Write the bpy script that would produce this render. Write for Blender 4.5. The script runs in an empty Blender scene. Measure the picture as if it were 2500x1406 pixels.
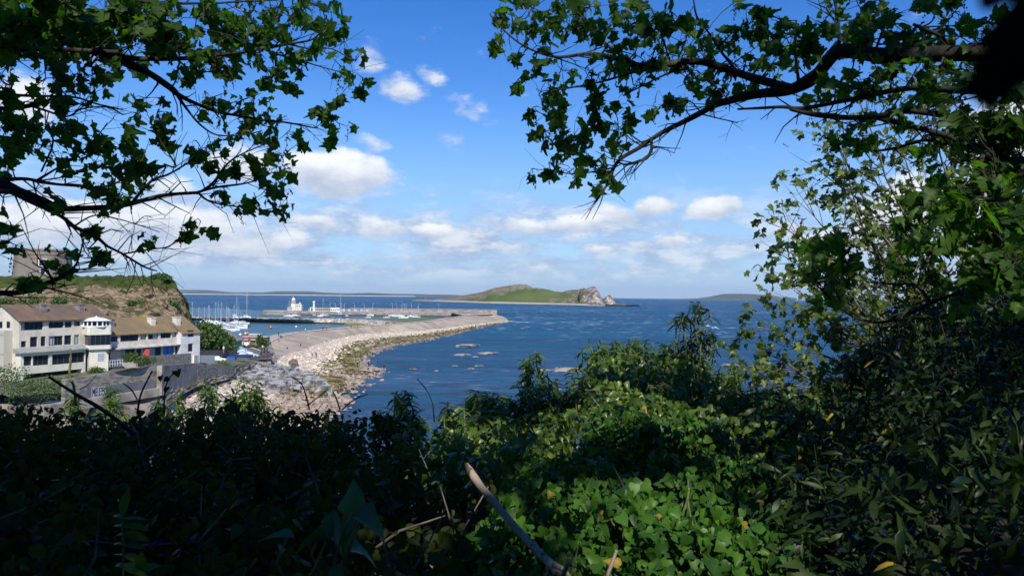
import bpy, math, random
import numpy as np
from mathutils import Vector, Matrix, noise
random.seed(7); rng = np.random.default_rng(11)
sc = bpy.context.scene
COL = sc.collection

# ------------------------------------------------------------------ camera
F = 1850.0; CX = 1250.0; CY = 703.0
CAMZ = 22.0
PITCH = math.atan(20.0 / F); ROLL = 0.0105
cam = bpy.data.cameras.new("camera"); camo = bpy.data.objects.new("camera", cam); COL.objects.link(camo)
cam.sensor_width = 36.0; cam.lens = 36.0 * F / 2500.0
RC = Matrix.Rotation(math.pi / 2 + PITCH, 3, 'X') @ Matrix.Rotation(ROLL, 3, 'Z')
camo.matrix_world = Matrix.Translation((0, 0, CAMZ)) @ RC.to_4x4()
cam.clip_start = 0.03; cam.clip_end = 80000
cam.dof.use_dof = True; cam.dof.focus_distance = 40.0; cam.dof.aperture_fstop = 14.0
sc.camera = camo
sc.view_settings.view_transform = 'Standard'; sc.view_settings.look = 'None'
sc.view_settings.gamma = 1.0; sc.view_settings.exposure = 0.25
sc.cycles.max_bounces = 6; sc.cycles.diffuse_bounces = 3; sc.cycles.glossy_bounces = 2
sc.cycles.transmission_bounces = 4; sc.cycles.volume_bounces = 0; sc.cycles.transparent_max_bounces = 8

def ray(px, py):
    return RC @ Vector(((px - CX) / F, -(py - CY) / F, -1.0))
def D(px, py, d):                      # the point seen at a pixel, d metres forward
    r = ray(px, py); k = d / r.y
    return Vector((r.x * k, d, CAMZ + r.z * k))
def G(px, py, z):                      # the point seen at a pixel at height z
    r = ray(px, py); k = (z - CAMZ) / r.z
    return Vector((r.x * k, r.y * k, z))

# ------------------------------------------------------------------ sun and sky
SUN = Vector((0.16, -0.72, 0.70)).normalized()
sl = bpy.data.lights.new("sun", 'SUN'); sl.energy = 4.3; sl.angle = math.radians(0.53); sl.color = (1.0, 0.95, 0.87)
so = bpy.data.objects.new("sun", sl); COL.objects.link(so)
so.rotation_euler = SUN.to_track_quat('Z', 'Y').to_euler()

world = bpy.data.worlds.new("World"); sc.world = world; world.use_nodes = True
wn = world.node_tree.nodes; wl = world.node_tree.links; wn.clear()
class NT:
    """tiny helper to write node maths"""
    def __init__(s, nt): s.nt = nt; s.n = nt.nodes; s.l = nt.links
    def new(s, t, **kw):
        n = s.n.new(t)
        for k, v in kw.items(): setattr(n, k, v)
        return n
    def put(s, sock, v):
        if hasattr(v, 'is_output') or isinstance(v, bpy.types.NodeSocket): s.l.new(v, sock)
        else: sock.default_value = v
    def m(s, op, a, b=0.0, c=None, clamp=False):
        n = s.n.new('ShaderNodeMath'); n.operation = op; n.use_clamp = clamp
        s.put(n.inputs[0], a); s.put(n.inputs[1], b)
        if c is not None: s.put(n.inputs[2], c)
        return n.outputs[0]
    def mix(s, f, a, b, t='RGBA', blend='MIX'):
        n = s.n.new('ShaderNodeMix'); n.data_type = t; n.blend_type = blend
        i = {'RGBA': (0, 6, 7, 2), 'FLOAT': (0, 2, 3, 0)}[t]
        s.put(n.inputs[i[0]], f)
        for k, v in ((i[1], a), (i[2], b)):
            if t == 'RGBA' and isinstance(v, tuple) and len(v) == 3: v = v + (1,)
            s.put(n.inputs[k], v)
        return n.outputs[i[3]]
    def step(s, x, a, b, to=(0.0, 1.0), smooth=True):
        n = s.n.new('ShaderNodeMapRange'); n.interpolation_type = 'SMOOTHSTEP' if smooth else 'LINEAR'
        s.put(n.inputs[0], x); s.put(n.inputs[1], a); s.put(n.inputs[2], b); s.put(n.inputs[3], to[0]); s.put(n.inputs[4], to[1])
        return n.outputs[0]
    def noise(s, vec, scale, detail=4.0, rough=0.55, dist=0.0, dim='3D'):
        n = s.n.new('ShaderNodeTexNoise'); n.noise_dimensions = dim
        if vec is not None: s.l.new(vec, n.inputs['Vector'])
        n.inputs['Scale'].default_value = scale; n.inputs['Detail'].default_value = detail
        n.inputs['Roughness'].default_value = rough; n.inputs['Distortion'].default_value = dist
        return n.outputs['Fac']
    def mapping(s, vec, loc=(0, 0, 0), scale=(1, 1, 1), rot=(0, 0, 0)):
        n = s.n.new('ShaderNodeMapping'); s.l.new(vec, n.inputs[0])
        n.inputs[1].default_value = loc; n.inputs[2].default_value = rot; n.inputs[3].default_value = scale
        return n.outputs[0]
    def comb(s, x, y, z):
        n = s.n.new('ShaderNodeCombineXYZ'); s.put(n.inputs[0], x); s.put(n.inputs[1], y); s.put(n.inputs[2], z); return n.outputs[0]

W = NT(world.node_tree)
tc = W.new('ShaderNodeTexCoord'); sep = W.new('ShaderNodeSeparateXYZ'); wl.new(tc.outputs['Generated'], sep.inputs[0])
vx, vy, vz = sep.outputs
az = W.m('ARCTAN2', vx, vy); el = W.m('ARCSINE', vz)
sky = W.new('ShaderNodeTexSky', sky_type='NISHITA', sun_disc=False)
sky.sun_elevation = math.asin(SUN.z); sky.sun_rotation = math.atan2(SUN.x, SUN.y)
sky.air_density = 1.0; sky.dust_density = 0.1; sky.ozone_density = 3.5; sky.altitude = 0
hs = W.new('ShaderNodeHueSaturation'); hs.inputs['Saturation'].default_value = 1.36; hs.inputs['Value'].default_value = 1.32; hs.inputs['Hue'].default_value = 0.515
wl.new(sky.outputs[0], hs.inputs['Color'])
cl = W.comb(az, el, 0.0)
clw = W.noise(cl, 9.0, 3.0)
wa = W.m('ADD', az, W.m('MULTIPLY', W.m('SUBTRACT', clw, 0.5), 0.05))
we = W.m('ADD', el, W.m('MULTIPLY', W.m('SUBTRACT', W.noise(W.mapping(cl, loc=(5, 3, 1)), 12.0, 3.0), 0.5), 0.03))
n1 = W.noise(W.mapping(cl, scale=(1.0, 2.0, 1.0)), 15.0, 9.0, 0.66)       # puffs
n2 = W.noise(W.mapping(cl, loc=(3, 1, 0), scale=(1.0, 3.6, 1.0)), 8.0, 9.0, 0.66)
def azel(px, py):
    d = ray(px, py).normalized(); return math.atan2(d.x, d.y), math.asin(d.z)
BLOBS = [(830,425,165,72,1.0),(760,400,80,50,.8),(985,215,85,45,.62),(905,150,60,70,.42),(1060,180,48,38,.40),(1130,260,70,42,.36),(1095,335,55,34,.32),
 (905,352,60,32,.42),(590,400,120,60,.75),(430,462,80,40,.7),(1590,506,74,38,1.0),(1745,509,86,35,1.0),(1500,522,90,42,.75),(1400,545,120,30,.8),(1290,552,150,28,.62),
 (1195,535,70,26,.45),(1060,563,70,28,.95),(1460,610,66,18,.6),(1560,598,40,20,.5),(1630,588,70,24,.5),(1945,560,55,30,.6),(770,540,85,28,.72),(940,555,120,42,.62),
 (60,250,120,90,.5),(200,130,120,60,.25),(150,545,260,75,.9),(450,545,240,60,.85),(620,590,200,55,.6),(2250,520,260,120,.8),(2450,330,200,140,.75),(2050,600,160,50,.6),
 (1220,600,200,22,.45),(-900,300,500,200,.8),(3600,350,500,160,.8),(300,440,120,30,.4)]
field = None; shade = None
for (bx, by, rx, ry, st) in BLOBS:
    a0, e0 = azel(bx, by); a1, _ = azel(bx + rx, by); _, e1 = azel(bx, by - ry)
    ka, ke = 1.0 / max(a1 - a0, .01), 1.0 / max(e1 - e0, .004)
    da = W.m('MULTIPLY', W.m('SUBTRACT', wa, a0), ka); de = W.m('MULTIPLY', W.m('SUBTRACT', we, e0), ke)
    q = W.m('SUBTRACT', 1.0, W.m('ADD', W.m('MULTIPLY', da, da), W.m('MULTIPLY', de, de)))
    g = W.m('MULTIPLY', W.m('MAXIMUM', q, 0.0), st)
    field = g if field is None else W.m('MAXIMUM', field, g)
    sh = W.m('MULTIPLY', g, de)
    shade = sh if shade is None else W.m('ADD', shade, sh)
dens1 = W.step(W.m('ADD', W.m('MULTIPLY', field, 1.05), W.m('MULTIPLY', W.m('SUBTRACT', n1, 0.5), 1.5)), 0.14, 0.66)
# low layered bank towards the horizon
azf = W.step(az, 0.02, 0.42, to=(1.0, 0.62))
bandtop = W.m('MULTIPLY', W.step(el, 0.003, 0.05), W.step(el, 0.165, 0.075))
dens2 = W.m('MULTIPLY', W.m('MULTIPLY', W.step(n2, 0.36, 0.56), bandtop), W.m('MULTIPLY', azf, 0.95))
hzn = W.step(el, 0.30, -0.02, to=(0.0, 0.80))
bright = W.m('ADD', 0.60, W.m('ADD', W.m('MULTIPLY', shade, 0.34), W.m('MULTIPLY', W.m('SUBTRACT', n1, 0.5), 0.62)))
bright = W.m('ADD', bright, W.m('MULTIPLY', field, 0.14))
b1 = W.mix(W.step(bright, 0.42, 0.92), (3.9, 4.75, 6.3), (8.6, 8.8, 9.1))
b2 = W.mix(W.step(W.m('ADD', n2, W.m('MULTIPLY', W.m('SUBTRACT', n1, 0.5), 1.1)), 0.42, 0.68), (3.5, 4.5, 6.4), (6.9, 7.3, 8.0))
c0 = W.mix(hzn, hs.outputs[0], (2.35, 4.3, 7.7))
c1 = W.mix(dens2, c0, b2)
c2 = W.mix(dens1, c1, b1)
bg = W.new('ShaderNodeBackground'); wl.new(c2, bg.inputs[0]); bg.inputs[1].default_value = 0.10
wo = W.new('ShaderNodeOutputWorld'); wl.new(bg.outputs[0], wo.inputs[0])
world.cycles.sampling_method = 'MANUAL'; world.cycles.sample_map_resolution = 512

# ------------------------------------------------------------------ helpers
def tag(o, label=None, cat=None, group=None, kind=None):
    if label: o['label'] = label
    if cat: o['category'] = cat
    if group: o['group'] = group
    if kind: o['kind'] = kind
    return o
def empty(name, loc=(0, 0, 0), rz=0.0):
    o = bpy.data.objects.new(name, None); COL.objects.link(o); o.location = loc; o.rotation_euler = (0, 0, rz)
    o.empty_display_size = 0.3
    return o
def copy_tree(o, parent=None):
    c = o.copy(); COL.objects.link(c)
    if parent: c.parent = parent
    for ch in list(o.children): copy_tree(ch, c)
    return c
class MB:
    def __init__(s): s.v = []; s.f = []; s.m = []
    def add(s, vs, fs, mi=0):
        b = len(s.v); s.v += [tuple(v) for v in vs]
        for f in fs: s.f.append(tuple(b + i for i in f)); s.m.append(mi)
    def hexa(s, p, mi=0):    # 8 points: bottom 4 ccw, top 4 ccw
        s.add(p, [(3, 2, 1, 0), (4, 5, 6, 7), (0, 1, 5, 4), (1, 2, 6, 5), (2, 3, 7, 6), (3, 0, 4, 7)], mi)
    def box(s, x0, x1, y0, y1, z0, z1, mi=0):
        s.hexa([(x0,y0,z0),(x1,y0,z0),(x1,y1,z0),(x0,y1,z0),(x0,y0,z1),(x1,y0,z1),(x1,y1,z1),(x0,y1,z1)], mi)
    def fbox(s, fr, s0, s1, t0, t1, z0, z1, mi=0):
        s.hexa([fr(s0,t0,z0),fr(s1,t0,z0),fr(s1,t1,z0),fr(s0,t1,z0),fr(s0,t0,z1),fr(s1,t0,z1),fr(s1,t1,z1),fr(s0,t1,z1)], mi)
    def lathe(s, prof, n=16, c=(0, 0), mi=0, a0=0.0):
        vs = []; fs = []
        for (r, z) in prof:
            for k in range(n):
                a = a0 + 2 * math.pi * k / n; vs.append((c[0] + r * math.cos(a), c[1] + r * math.sin(a), z))
        for j in range(len(prof) - 1):
            for k in range(n):
                k2 = (k + 1) % n; fs.append((j*n+k, j*n+k2, (j+1)*n+k2, (j+1)*n+k))
        fs.append(tuple(range(n))[::-1]); fs.append(tuple((len(prof)-1)*n + k for k in range(n)))
        s.add(vs, fs, mi)
    def tube(s, pts, rad, n=6, mi=0):
        pts = [Vector(p) for p in pts]; L = len(pts)
        if not hasattr(rad, '__len__'): rad = [rad] * L
        up = Vector((0.13, 0.21, 0.97)); vs = []; fs = []
        for i, p in enumerate(pts):
            t = (pts[min(i+1, L-1)] - pts[max(i-1, 0)])
            if t.length < 1e-9: t = Vector((0, 0, 1))
            t.normalize(); a = t.cross(up)
            if a.length < 0.05: a = t.cross(Vector((1, 0, 0)))
            a.normalize(); b = t.cross(a); up = b if b.length > .5 else up
            up = a.cross(t)
            for k in range(n):
                w = 2 * math.pi * k / n; vs.append(p + (a * math.cos(w) + up * math.sin(w)) * rad[i])
        for j in range(L - 1):
            for k in range(n):
                k2 = (k + 1) % n; fs.append((j*n+k, j*n+k2, (j+1)*n+k2, (j+1)*n+k))
        fs.append(tuple(range(n))[::-1]); fs.append(tuple((L-1)*n + k for k in range(n)))
        s.add(vs, fs, mi)
    def build(s, name, mats, parent=None, smooth=False):
        me = bpy.data.meshes.new(name); me.from_pydata(s.v, [], s.f)
        if not isinstance(mats, (list, tuple)): mats = [mats]
        for m in mats: me.materials.append(m)
        if len(mats) > 1: me.polygons.foreach_set('material_index', s.m)
        if smooth: me.polygons.foreach_set('use_smooth', [True] * len(s.f))
        me.update()
        o = bpy.data.objects.new(name, me); COL.objects.link(o)
        if parent is not None: o.parent = parent
        return o
def frame(o, u, n=None):
    o = Vector(o); u = Vector(u).normalized(); n = Vector(n).normalized() if n is not None else Vector((u.y, -u.x, 0))
    return lambda s, t, z: Vector((o.x + u.x*s + n.x*t, o.y + u.y*s + n.y*t, z))

# ------------------------------------------------------------------ materials
def mat(name, col, rough=0.8, col2=None, scale=3.0, bump=0.0, bscale=None, metal=0.0, spec=0.5, detail=5.0, lo=0.4, hi=0.6, stretch=(1,1,1), coord='Object', coat=0.0):
    m = bpy.data.materials.new(name); m.use_nodes = True; T = NT(m.node_tree)
    p = m.node_tree.nodes['Principled BSDF']
    p.inputs['Roughness'].default_value = rough; p.inputs['Metallic'].default_value = metal
    p.inputs['Specular IOR Level'].default_value = spec; p.inputs['Coat Weight'].default_value = coat
    c = T.new('ShaderNodeTexCoord').outputs[coord] if (col2 or bump) else None
    if c is not None: c = T.mapping(c, scale=stretch)
    if col2:
        f = T.step(T.noise(c, scale, detail, 0.6), lo, hi); T.l.new(T.mix(f, col, col2), p.inputs['Base Color'])
    else: p.inputs['Base Color'].default_value = (*col, 1)
    if bump:
        b = T.new('ShaderNodeBump'); b.inputs['Strength'].default_value = 1.0; b.inputs['Distance'].default_value = bump
        T.l.new(T.noise(c, bscale or scale * 3, 5.0, 0.6), b.inputs['Height']); T.l.new(b.outputs[0], p.inputs['Normal'])
    return m
def leafmat(name, c1, c2, trans=0.35, rough=0.35, tcol=None, spec=0.4):
    m = bpy.data.materials.new(name); m.use_nodes = True; T = NT(m.node_tree)
    p = m.node_tree.nodes['Principled BSDF']; out = m.node_tree.nodes['Material Output']
    a = T.new('ShaderNodeAttribute', attribute_name='rnd')
    col = T.mix(a.outputs['Fac'], c1, c2)
    col = T.mix(T.step(a.outputs['Fac'], 0.984, 0.988), col, (0.30, 0.20, 0.02)) if 'yellow' in name else col
    T.l.new(col, p.inputs['Base Color']); p.inputs['Roughness'].default_value = rough; p.inputs['Specular IOR Level'].default_value = spec
    tr = T.new('ShaderNodeBsdfTranslucent'); tcol = tcol or (c2[0]*1.6, c2[1]*1.7, c2[2]*0.8)
    tr.inputs[0].default_value = (*tcol, 1)
    mx = T.new('ShaderNodeMixShader'); mx.inputs[0].default_value = trans
    T.l.new(p.outputs[0], mx.inputs[1]); T.l.new(tr.outputs[0], mx.inputs[2]); T.l.new(mx.outputs[0], out.inputs[0])
    return m
M = {}
M['bark'] = mat('bark', (0.022, 0.021, 0.014), 0.9, (0.085, 0.08, 0.04), 14, 0.004, 60, lo=.5, hi=.75)
M['bark_lit'] = mat('pale sunlit bark', (0.10, 0.075, 0.055), 0.9, (0.20, 0.17, 0.12), 14, 0.003, 50)  # lighter copy of bark: sunlight put into the colour, also for pale twigs
M['leaf'] = leafmat('sycamore leaf', (0.012, 0.036, 0.008), (0.060, 0.125, 0.014), 0.45, 0.5, (0.13, 0.34, 0.012), spec=.25)
M['leaf_lit'] = leafmat('sunlit sycamore leaf', (0.020, 0.048, 0.008), (0.150, 0.21, 0.036), 0.35, 0.45, (0.19, 0.28, 0.03))  # yellower copy of the sycamore leaf, sunlight put into its colour
M['laurel'] = leafmat('glossy shrub leaf yellow', (0.026, 0.062, 0.008), (0.125, 0.190, 0.024), 0.30, 0.35, (0.14, 0.27, 0.02))
M['ivy'] = leafmat('ivy leaf yellow', (0.014, 0.048, 0.007), (0.068, 0.165, 0.018), 0.26, 0.42, (0.09, 0.24, 0.015), spec=.2)
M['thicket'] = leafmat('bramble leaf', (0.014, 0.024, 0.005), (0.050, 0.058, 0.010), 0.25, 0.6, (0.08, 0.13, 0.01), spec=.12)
M['darkleaf'] = leafmat('dark evergreen leaf yellow', (0.009, 0.021, 0.005), (0.032, 0.058, 0.013), 0.18, 0.4, (0.05, 0.12, 0.02), spec=.14)
M['canopy'] = leafmat('canopy leaf', (0.02, 0.05, 0.01), (0.05, 0.10, 0.015), 0.22, 0.5, (0.07, 0.16, 0.01))
M['bushleaf'] = leafmat('bank bush leaf', (0.035, 0.075, 0.014), (0.095, 0.165, 0.030), 0.25, 0.6, (0.10, 0.18, 0.02))
M['dead'] = mat('dead wood', (0.36, 0.28, 0.21), 0.9, (0.06, 0.035, 0.025), 20, 0.003, 80, stretch=(1, 1, 0.3), lo=.5, hi=.65)
M['stalk'] = mat('green stalk', (0.16, 0.20, 0.05), 0.6, (0.09, 0.10, 0.04), 30)
M['cream'] = mat('cream render', (0.72, 0.69, 0.56), 0.9, (0.62, 0.60, 0.50), 0.7)
M['pinkwhite'] = mat('off white render', (0.70, 0.63, 0.51), 0.9, (0.56, 0.50, 0.41), 0.6)
M['white'] = mat('white paint', (0.80, 0.80, 0.78), 0.7)
M['whitewash'] = mat('stained whitewash', (0.66, 0.64, 0.62), 0.9, (0.50, 0.49, 0.50), 0.5, lo=.45, hi=.7)
M['roof'] = mat('brown roof tile', (0.125, 0.085, 0.068), 0.95, (0.21, 0.135, 0.065), 0.45, 0.03, 6, lo=.35, hi=.7)
M['roof2'] = mat('tan lichen roof tile', (0.175, 0.13, 0.085), 0.95, (0.25, 0.175, 0.06), 0.4, 0.03, 6, lo=.3, hi=.75)
M['glass'] = mat('dark window glass', (0.012, 0.018, 0.028), 0.08, spec=0.6)
M['curtain'] = mat('grey curtain', (0.34, 0.38, 0.42), 0.6)
M['frame'] = mat('dark window frame', (0.05, 0.055, 0.06), 0.6)
M['stone'] = mat('grey stone', (0.26, 0.24, 0.21), 0.95, (0.15, 0.14, 0.12), 2.0, 0.05, 5)
M['concrete'] = mat('weathered concrete', (0.38, 0.335, 0.27), 0.95, (0.19, 0.165, 0.13), 0.5, 0.05, 3, lo=.35, hi=.7)
M['greywall'] = mat('dark grey painted wall', (0.115, 0.12, 0.14), 0.9, (0.18, 0.175, 0.175), 0.5, lo=.4, hi=.7)
M['asphalt'] = mat('asphalt', (0.115, 0.11, 0.108), 0.95, (0.16, 0.15, 0.145), 0.6, 0.01, 8)
M['quay'] = mat('pale quay paving', (0.52, 0.47, 0.40), 0.95, (0.42, 0.37, 0.31), 0.15)
M['quaywall'] = mat('granite quay wall', (0.36, 0.31, 0.26), 0.95, (0.23, 0.19, 0.16), 0.22, 0.2, 1.0, stretch=(1, 1, 2.0))
M['wet'] = mat('wet weedy stone', (0.035, 0.035, 0.022), 0.6, (0.09, 0.085, 0.05), 0.4, 0.1, 1)
M['green'] = mat('green painted boards', (0.01, 0.17, 0.10), 0.6)
M['brick'] = mat('red brick', (0.30, 0.13, 0.09), 0.9, (0.22, 0.10, 0.075), 1.5)
M['blue'] = mat('blue plastic', (0.03, 0.13, 0.50), 0.4)
M['navy'] = mat('dark blue paint', (0.02, 0.04, 0.18), 0.35)
M['red'] = mat('faded red', (0.45, 0.07, 0.06), 0.5)
M['silver'] = mat('silver car paint', (0.50, 0.53, 0.56), 0.3, metal=.3, coat=.5)
M['teal'] = mat('dark teal paint', (0.02, 0.12, 0.14), 0.35, coat=.5)
M['palepaint'] = mat('pale blue paint', (0.50, 0.66, 0.72), 0.35, coat=.5)
M['black'] = mat('black rubber', (0.015, 0.015, 0.016), 0.7)
M['mast'] = mat('aluminium mast', (0.62, 0.64, 0.66), 0.45, metal=.2)
M['hull'] = mat('white gelcoat', (0.80, 0.80, 0.79), 0.35)
M['rock'] = mat('pale shore rock', (0.42, 0.33, 0.26), 0.95, (0.25, 0.19, 0.145), 0.7, 0.15, 2)
M['boulder'] = mat('grey boulder', (0.36, 0.35, 0.34), 0.95, (0.16, 0.155, 0.15), 0.9, 0.08, 3)
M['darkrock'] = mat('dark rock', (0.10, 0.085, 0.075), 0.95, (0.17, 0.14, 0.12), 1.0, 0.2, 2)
M['buoy'] = mat('red buoy', (0.75, 0.05, 0.08), 0.4)
M['yellow'] = mat('yellow buoy', (0.75, 0.75, 0.05), 0.4)
M['skin'] = mat('skin', (0.55, 0.36, 0.27), 0.6)

# ------------------------------------------------------------------ terrain helpers
def resample(line, n):
    P = [Vector(p) for p in line]; L = [0.0]
    for i in range(1, len(P)): L.append(i)     # by control index, so that lines stay paired
    out = []
    for k in range(n):
        t = L[-1] * k / (n - 1); i = min(int(t), len(P) - 2); f = t - i
        p0, p1, p2, p3 = P[max(i-1, 0)], P[i], P[i+1], P[min(i+2, len(P)-1)]
        # catmull-rom
        out.append(0.5*((2*p1)+(-p0+p2)*f+(2*p0-5*p1+4*p2-p3)*f*f+(-p0+3*p1-3*p2+p3)*f*f*f))
    return out
def loft(name, lines, nu, nv, mats, amp=0.0, nscale=0.3, kind='structure', smooth=True, fn=None, octv=4, parent=None, edge=True, attr=None):
    """sheet through control lines (equal numbers of points); amp = noise displacement"""
    R = [resample(l, nu) for l in lines]; rows = []
    nl = len(R)
    for j in range(nv):
        t = (nl - 1) * j / (nv - 1); i = min(int(t), nl - 2); f = t - i
        row = []
        for k in range(nu): row.append(R[i][k].lerp(R[i+1][k], f))
        rows.append(row)
    vs = []; A = []
    for j, row in enumerate(rows):
        for k, p in enumerate(row):
            q = Vector(p); e = 1.0
            if edge: e = min(1.0, min(j, nv-1-j) / 2.0)
            if amp:
                d = noise.noise_vector(q * nscale) * .6 + noise.noise_vector(q * nscale * 2.3) * 0.35 + noise.noise_vector(q * nscale * 5.1) * 0.2
                q += d * amp * e
            if fn: q = fn(q, j/(nv-1), k/(nu-1), e)
            vs.append(q)
            if attr: A.append(attr(q, j/(nv-1), k/(nu-1)))
    fs = [(j*nu+k, j*nu+k+1, (j+1)*nu+k+1, (j+1)*nu+k) for j in range(nv-1) for k in range(nu-1)]
    mb = MB(); mb.add(vs, fs); o = mb.build(name, mats, parent, smooth)
    if attr:
        at = o.data.attributes.new('cover', 'FLOAT', 'POINT'); at.data.foreach_set('value', A)
    if kind: o['kind'] = kind
    return o
def GL(pts): return [G(*p) for p in pts]

# ------------------------------------------------------------------ sea
def seamat(name, deep, mid, pale, caps=True, rough=0.22, calm=1.0, spec=.5):
    m = bpy.data.materials.new(name); m.use_nodes = True; T = NT(m.node_tree); p = m.node_tree.nodes['Principled BSDF']
    g = T.new('ShaderNodeNewGeometry').outputs['Position']
    big = T.noise(T.mapping(g, scale=(0.35, 1.0, 1.0), loc=(40, 9, 0)), 0.006, 4.0, 0.5)
    strk = T.noise(T.mapping(g, scale=(0.12, 1.0, 1.0), rot=(0, 0, 0.15)), 0.05, 6.0, 0.62)
    huge = T.noise(T.mapping(g, scale=(0.16, 1.0, 1.0), loc=(3, 7, 0), rot=(0, 0, -.1)), 0.0022, 5.0, 0.6)
    f = T.step(T.m('ADD', T.m('ADD', T.m('MULTIPLY', big, 0.35), T.m('MULTIPLY', huge, 0.40)), T.m('MULTIPLY', strk, 0.25)), 0.40, 0.60)
    c = T.mix(f, deep, mid)
    sp = T.new('ShaderNodeSeparateXYZ'); T.l.new(g, sp.inputs[0])
    # real shallows close to the beach and round the reef
    sh = T.m('MULTIPLY', T.step(sp.outputs[1], 390.0, 180.0), T.step(T.noise(T.mapping(g, scale=(0.4, 1, 1)), 0.035, 5.0, 0.6), 0.34, 0.70))
    c = T.mix(T.m('MULTIPLY', sh, 0.65 if caps else 0.0), c, pale)
    mot = T.noise(T.mapping(g, scale=(0.5, 1, 1), loc=(11, 4, 0)), 0.09, 6.0, 0.7); nearb = T.step(sp.outputs[1], 420.0, 240.0)
    if caps: c = T.mix(T.m('MULTIPLY', T.m('MULTIPLY', T.step(mot, 0.50, 0.60), nearb), 0.75), c, (0.012, 0.030, 0.050))
    rip = T.noise(T.mapping(g, scale=(0.45, 1.0, 1.0)), 0.9, 3.0, 0.6)
    c = T.mix(T.m('MULTIPLY', T.step(rip, 0.42, 0.72), 0.45), c, pale)
    if caps:
        far = T.step(sp.outputs[1], 250.0, 700.0)
        v = T.noise(T.mapping(g, scale=(0.35, 1.0, 1.0)), 0.15, 2.0, 0.75)
        v2 = T.noise(T.mapping(g, scale=(0.5, 1.0, 1.0)), 0.012, 2.0, 0.5)
        k = T.m('MULTIPLY', T.step(T.m('ADD', v, T.m('MULTIPLY', v2, 0.25)), 0.76, 0.80), far)
        c = T.mix(k, c, (0.75, 0.80, 0.84))
        # broken water close in
        v3 = T.noise(T.mapping(g, scale=(0.3, 1.0, 1.0), loc=(7, 0, 0)), 0.35, 4.0, 0.7)
        c = T.mix(T.m('MULTIPLY', T.m('MULTIPLY', T.step(v3, 0.58, 0.72), sh), 0.8), c, (0.55, 0.62, 0.70))
    T.l.new(c, p.inputs['Base Color']); p.inputs['Roughness'].default_value = rough; p.inputs['IOR'].default_value = 1.33
    p.inputs['Specular IOR Level'].default_value = spec
    b = T.new('ShaderNodeBump'); b.inputs['Strength'].default_value = 1.0; b.inputs['Distance'].default_value = 1.6 * calm
    h = T.m('ADD', T.noise(T.mapping(g, scale=(0.5, 1.0, 1.0)), 0.55, 5.0, 0.65), T.m('MULTIPLY', T.noise(g, 0.06, 3.0, 0.6), 2.0))
    T.l.new(h, b.inputs['Height']); T.l.new(b.outputs[0], p.inputs['Normal'])
    return m
M['sea'] = seamat('sea water', (0.001, 0.034, 0.095), (0.002, 0.100, 0.180), (0.050, 0.115, 0.21), rough=.4, spec=.13)
M['harbour'] = seamat('harbour water', (0.020, 0.085, 0.115), (0.030, 0.105, 0.125), (0.04, 0.12, 0.15), False, .3, .25, spec=.26)
mb = MB()
RS = 17000.0
ring = [(RS * math.sin(a), RS * math.cos(a), 0.0) for a in [math.radians(t) for t in range(0, 360, 5)]]
mb.add(ring, [tuple(range(len(ring)))[::-1]]); mb.build('sea', M['sea'])['kind'] = 'structure'
def sheet(name, pts, z, m, kind='structure'):
    mb = MB(); mb.add([(p.x, p.y, z) for p in pts], [tuple(range(len(pts)))]); o = mb.build(name, m)
    if o.data.polygons[0].normal.z < 0: o.data.flip_normals()
    if kind: o['kind'] = kind
    return o
harb = [G(430,826,0),G(430,752,0),G(520,752,0),G(675,760,0),G(690,766,0),G(880,769,0),G(1085,776,0),G(1130,775,0),G(1010,790,0),G(960,803,0),G(760,822,0),G(640,850,0),G(540,850,0)]
sheet('harbour_water', harb, 0.15, M['harbour'])
M['weedwater'] = mat('shallow green weed', (0.10, 0.14, 0.035), 0.6, (0.14, 0.17, 0.05), 0.1)
sheet('weed_flat', [G(800,781,0),G(880,777,0),G(960,777,0),G(1040,776,0),G(1095,777,0),G(1050,785,0),G(1000,792,0),G(960,793,0),G(880,789,0)], 0.35, M['weedwater'])

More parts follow.
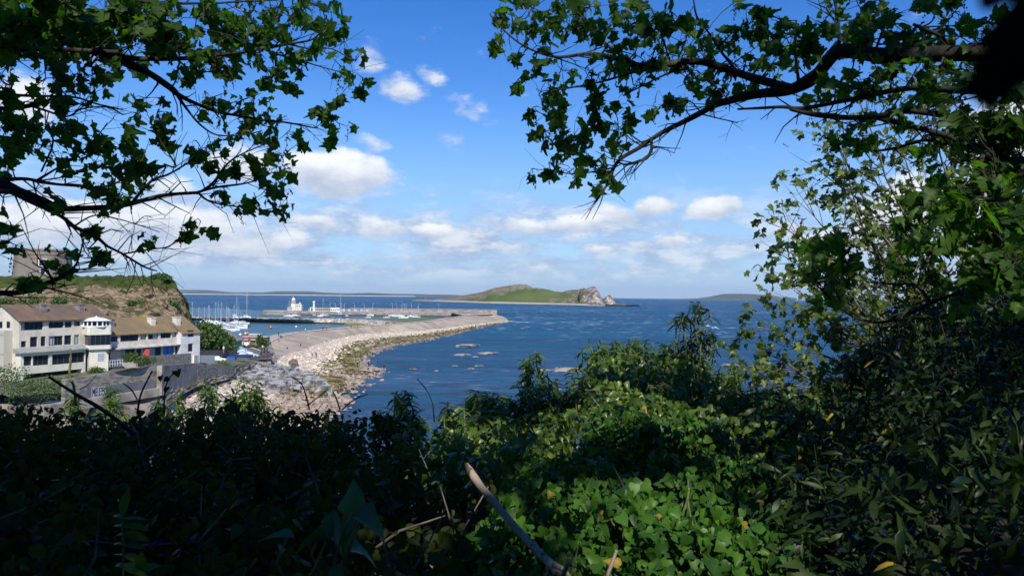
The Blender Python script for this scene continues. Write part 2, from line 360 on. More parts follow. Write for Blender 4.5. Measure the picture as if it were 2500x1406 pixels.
# ------------------------------------------------------------------ beach and pier
def shoremat(name):
    m = bpy.data.materials.new(name); m.use_nodes = True; T = NT(m.node_tree); p = m.node_tree.nodes['Principled BSDF']
    g = T.new('ShaderNodeNewGeometry').outputs['Position']
    cov = T.new('ShaderNodeAttribute', attribute_name='cover').outputs['Fac']
    vor = T.new('ShaderNodeTexVoronoi'); T.l.new(T.mapping(g, scale=(1, .6, 1)), vor.inputs['Vector']); vor.inputs['Scale'].default_value = 0.9
    st = T.step(vor.outputs['Distance'], 0.15, 0.75)
    n = T.noise(g, 0.55, 6.0, 0.7); nb = T.noise(g, 0.08, 4.0, 0.6)
    peb = T.mix(st, (0.82, 0.71, 0.55), (0.50, 0.41, 0.31))
    peb = T.mix(T.step(n, 0.52, 0.66), peb, (0.30, 0.25, 0.20))
    peb = T.mix(T.step(n, 0.60, 0.72), peb, (0.10, 0.085, 0.07))
    n4 = T.noise(g, 0.3, 6.0, 0.7); weed = T.mix(T.step(n, 0.42, 0.56), (0.20, 0.165, 0.045), (0.045, 0.036, 0.018))
    weed = T.mix(T.step(n4, 0.50, 0.42), weed, (0.34, 0.28, 0.19)); weed = T.mix(T.step(n4, 0.60, 0.66), weed, (0.20, 0.20, 0.03))
    brown = T.mix(T.step(n, 0.42, 0.62), (0.40, 0.31, 0.225), (0.13, 0.10, 0.07))
    c1 = T.m('ADD', cov, T.m('MULTIPLY', T.m('SUBTRACT', T.m('ADD', T.m('MULTIPLY', n, .6), T.m('MULTIPLY', nb, .4)), 0.5), 1.5))
    col = T.mix(T.step(c1, 0.30, 0.60), peb, weed); col = T.mix(T.step(c1, 1.35, 1.65), col, brown)
    T.l.new(col, p.inputs['Base Color']); p.inputs['Roughness'].default_value = 0.95; p.inputs['Specular IOR Level'].default_value = .2
    b = T.new('ShaderNodeBump'); b.inputs['Distance'].default_value = 0.5; T.l.new(T.m('ADD', n, vor.outputs['Distance']), b.inputs['Height'])
    T.l.new(b.outputs[0], p.inputs['Normal'])
    return m
M['shore'] = shoremat('pebbles and seaweed')
M['revet'] = mat('sloping stone revetment', (0.46, 0.38, 0.285), 0.95, (0.29, 0.23, 0.17), 0.10, 0.2, 0.8, lo=.35, hi=.7)
M['walk'] = mat('pier paving', (0.40, 0.36, 0.31), 0.95, (0.32, 0.28, 0.24), 0.12, 0.05, 1)
foot = [(1243,783,0.6),(1185,788,1.5),(1110,797,2.0),(1050,804,2.2),(1000,808,2.4),(930,811,2.6),(860,818,2.8),(810,829,3.0),(770,842,3.2),(722,858,3.3),(692,868,3.4),(664,884,3.4)]
weed = [(1244,784,0.3),(1187,793,.9),(1115,804,1.2),(1050,815,1.3),(1000,821,1.4),(930,830,1.5),(870,842,1.5),(830,860,1.5),(815,880,1.5),(800,905,1.6),(760,925,1.8),(700,940,2.2)]
wat  = [(1246,785,-.5),(1190,797,-.4),(1120,815,-.4),(1060,829,-.4),(1010,842,-.4),(960,852,-.4),(925,862,-.4),(895,882,-.4),(885,893,-.4),(950,903,-.5),(930,917,-.4),(866,936,-.5)]
crest= [(1206,768,6.0),(1170,768,6.0),(1120,773,6.0),(1060,783,6.0),(1000,789,6.0),(930,794,6.0),(860,799,6.0),(800,805,6.0),(760,809,6.0),(718,815,6.0),(690,822,5.8),(655,838,5.2)]
def beachcover(q, v, u):
    # 0 pebbles, 1 weed, 2 brown stones; real zones of the foreshore
    d = v
    band = math.exp(-((d - 0.50 - 0.03*math.sin(u*9)) / (0.16 if u > .25 else .3)) ** 2)
    far = max(0, 1 - u * 1.6)
    c = 0.05 + 0.75 * band + (1.5 * max(0, d - 0.62) / 0.3)
    if u > 0.62: c = 0.0 + 0.9 * math.exp(-((d - 0.72)/0.13)**2) + 1.6 * max(0, d - 0.80) / .2
    return c
loft('beach', [GL(foot), GL(weed), GL(wat)], 200, 40, M['shore'], 0.55, 0.5, attr=beachcover, edge=False)
# rocky foreshore below the headland
ra = [(655,838,5.2),(640,868,5.0),(600,880,5.0),(560,886,5.3),(520,895,5.6),(470,905,6.2),(380,925,6.5)]
rb = [(692,868,3.4),(668,890,3.2),(640,900,3.5),(600,915,4.0),(560,935,4.5),(500,955,5.0),(400,990,5.5)]
rc = [(770,900,1.9),(760,915,1.9),(740,935,2.0),(700,950,2.2),(640,970,2.5),(560,1000,3.0),(440,1050,3.5)]
rd = [(872,925,.3),(850,945,.3),(815,965,.3),(800,985,.3),(790,1010,.3),(760,1050,.5),(640,1120,.8)]
re = [(905,922,-.6),(872,945,-.6),(835,965,-.6),(812,985,-.6),(800,1015,-.6),(790,1060,-.6),(690,1140,-.6)]
M['slope'] = mat('concrete and gravel slope', (0.27, 0.245, 0.21), 0.95, (0.17, 0.15, 0.125), 0.25, 0.15, 1.5, lo=.35, hi=.65)
loft('shore_slope', [GL(ra), GL(rb)], 60, 12, M['slope'], 0.3, 0.4, edge=False)
loft('rocky_shore', [GL(rb), GL(rc), GL(rd), GL(re)], 120, 70, M['shore'], 1.0, 0.55, edge=False,
     attr=lambda q, v, u: 0.15 + 1.1*max(0, v-.33)*(1 if v < .8 else 1.9) + .35*noise.noise(q*.12))
# ---- east pier, near arm: walk, seaward slope, harbour wall
inner = [(1130,770,6.0),(1110,773,6.0),(1085,776,6.0),(1040,783,6.0),(990,787.5,6.0),(925,792,6.0),(850,797,6.0),(790,803,6.0),(745,807.5,6.0),(700,812,6.0),(672,816,5.8),(640,824,5.2)]
low = [(p[0], p[1], p[2]) for p in inner]
pier = empty('harbour_pier', G(1000, 789, 0))
def loc(o, par):
    o.parent = par; o.matrix_parent_inverse = par.matrix_world.inverted() if False else Matrix.Translation(-par.location); return o
loc(loft('sloping_face', [GL(crest), GL(foot)], 120, 16, M['revet'], 0.35, 0.3, kind=None, edge=False), pier)
loc(loft('walkway', [GL(inner), GL(crest)], 120, 4, M['walk'], 0.0, kind=None), pier)
iw = GL(inner)
loc(loft('harbour_wall', [iw, [Vector((p.x-.5, p.y, -1.0)) for p in iw]], 120, 5, M['quaywall'], 0.15, 0.5, kind=None), pier)
# coping ridge along the crest
cr = resample(GL(crest), 90); mb = MB()
mb.tube([p + Vector((0, 0, .12)) for p in cr], .35, 4); loc(mb.build('coping', M['quay']), pier)
tag(pier, 'long curving stone pier arm with sloping seaward face beside the pebble beach', 'pier')
# ---- far arm with quay, parapet and the two lights
A0 = Vector((G(1206,768,6.0).x, G(1206,768,6.0).y, 0)); A1 = Vector((G(668,768,0).x, G(668,768,0).y, 0))
A0w = G(1130, 774, 0); A1w = G(672, 768.5, 0)
u = (A1w - A0w).normalized(); nrm = Vector((u.y, -u.x, 0)); 
if nrm.y > 0: nrm = -nrm
LQ = (A1w - A0w).length; FQ = frame((A0w.x, A0w.y, 0), u, nrm)     # t>0 towards the camera side
arm = empty('outer_quay', (A0w.x, A0w.y, 0))
def jit(mb, amp, sc_):
    mb.v = [tuple(Vector(v) + noise.noise_vector(Vector(v) * sc_) * amp) for v in mb.v]
mb = MB()
for k in range(60): mb.fbox(FQ, LQ*k/60, LQ*(k+1)/60+.05, -14, 0, 1.25, 4.0)
loc(mb.build('quay_wall', M['quaywall']), arm)
mb = MB(); mb.fbox(FQ, 0, LQ, -14, .35, -1, 1.25); loc(mb.build('tide_band', M['wet']), arm)
mb = MB(); mb.fbox(FQ, -20, LQ, -13.9, 0.05, 4.003, 4.12); loc(mb.build('quay_deck', M['quay']), arm)
mb = MB()
mb.fbox(FQ, -34, LQ*.62, -17.5, -14, 1, 7.4); mb.fbox(FQ, LQ*.62, LQ-30, -17.5, -14, 1, 6.6)
for k in range(70): s = LQ*.62*k/70; mb.fbox(FQ, s, s+.5, -13.98, -13.7, 4.1, 7.1)
loc(mb.build('parapet_wall', M['quaywall']), arm)
mb = MB(); mb.fbox(FQ, -34, LQ*.62, -17.7, -13.6, 7.4, 7.65); loc(mb.build('coping', M['quay']), arm)
mb = MB()      # rounded head of the arm
c = FQ(LQ, -8, 0); mb.lathe([(17, -1), (17, 1.2), (16.5, 1.25), (16.3, 4.0)], 28, (c.x, c.y), 0); loc(mb.build('pier_head', M['quaywall']), arm)
mb = MB(); mb.lathe([(16, 4.004), (16, 4.3)], 28, (c.x, c.y), 0); loc(mb.build('pier_head_deck', M['quay']), arm)
mb = MB(); mb.fbox(FQ, 0.33*LQ-4, 0.33*LQ+4, .4, 1.4, 0, 2); loc(mb.build('steps', M['quaywall']), arm)
tag(arm, 'granite quay arm with high parapet running out to the old lighthouse', 'pier')
# corner fill
mb = MB(); pc = [G(1130,770,6.0), G(1206,768,6.0), G(1190,764.5,6.0), G(1100,763.5,6.0)]
mb.add([(p.x,p.y,6.02) for p in pc], [(0,1,2,3)]); o = mb.build('pier_corner', M['walk']); o['kind'] = 'structure'
ro = [G(1206,768,6.0), G(1190,764.5,6.0), G(1140,763,6.0), G(1095,763.0,6.0)]
rp = [G(1246,784,-.6), G(1225,772,-.6)+Vector((0,10,0)), G(1170,768,-.6)+Vector((0,40,0)), G(1110,767,-.6)+Vector((0,60,0))]
loft('pier_corner_slope', [ro, rp], 20, 8, M['revet'], .2, .3)

# ---- middle rubble breakwater
b_top = [(420,775,3.6),(520,776,3.6),(620,776.5,3.6),(700,778,3.6),(800,778.5,3.6),(870,779.5,3.6),(920,783,3.8),(960,787,4.5),(990,790,5.4)]
b_bot = [(420,785,-.6),(520,786,-.6),(620,788,-.6),(700,790,-.6),(800,793,-.6),(840,796,-.6),(890,800,-.6),(935,801,-.6),(985,798,1.5)]
tw = GL(b_top); bw = GL(b_bot); bk = [p + Vector((0, 7, 0)) for p in tw]; bk2 = [Vector((p.x, p.y+15, -.6)) for p in tw]
def rubblemat():
    m = bpy.data.materials.new('rubble mound stone'); m.use_nodes = True; T = NT(m.node_tree); p = m.node_tree.nodes['Principled BSDF']
    g = T.new('ShaderNodeNewGeometry').outputs['Position']; sp = T.new('ShaderNodeSeparateXYZ'); T.l.new(g, sp.inputs[0])
    v = T.new('ShaderNodeTexVoronoi'); T.l.new(g, v.inputs['Vector']); v.inputs['Scale'].default_value = 0.4
    n = T.noise(g, 0.5, 4.0, .6); c = T.mix(T.step(v.outputs['Color'], .3, .8), (0.34, 0.29, 0.24), (0.66, 0.58, 0.48))
    c = T.mix(T.step(n, .5, .66), c, (0.10, .085, .065)); c = T.mix(T.step(sp.outputs[2], 1.5, .9), c, (0.035, 0.033, 0.02))
    T.l.new(c, p.inputs['Base Color']); p.inputs['Roughness'].default_value = .95
    b = T.new('ShaderNodeBump'); b.inputs['Distance'].default_value = .9; T.l.new(v.outputs['Distance'], b.inputs['Height']); T.l.new(b.outputs[0], p.inputs['Normal'])
    return m
M['rubble'] = rubblemat()
o = loft('rubble_breakwater', [bk2, bk, tw, bw], 260, 26, M['rubble'], 1.1, 0.42, kind=None)
tag(o, 'low rubble stone breakwater with dark weedy foot dividing the harbour', 'breakwater')
o = loft('weed_bank', [GL([(850,788,1.6),(900,789,1.8),(940,791,1.8),(975,793,2)]), GL([(835,795,0),(890,798,0),(930,800,0),(950,799,.3)])], 40, 10,
     mat('bright green algae', (0.24, 0.24, 0.03), .9, (0.13, .14, .03), .4), .3, .5); 
o = loft('weed_islet', [GL([(788,795.6,0),(800,794.8,.6),(812,795.6,0)]), GL([(788,798.2,0),(800,798.8,.1),(812,797.6,0)])], 16, 6, bpy.data.materials['bright green algae'], .12, 1)

# ------------------------------------------------------------------ islands and far coast
def islandmat():
    m = bpy.data.materials.new('island grass and rock'); m.use_nodes = True; T = NT(m.node_tree); p = m.node_tree.nodes['Principled BSDF']
    g = T.new('ShaderNodeNewGeometry').outputs['Position']; cov = T.new('ShaderNodeAttribute', attribute_name='cover').outputs['Fac']
    n = T.noise(g, 0.045, 7.0, .7); n2 = T.noise(g, 0.006, 4.0, .6); n3 = T.noise(g, .07, 5.0, .7)
    grass = T.mix(T.step(n2, .4, .6), (0.095, 0.150, 0.026), (0.155, 0.175, 0.045))
    heath = T.mix(T.step(n, .42, .6), (0.20, 0.17, 0.085), (0.34, 0.28, 0.20))
    heath = T.mix(T.step(n3, .52, .64), heath, (0.07, 0.075, 0.03))
    rock = T.mix(T.step(n3, .42, .58), (0.48, 0.41, 0.345), (0.13, 0.10, 0.08))
    sand = (0.52, 0.44, 0.35)
    k = T.m('ADD', cov, T.m('MULTIPLY', T.m('SUBTRACT', n, .5), 1.8))
    c = T.mix(T.step(k, .4, .6), grass, heath); c = T.mix(T.step(k, 1.4, 1.6), c, rock); c = T.mix(T.step(cov, 2.45, 2.55), c, sand)
    c = T.mix(T.step(cov, 3.4, 3.5), c, (0.045, 0.038, 0.03))
    T.l.new(c, p.inputs['Base Color']); p.inputs['Roughness'].default_value = .95; p.inputs['Specular IOR Level'].default_value = .1
    b = T.new('ShaderNodeBump'); b.inputs['Distance'].default_value = 9.0; T.l.new(n3, b.inputs['Height']); T.l.new(b.outputs[0], p.inputs['Normal'])
    return m
M['island'] = islandmat()
def interp(tab, x):
    if x <= tab[0][0]: return tab[0][1]
    for (a, b), (c, d) in zip(tab, tab[1:]):
        if x <= c: return b + (d - b) * (x - a) / (c - a)
    return tab[-1][1]
sil = [(1005,732.2),(1030,730.5),(1055,731),(1080,728.5),(1110,726),(1130,721),(1150,717.5),(1168,714),(1180,711.5),(1195,706),(1210,702),(1225,699.5),(1240,697),(1255,694.5),(1270,693),(1285,694.5),(1294,698.5),(1300,702),(1320,703),(1340,706.5),(1355,711),(1372,712.5),(1385,709),(1400,706.5),(1425,705.5),(1433,707.5),(1438,704.5),(1446,702.3),(1454,704),(1459,711),(1464,719),(1469,728),(1472,738),(1480,741.5),(1520,744),(1562,747)]
shr = [(1005,733.6),(1060,735.6),(1130,738),(1200,740.6),(1300,742.5),(1380,744.6),(1440,746.5),(1500,747.8),(1562,747.8)]
NU, NV = 300, 34; vs = []; A = []
for j in range(NV):
    v = j / (NV - 1)
    for k in range(NU):
        px = 1005 + 557 * k / (NU - 1)
        s0 = G(px, interp(shr, px), 0); d0 = s0.y; ridge_d = d0 + 330
        top = D(px, interp(sil, px), ridge_d)
        if v < .62:
            f = v / .62; y = d0 + (ridge_d - d0) * f
            x = px_x = ray(px, 725).x / ray(px, 725).y * y
            if px > 1415: prof = min(1, max(0, (f - .25) / .22)) ** .7 if px < 1473 else f
            else: prof = max(0, (f - .12) / .88) ** 1.25
            if top.z < 6: prof = f
            z = max(0.0, top.z) * prof
            if px < 1472 and f > 0: z = max(z, min(top.z * .5, (4.5 if px < 1440 else 3) * min(1, f / .09)))
            rk = 4.0 if f < .035 and px > 1330 else (2.6 if f < .13 and px < 1440 else 0)
            cov = 0.15
            hh = z / max(top.z, 1)
            thr = interp([(1005,.1),(1100,.2),(1160,.35),(1210,.5),(1260,.62),(1290,.85),(1310,1.05),(1365,1.1),(1385,.8),(1405,.45),(1425,.3),(1445,-.2)], px)
            w3 = .35 * noise.noise(Vector((px*.03, hh*3, 0))) + .2 * noise.noise(Vector((px*.09, hh*8, 1)))
            cov = max(0.0, min(1.0, (hh - thr + w3*.6) / .18 + .5)); cov += max(0, min(1, (px - 1418 + 40*w3) / 26)) * (2 - cov)
            if 1340 < px < 1405 and .1 < hh < .45 and w3 > -.05: cov = max(cov, .75)
            if px > 1478: cov = 4.0
            if rk: cov = rk
            if px > 1440 and rk: cov = 4.0
        else:
            f = (v - .62) / .38; y = ridge_d + 380 * f; x = ray(px, 725).x / ray(px, 725).y * y; z = top.z * (1 - f ** 1.5); cov = 1.0
        q = Vector((x, y, z)); a = min(1, z / 12)
        amp = 9 if (px > 1425 and px < 1475) else (2.2 if px < 1295 or px > 1375 else .8)
        nz = (noise.noise(q * .012) + .5 * noise.noise(q * .03) + .3 * noise.noise(q * .08)) * amp * a
        if abs(v - .62) < .05: nz *= .35
        vs.append((x, y + nz * 1.5, z + nz - (1.0 if (v == 0 or v == 1) else 0))); A.append(cov)
mb = MB(); mb.add(vs, [(j*NU+k, j*NU+k+1, (j+1)*NU+k+1, (j+1)*NU+k) for j in range(NV-1) for k in range(NU-1)])
o = mb.build('island', M['island'], None, True); at = o.data.attributes.new('cover', 'FLOAT', 'POINT'); at.data.foreach_set('value', A); o['kind'] = 'structure'
# sea stack beside it
def crag(name, c, rx, ry, h, m, seed, n=18, nz=14, amp=.28, prof=None):
    vs = []; fs = []
    for j in range(nz):
        f = j / (nz - 1); r = (1 - f ** 2.2) ** .6 * .95 + .05 if prof is None else prof(f)
        for k in range(n):
            a = 2*math.pi*k/n; d = Vector((math.cos(a), math.sin(a), f * 1.6))
            w = r * (1 + amp * 1.3 * noise.noise(d * 1.7 + Vector((seed, 0, 0))) + amp * noise.noise(d * 4 + Vector((seed, 3, 0))))
            vs.append((c[0] + math.cos(a) * rx * w, c[1] + math.sin(a) * ry * w, c[2] + f * h + h*.06*noise.noise(d*3+Vector((0,seed,0)))))
    for j in range(nz-1):
        for k in range(n): k2 = (k+1) % n; fs.append((j*n+k, j*n+k2, (j+1)*n+k2, (j+1)*n+k))
    fs.append(tuple((nz-1)*n+k for k in range(n)))
    mb = MB(); mb.add(vs, fs); return mb.build(name, m)
M['guano'] = mat('pale guano streaked rock', (0.50, 0.43, 0.36), .95, (0.17, .13, .11), .06, 4.0, .08, lo=.42, hi=.6)
c = D(1487, 741, 2120); o = crag('sea_stack', (c.x, c.y, -1), 17, 17, 29, M['guano'], 3.3, 26, 22, .32, prof=lambda f: (1-f*.55) if f < .8 else .56*(1-(f-.8)/.2*.75)); tag(o, 'pale jagged sea stack standing off the right end of the island', 'rock')
for j, (px, py, w) in enumerate(((1445, 741, 17), (1457, 742, 13))):
    c = D(px, py, 2180); o = crag('crag', (c.x, c.y, -1), w, w, (44, 28)[j], M['guano'], 5.1 + j, 28, 22, .34, prof=lambda f: 1 - f*.5 if f < .85 else .57*(1-(f-.85)/.15*.6))
    tag(o, ('tall pale cliff crag at the right end of the island', 'lower pale crag in front of the tall cliff of the island')[j], 'rock')
o = crag('ruined_tower', tuple(D(1038, 731.5, 3350)), 9, 9, 11, M['darkrock'], 1, 14, 5, .06, prof=lambda f: 1-.12*f); tag(o, 'squat brown round tower on the low left point of the island', 'tower')
mb = MB(); c = D(1231, 733, 2620); mb.box(c.x-9, c.x+9, c.y-3, c.y+3, c.z-6, c.z+2); mb.box(c.x+6, c.x+9, c.y-3, c.y+3, c.z+2, c.z+3.4)
tag(mb.build('ruined_church', M['white']), 'tiny pale ruined church on the island grass above the shore', 'ruin')

def ridge(name, tab, base, d, depth, m, amp, cover=None, n=160):
    vs = []; x0, x1 = tab[0][0], tab[-1][0]; NVv = 8
    for j in range(NVv):
        f = j / (NVv - 1)
        for k in range(n):
            px = x0 + (x1 - x0) * k / (n - 1); top = D(px, interp(tab, px), d + depth * .6); y = d + depth * f
            x = ray(px, 723).x / ray(px, 723).y * y; z = top.z * (math.sin(min(1, f / .6) * math.pi / 2) if f <= .6 else 1 - (f-.6)/.4)
            z += noise.noise(Vector((x, y, 0)) * .0015) * amp * min(1, max(0, z) / 30) * (f > .05)
            vs.append((x, y, z if j else -2))
    mb = MB(); mb.add(vs, [(j*n+k, j*n+k+1, (j+1)*n+k+1, (j+1)*n+k) for j in range(NVv-1) for k in range(n-1)]); o = mb.build(name, m, None, True); o['kind'] = 'structure'; return o
M['far'] = mat('distant fields', (0.085, 0.105, 0.07), 1, (0.16, 0.155, 0.115), .0012, lo=.4, hi=.6, spec=.1)
ridge('far_island', [(1655,728.6),(1700,726.5),(1735,722.5),(1760,717.5),(1775,716),(1830,716),(1870,718.5),(1895,722),(1910,727),(1918,724.5),(1932,727.5),(1945,729)], 730, 9500, 1500, M['far'], 18)
ridge('far_hills', [(100,706),(300,706),(440,706.5),(500,708.5),(560,713),(600,713),(640,714.5),(680,711.5),(760,711),(800,713.5),(850,715.5),(900,714.5),(960,717),(1030,718.5),(1100,720.5),(1180,723)], 720, 11500, 1800, M['far'], 12)
mb = MB(); pts = [D(60,716,11300), D(1010,723,11300), D(1010,721.6,11300), D(60,714,11300)]
q0, q1 = D(-100, 715, 11200), D(1010, 722, 11200)
mb.hexa([(q0.x,q0.y,-1),(q1.x,q1.y,-1),(q1.x,q1.y+300,-1),(q0.x,q0.y+300,-1),(q0.x,q0.y+150,8),(q1.x,q1.y+150,8),(q1.x,q1.y+300,8),(q0.x,q0.y+300,8)])
o = mb.build('sand_spit', mat('pale sand', (.80,.74,.62), 1)); o['kind'] = 'structure'
# reef rocks in the bay
M['reef'] = mat('barnacled reef rock', (0.42, 0.35, 0.28), 0.95, (0.09, 0.075, 0.055), .35, .2, 2, lo=.45, hi=.62)
reef = [(1142,845,11,4,'long flat reef with dark top lying farthest out beyond the beach'),(1128,866,8,2,'pale reef left of the narrow one in the bay'),(1190,862,10,2.4,'narrow pale reef with white edge right of its neighbours'),(1160,871,3,1,'small pale reef stone below the narrow reef'),
 (1385,903,16,3,'wide low reef showing left of the tall shrub'),(1320,905,8,3,'short reef between the low reef and the leafy sprig'),(1790,892,8,3,'dark flat reef right of the tall shrub'),(1810,904,7,2,'pale reef just below the dark flat one'),
 (1170,893,5,1.4,'small dark reef stone left of the leafy sprig'),(1035,877,3,1,'brown stone awash right of the standing bathers'),(1112,893,4,1,'pale stone awash in mid bay'),(1150,900,4,1.3,'dark low stone awash below the pale one in mid bay'),(1010,900,5,1,'flat stone awash just beyond the rock ledge'),(898,940,6,2.4,'pale flat rock close off the near shore'),(1065,905,3,1,'small stone awash between ledge and mid bay'),(980,916,3.5,1,'dark stone awash just off the rock ledge')]
for i, (px, py, rx, h, lb) in enumerate(reef):
    c = G(px, py, 0); k = c.y / 330
    o = crag('reef_rock', (c.x, c.y, -.5), rx*k*.48, rx*k*.62, .52 + h*.22*k, M['reef'], i*2.2, 24, 7, .75); tag(o, lb, 'rock', 'reef rocks in the bay')
# large rocks and ledges of the foreshore
led = [(905,898,34,20,1.6,'rock','flat brown rock ledge running into the water below the bathers'),(846,922,12,10,2.2,'rock','pale angular rock slab at the near waterline'),(715,908,15,12,4.0,'darkrock','big dark rounded boulder standing over the grey rubble'),(690,935,10,8,2.2,'darkrock','dark slab at the foot of the big dark boulder'),(820,935,10,8,1.5,'rock','tan rock lying left of the angular slab'),(640,930,10,7,2.5,'darkrock','dark rock step behind the two sunlit sprigs'),(760,945,9,8,1.4,'rock','low tan rock among green weedy stones')]
for i, (px, py, rx, ry, h, m, lb) in enumerate(led):
    c = G(px, py, 1.2); k = c.y / F
    o = crag('shore_rock', (c.x, c.y, -.2 if m == 'rock' else .8), rx*k, ry*k*1.6, h, M[m], 20+i*1.7, 24, 8, .5); tag(o, lb, 'rock')
def pebble_cloud(name, npts, f, size, m, label, cat=None):
    vs = []; fs = []; 
    base = [(-.5,-.5,-.4),(.5,-.45,-.4),(.55,.5,-.4),(-.45,.55,-.4),(-.35,-.4,.35),(.4,-.3,.4),(.35,.35,.3),(-.4,.3,.42)]
    mb = MB()
    for i in range(npts):
        p = f() + Vector((random.gauss(0, 2.2), random.gauss(0, 2.2), 0)); s = size[0] + (size[1]-size[0]) * random.random() ** 2.5; a = random.random()*6.28; ca, sa = math.cos(a), math.sin(a); e = .6 + .8*random.random()
        mb.hexa([(p.x + s*(x*ca*e - y*sa), p.y + s*(x*sa*e + y*ca), p.z + s*.8*z*(.6+.4*random.random())) for (x,y,z) in [tuple(c*(.8+.4*random.random()) for c in b) for b in base]])
    o = mb.build(name, m); tag(o, label, None, None, 'stuff'); return o
def in_quad(P):
    def f():
        a, b = random.random(), random.random(); i = min(int(a*(len(P[0])-1)), len(P[0])-2); g = a*(len(P[0])-1)-i
        return P[0][i].lerp(P[0][i+1], g).lerp(P[1][i].lerp(P[1][i+1], g), b)
    return f
M['boulder2'] = mat('tipped grey stone', (0.38, 0.37, 0.355), .95, (0.07, .066, .06), .42, .05, 3, lo=.38, hi=.62)
pebble_cloud('grey_rubble', 900, in_quad([GL([(598,882,4.6),(640,895,4),(690,905,3),(730,915,2.6)]), GL([(590,925,4.2),(640,945,3),(690,955,2.3),(735,945,2)])]), (.7, 3.2), M['boulder2'], 'tipped grey boulders below the sea wall')
pebble_cloud('shore_stones', 2600, in_quad([GL(rc), GL(rd)]), (.35, 1.5), M['rock'], 'brown stones strewn over the near foreshore')
M['weedstone'] = mat('weed covered stone', (0.22, 0.185, 0.06), .95, (0.05, .042, .022), .35, lo=.42, hi=.58)
pebble_cloud('weedy_stones', 1300, in_quad([GL([(700,935,2.2),(770,920,1.9),(812,925,1.6)]), GL([(690,968,2),(760,965,1.3),(800,950,1)])]), (.4, 1.6), M['weedstone'], 'green weed covered stones on the near foreshore')
wd = GL(weed); ft = GL(foot); wt = GL(wat)
pebble_cloud('weedy_band', 2400, in_quad([[a.lerp(b, .75) for a, b in zip(ft, wd)], [a.lerp(b, .4) for a, b in zip(wd, wt)]]), (.3, 1.3), M['weedstone'], 'band of weed covered stones along the beach')
M['pale'] = mat('pale pebbles', (0.78, 0.67, 0.52), .95, (0.50, .415, .32), .5)
pebble_cloud('pale_stones', 3200, in_quad([[a.lerp(b, .1) for a, b in zip(ft, wd)], [a.lerp(b, .9) for a, b in zip(ft, wd)]]), (.2, .9), M['pale'], 'pale pebbles and cobbles of the beach')
pebble_cloud('edge_stones', 2200, in_quad([[a.lerp(b, .5) for a, b in zip(wd, wt)], wt]), (.25, 1.1), M['rock'], 'brown stones along the water edge')

# ------------------------------------------------------------------ the headland behind the houses
def cliffmat():
    m = bpy.data.materials.new('clay cliff with scrub'); m.use_nodes = True; T = NT(m.node_tree); p = m.node_tree.nodes['Principled BSDF']
    g = T.new('ShaderNodeNewGeometry').outputs['Position']; cov = T.new('ShaderNodeAttribute', attribute_name='cover').outputs['Fac']
    n = T.noise(g, 0.32, 7.0, .65); n2 = T.noise(g, .11, 5.0, .6); n3 = T.noise(T.mapping(g, scale=(1, 1, 2.2)), .8, 5, .7)
    clay = T.mix(T.step(n3, .38, .62), (0.50, 0.375, 0.225), (0.21, 0.15, 0.085))
    clay = T.mix(T.step(n, .53, .60), clay, (0.055, 0.045, 0.025)); clay = T.mix(T.m('MULTIPLY', T.step(n2, .50, .56), T.step(n3, .40, .5)), clay, T.mix(n3, (0.08, 0.085, .03), (0.15, .135, .06)))
    clay = T.mix(T.step(n2, .42, .34), clay, (0.44, 0.33, .225))
    grass = T.mix(T.step(n, .35, .65), (0.050, 0.085, 0.018), (0.115, 0.135, 0.035))
    k = T.m('ADD', cov, T.m('MULTIPLY', T.m('SUBTRACT', n, .5), .5)); c = T.mix(T.step(k, .42, .56), clay, grass)
    T.l.new(c, p.inputs['Base Color']); p.inputs['Roughness'].default_value = .95; p.inputs['Specular IOR Level'].default_value = .15
    b = T.new('ShaderNodeBump'); b.inputs['Distance'].default_value = 1.6; T.l.new(T.m('ADD', n, n3), b.inputs['Height']); T.l.new(b.outputs[0], p.inputs['Normal'])
    return m
M['cliff'] = cliffmat()
def DL(pts): return [D(*p) for p in pts]
ct = DL([(-500,668,165),(-150,676,172),(60,680,178),(180,680,183),(280,680,188),(365,682,192),(385,676,193),(405,681,194),(428,693,196),(446,716,198),(458,742,200),(470,772,202),(482,800,204)])
ce = DL([(-500,700,155),(-150,700,164),(60,697,170),(180,699,175),(280,701,181),(365,702,186),(385,702,187),(405,704,189),(428,714,192),(444,734,194),(456,758,196),(467,784,198),(480,806,201)])
cm = DL([(-500,780,142),(-150,770,150),(60,765,156),(180,765,160),(280,765,166),(365,765,172),(385,765,174),(405,767,177),(428,770,181),(444,780,185),(456,796,190),(467,808,194),(480,815,199)])
cb = DL([(-500,900,125),(-150,890,132),(60,860,141),(180,850,146),(280,846,152),(365,842,160),(385,841,163),(405,840,167),(428,840,172),(444,842,178),(456,843,184),(467,843,190),(480,843,196)])
bk1 = [p + Vector((p.x, p.y, 0)) * (40 / p.y) + Vector((-14, 0, .3)) for p in ct]; bk2 = [p + Vector((p.x, p.y, 0)) * (130 / p.y) + Vector((-45, 0, -3)) for p in ct]
bk2 = [Vector((p.x, p.y, max(-1, p.z - 4))) for p in bk2]
loft('cliff', [bk2, bk1, ct, ce, cm, cb], 280, 120, M['cliff'], 2.3, 0.2, attr=lambda q, v, u: 1.0 if v < .57 else (0.75 if v < .61 else 0.0 + .3*noise.noise(q*.06) + (.2 if u > .72 else 0)), edge=False, smooth=False)
gA = [Vector((-140, 70, 9)), D(60,965,100), D(240,916,99), D(378,893,108), D(470,888,135), D(560,893,160), G(640,880,5.0)]
gB = [Vector((-130, 100, 8.4)), Vector((-78, 112, 8.4)), Vector((-66, 127, 8.7)), Vector((-61, 141, 8.0)), Vector((-57, 152, 6.6)), G(560,868,5.5), G(655,843,5.2)]
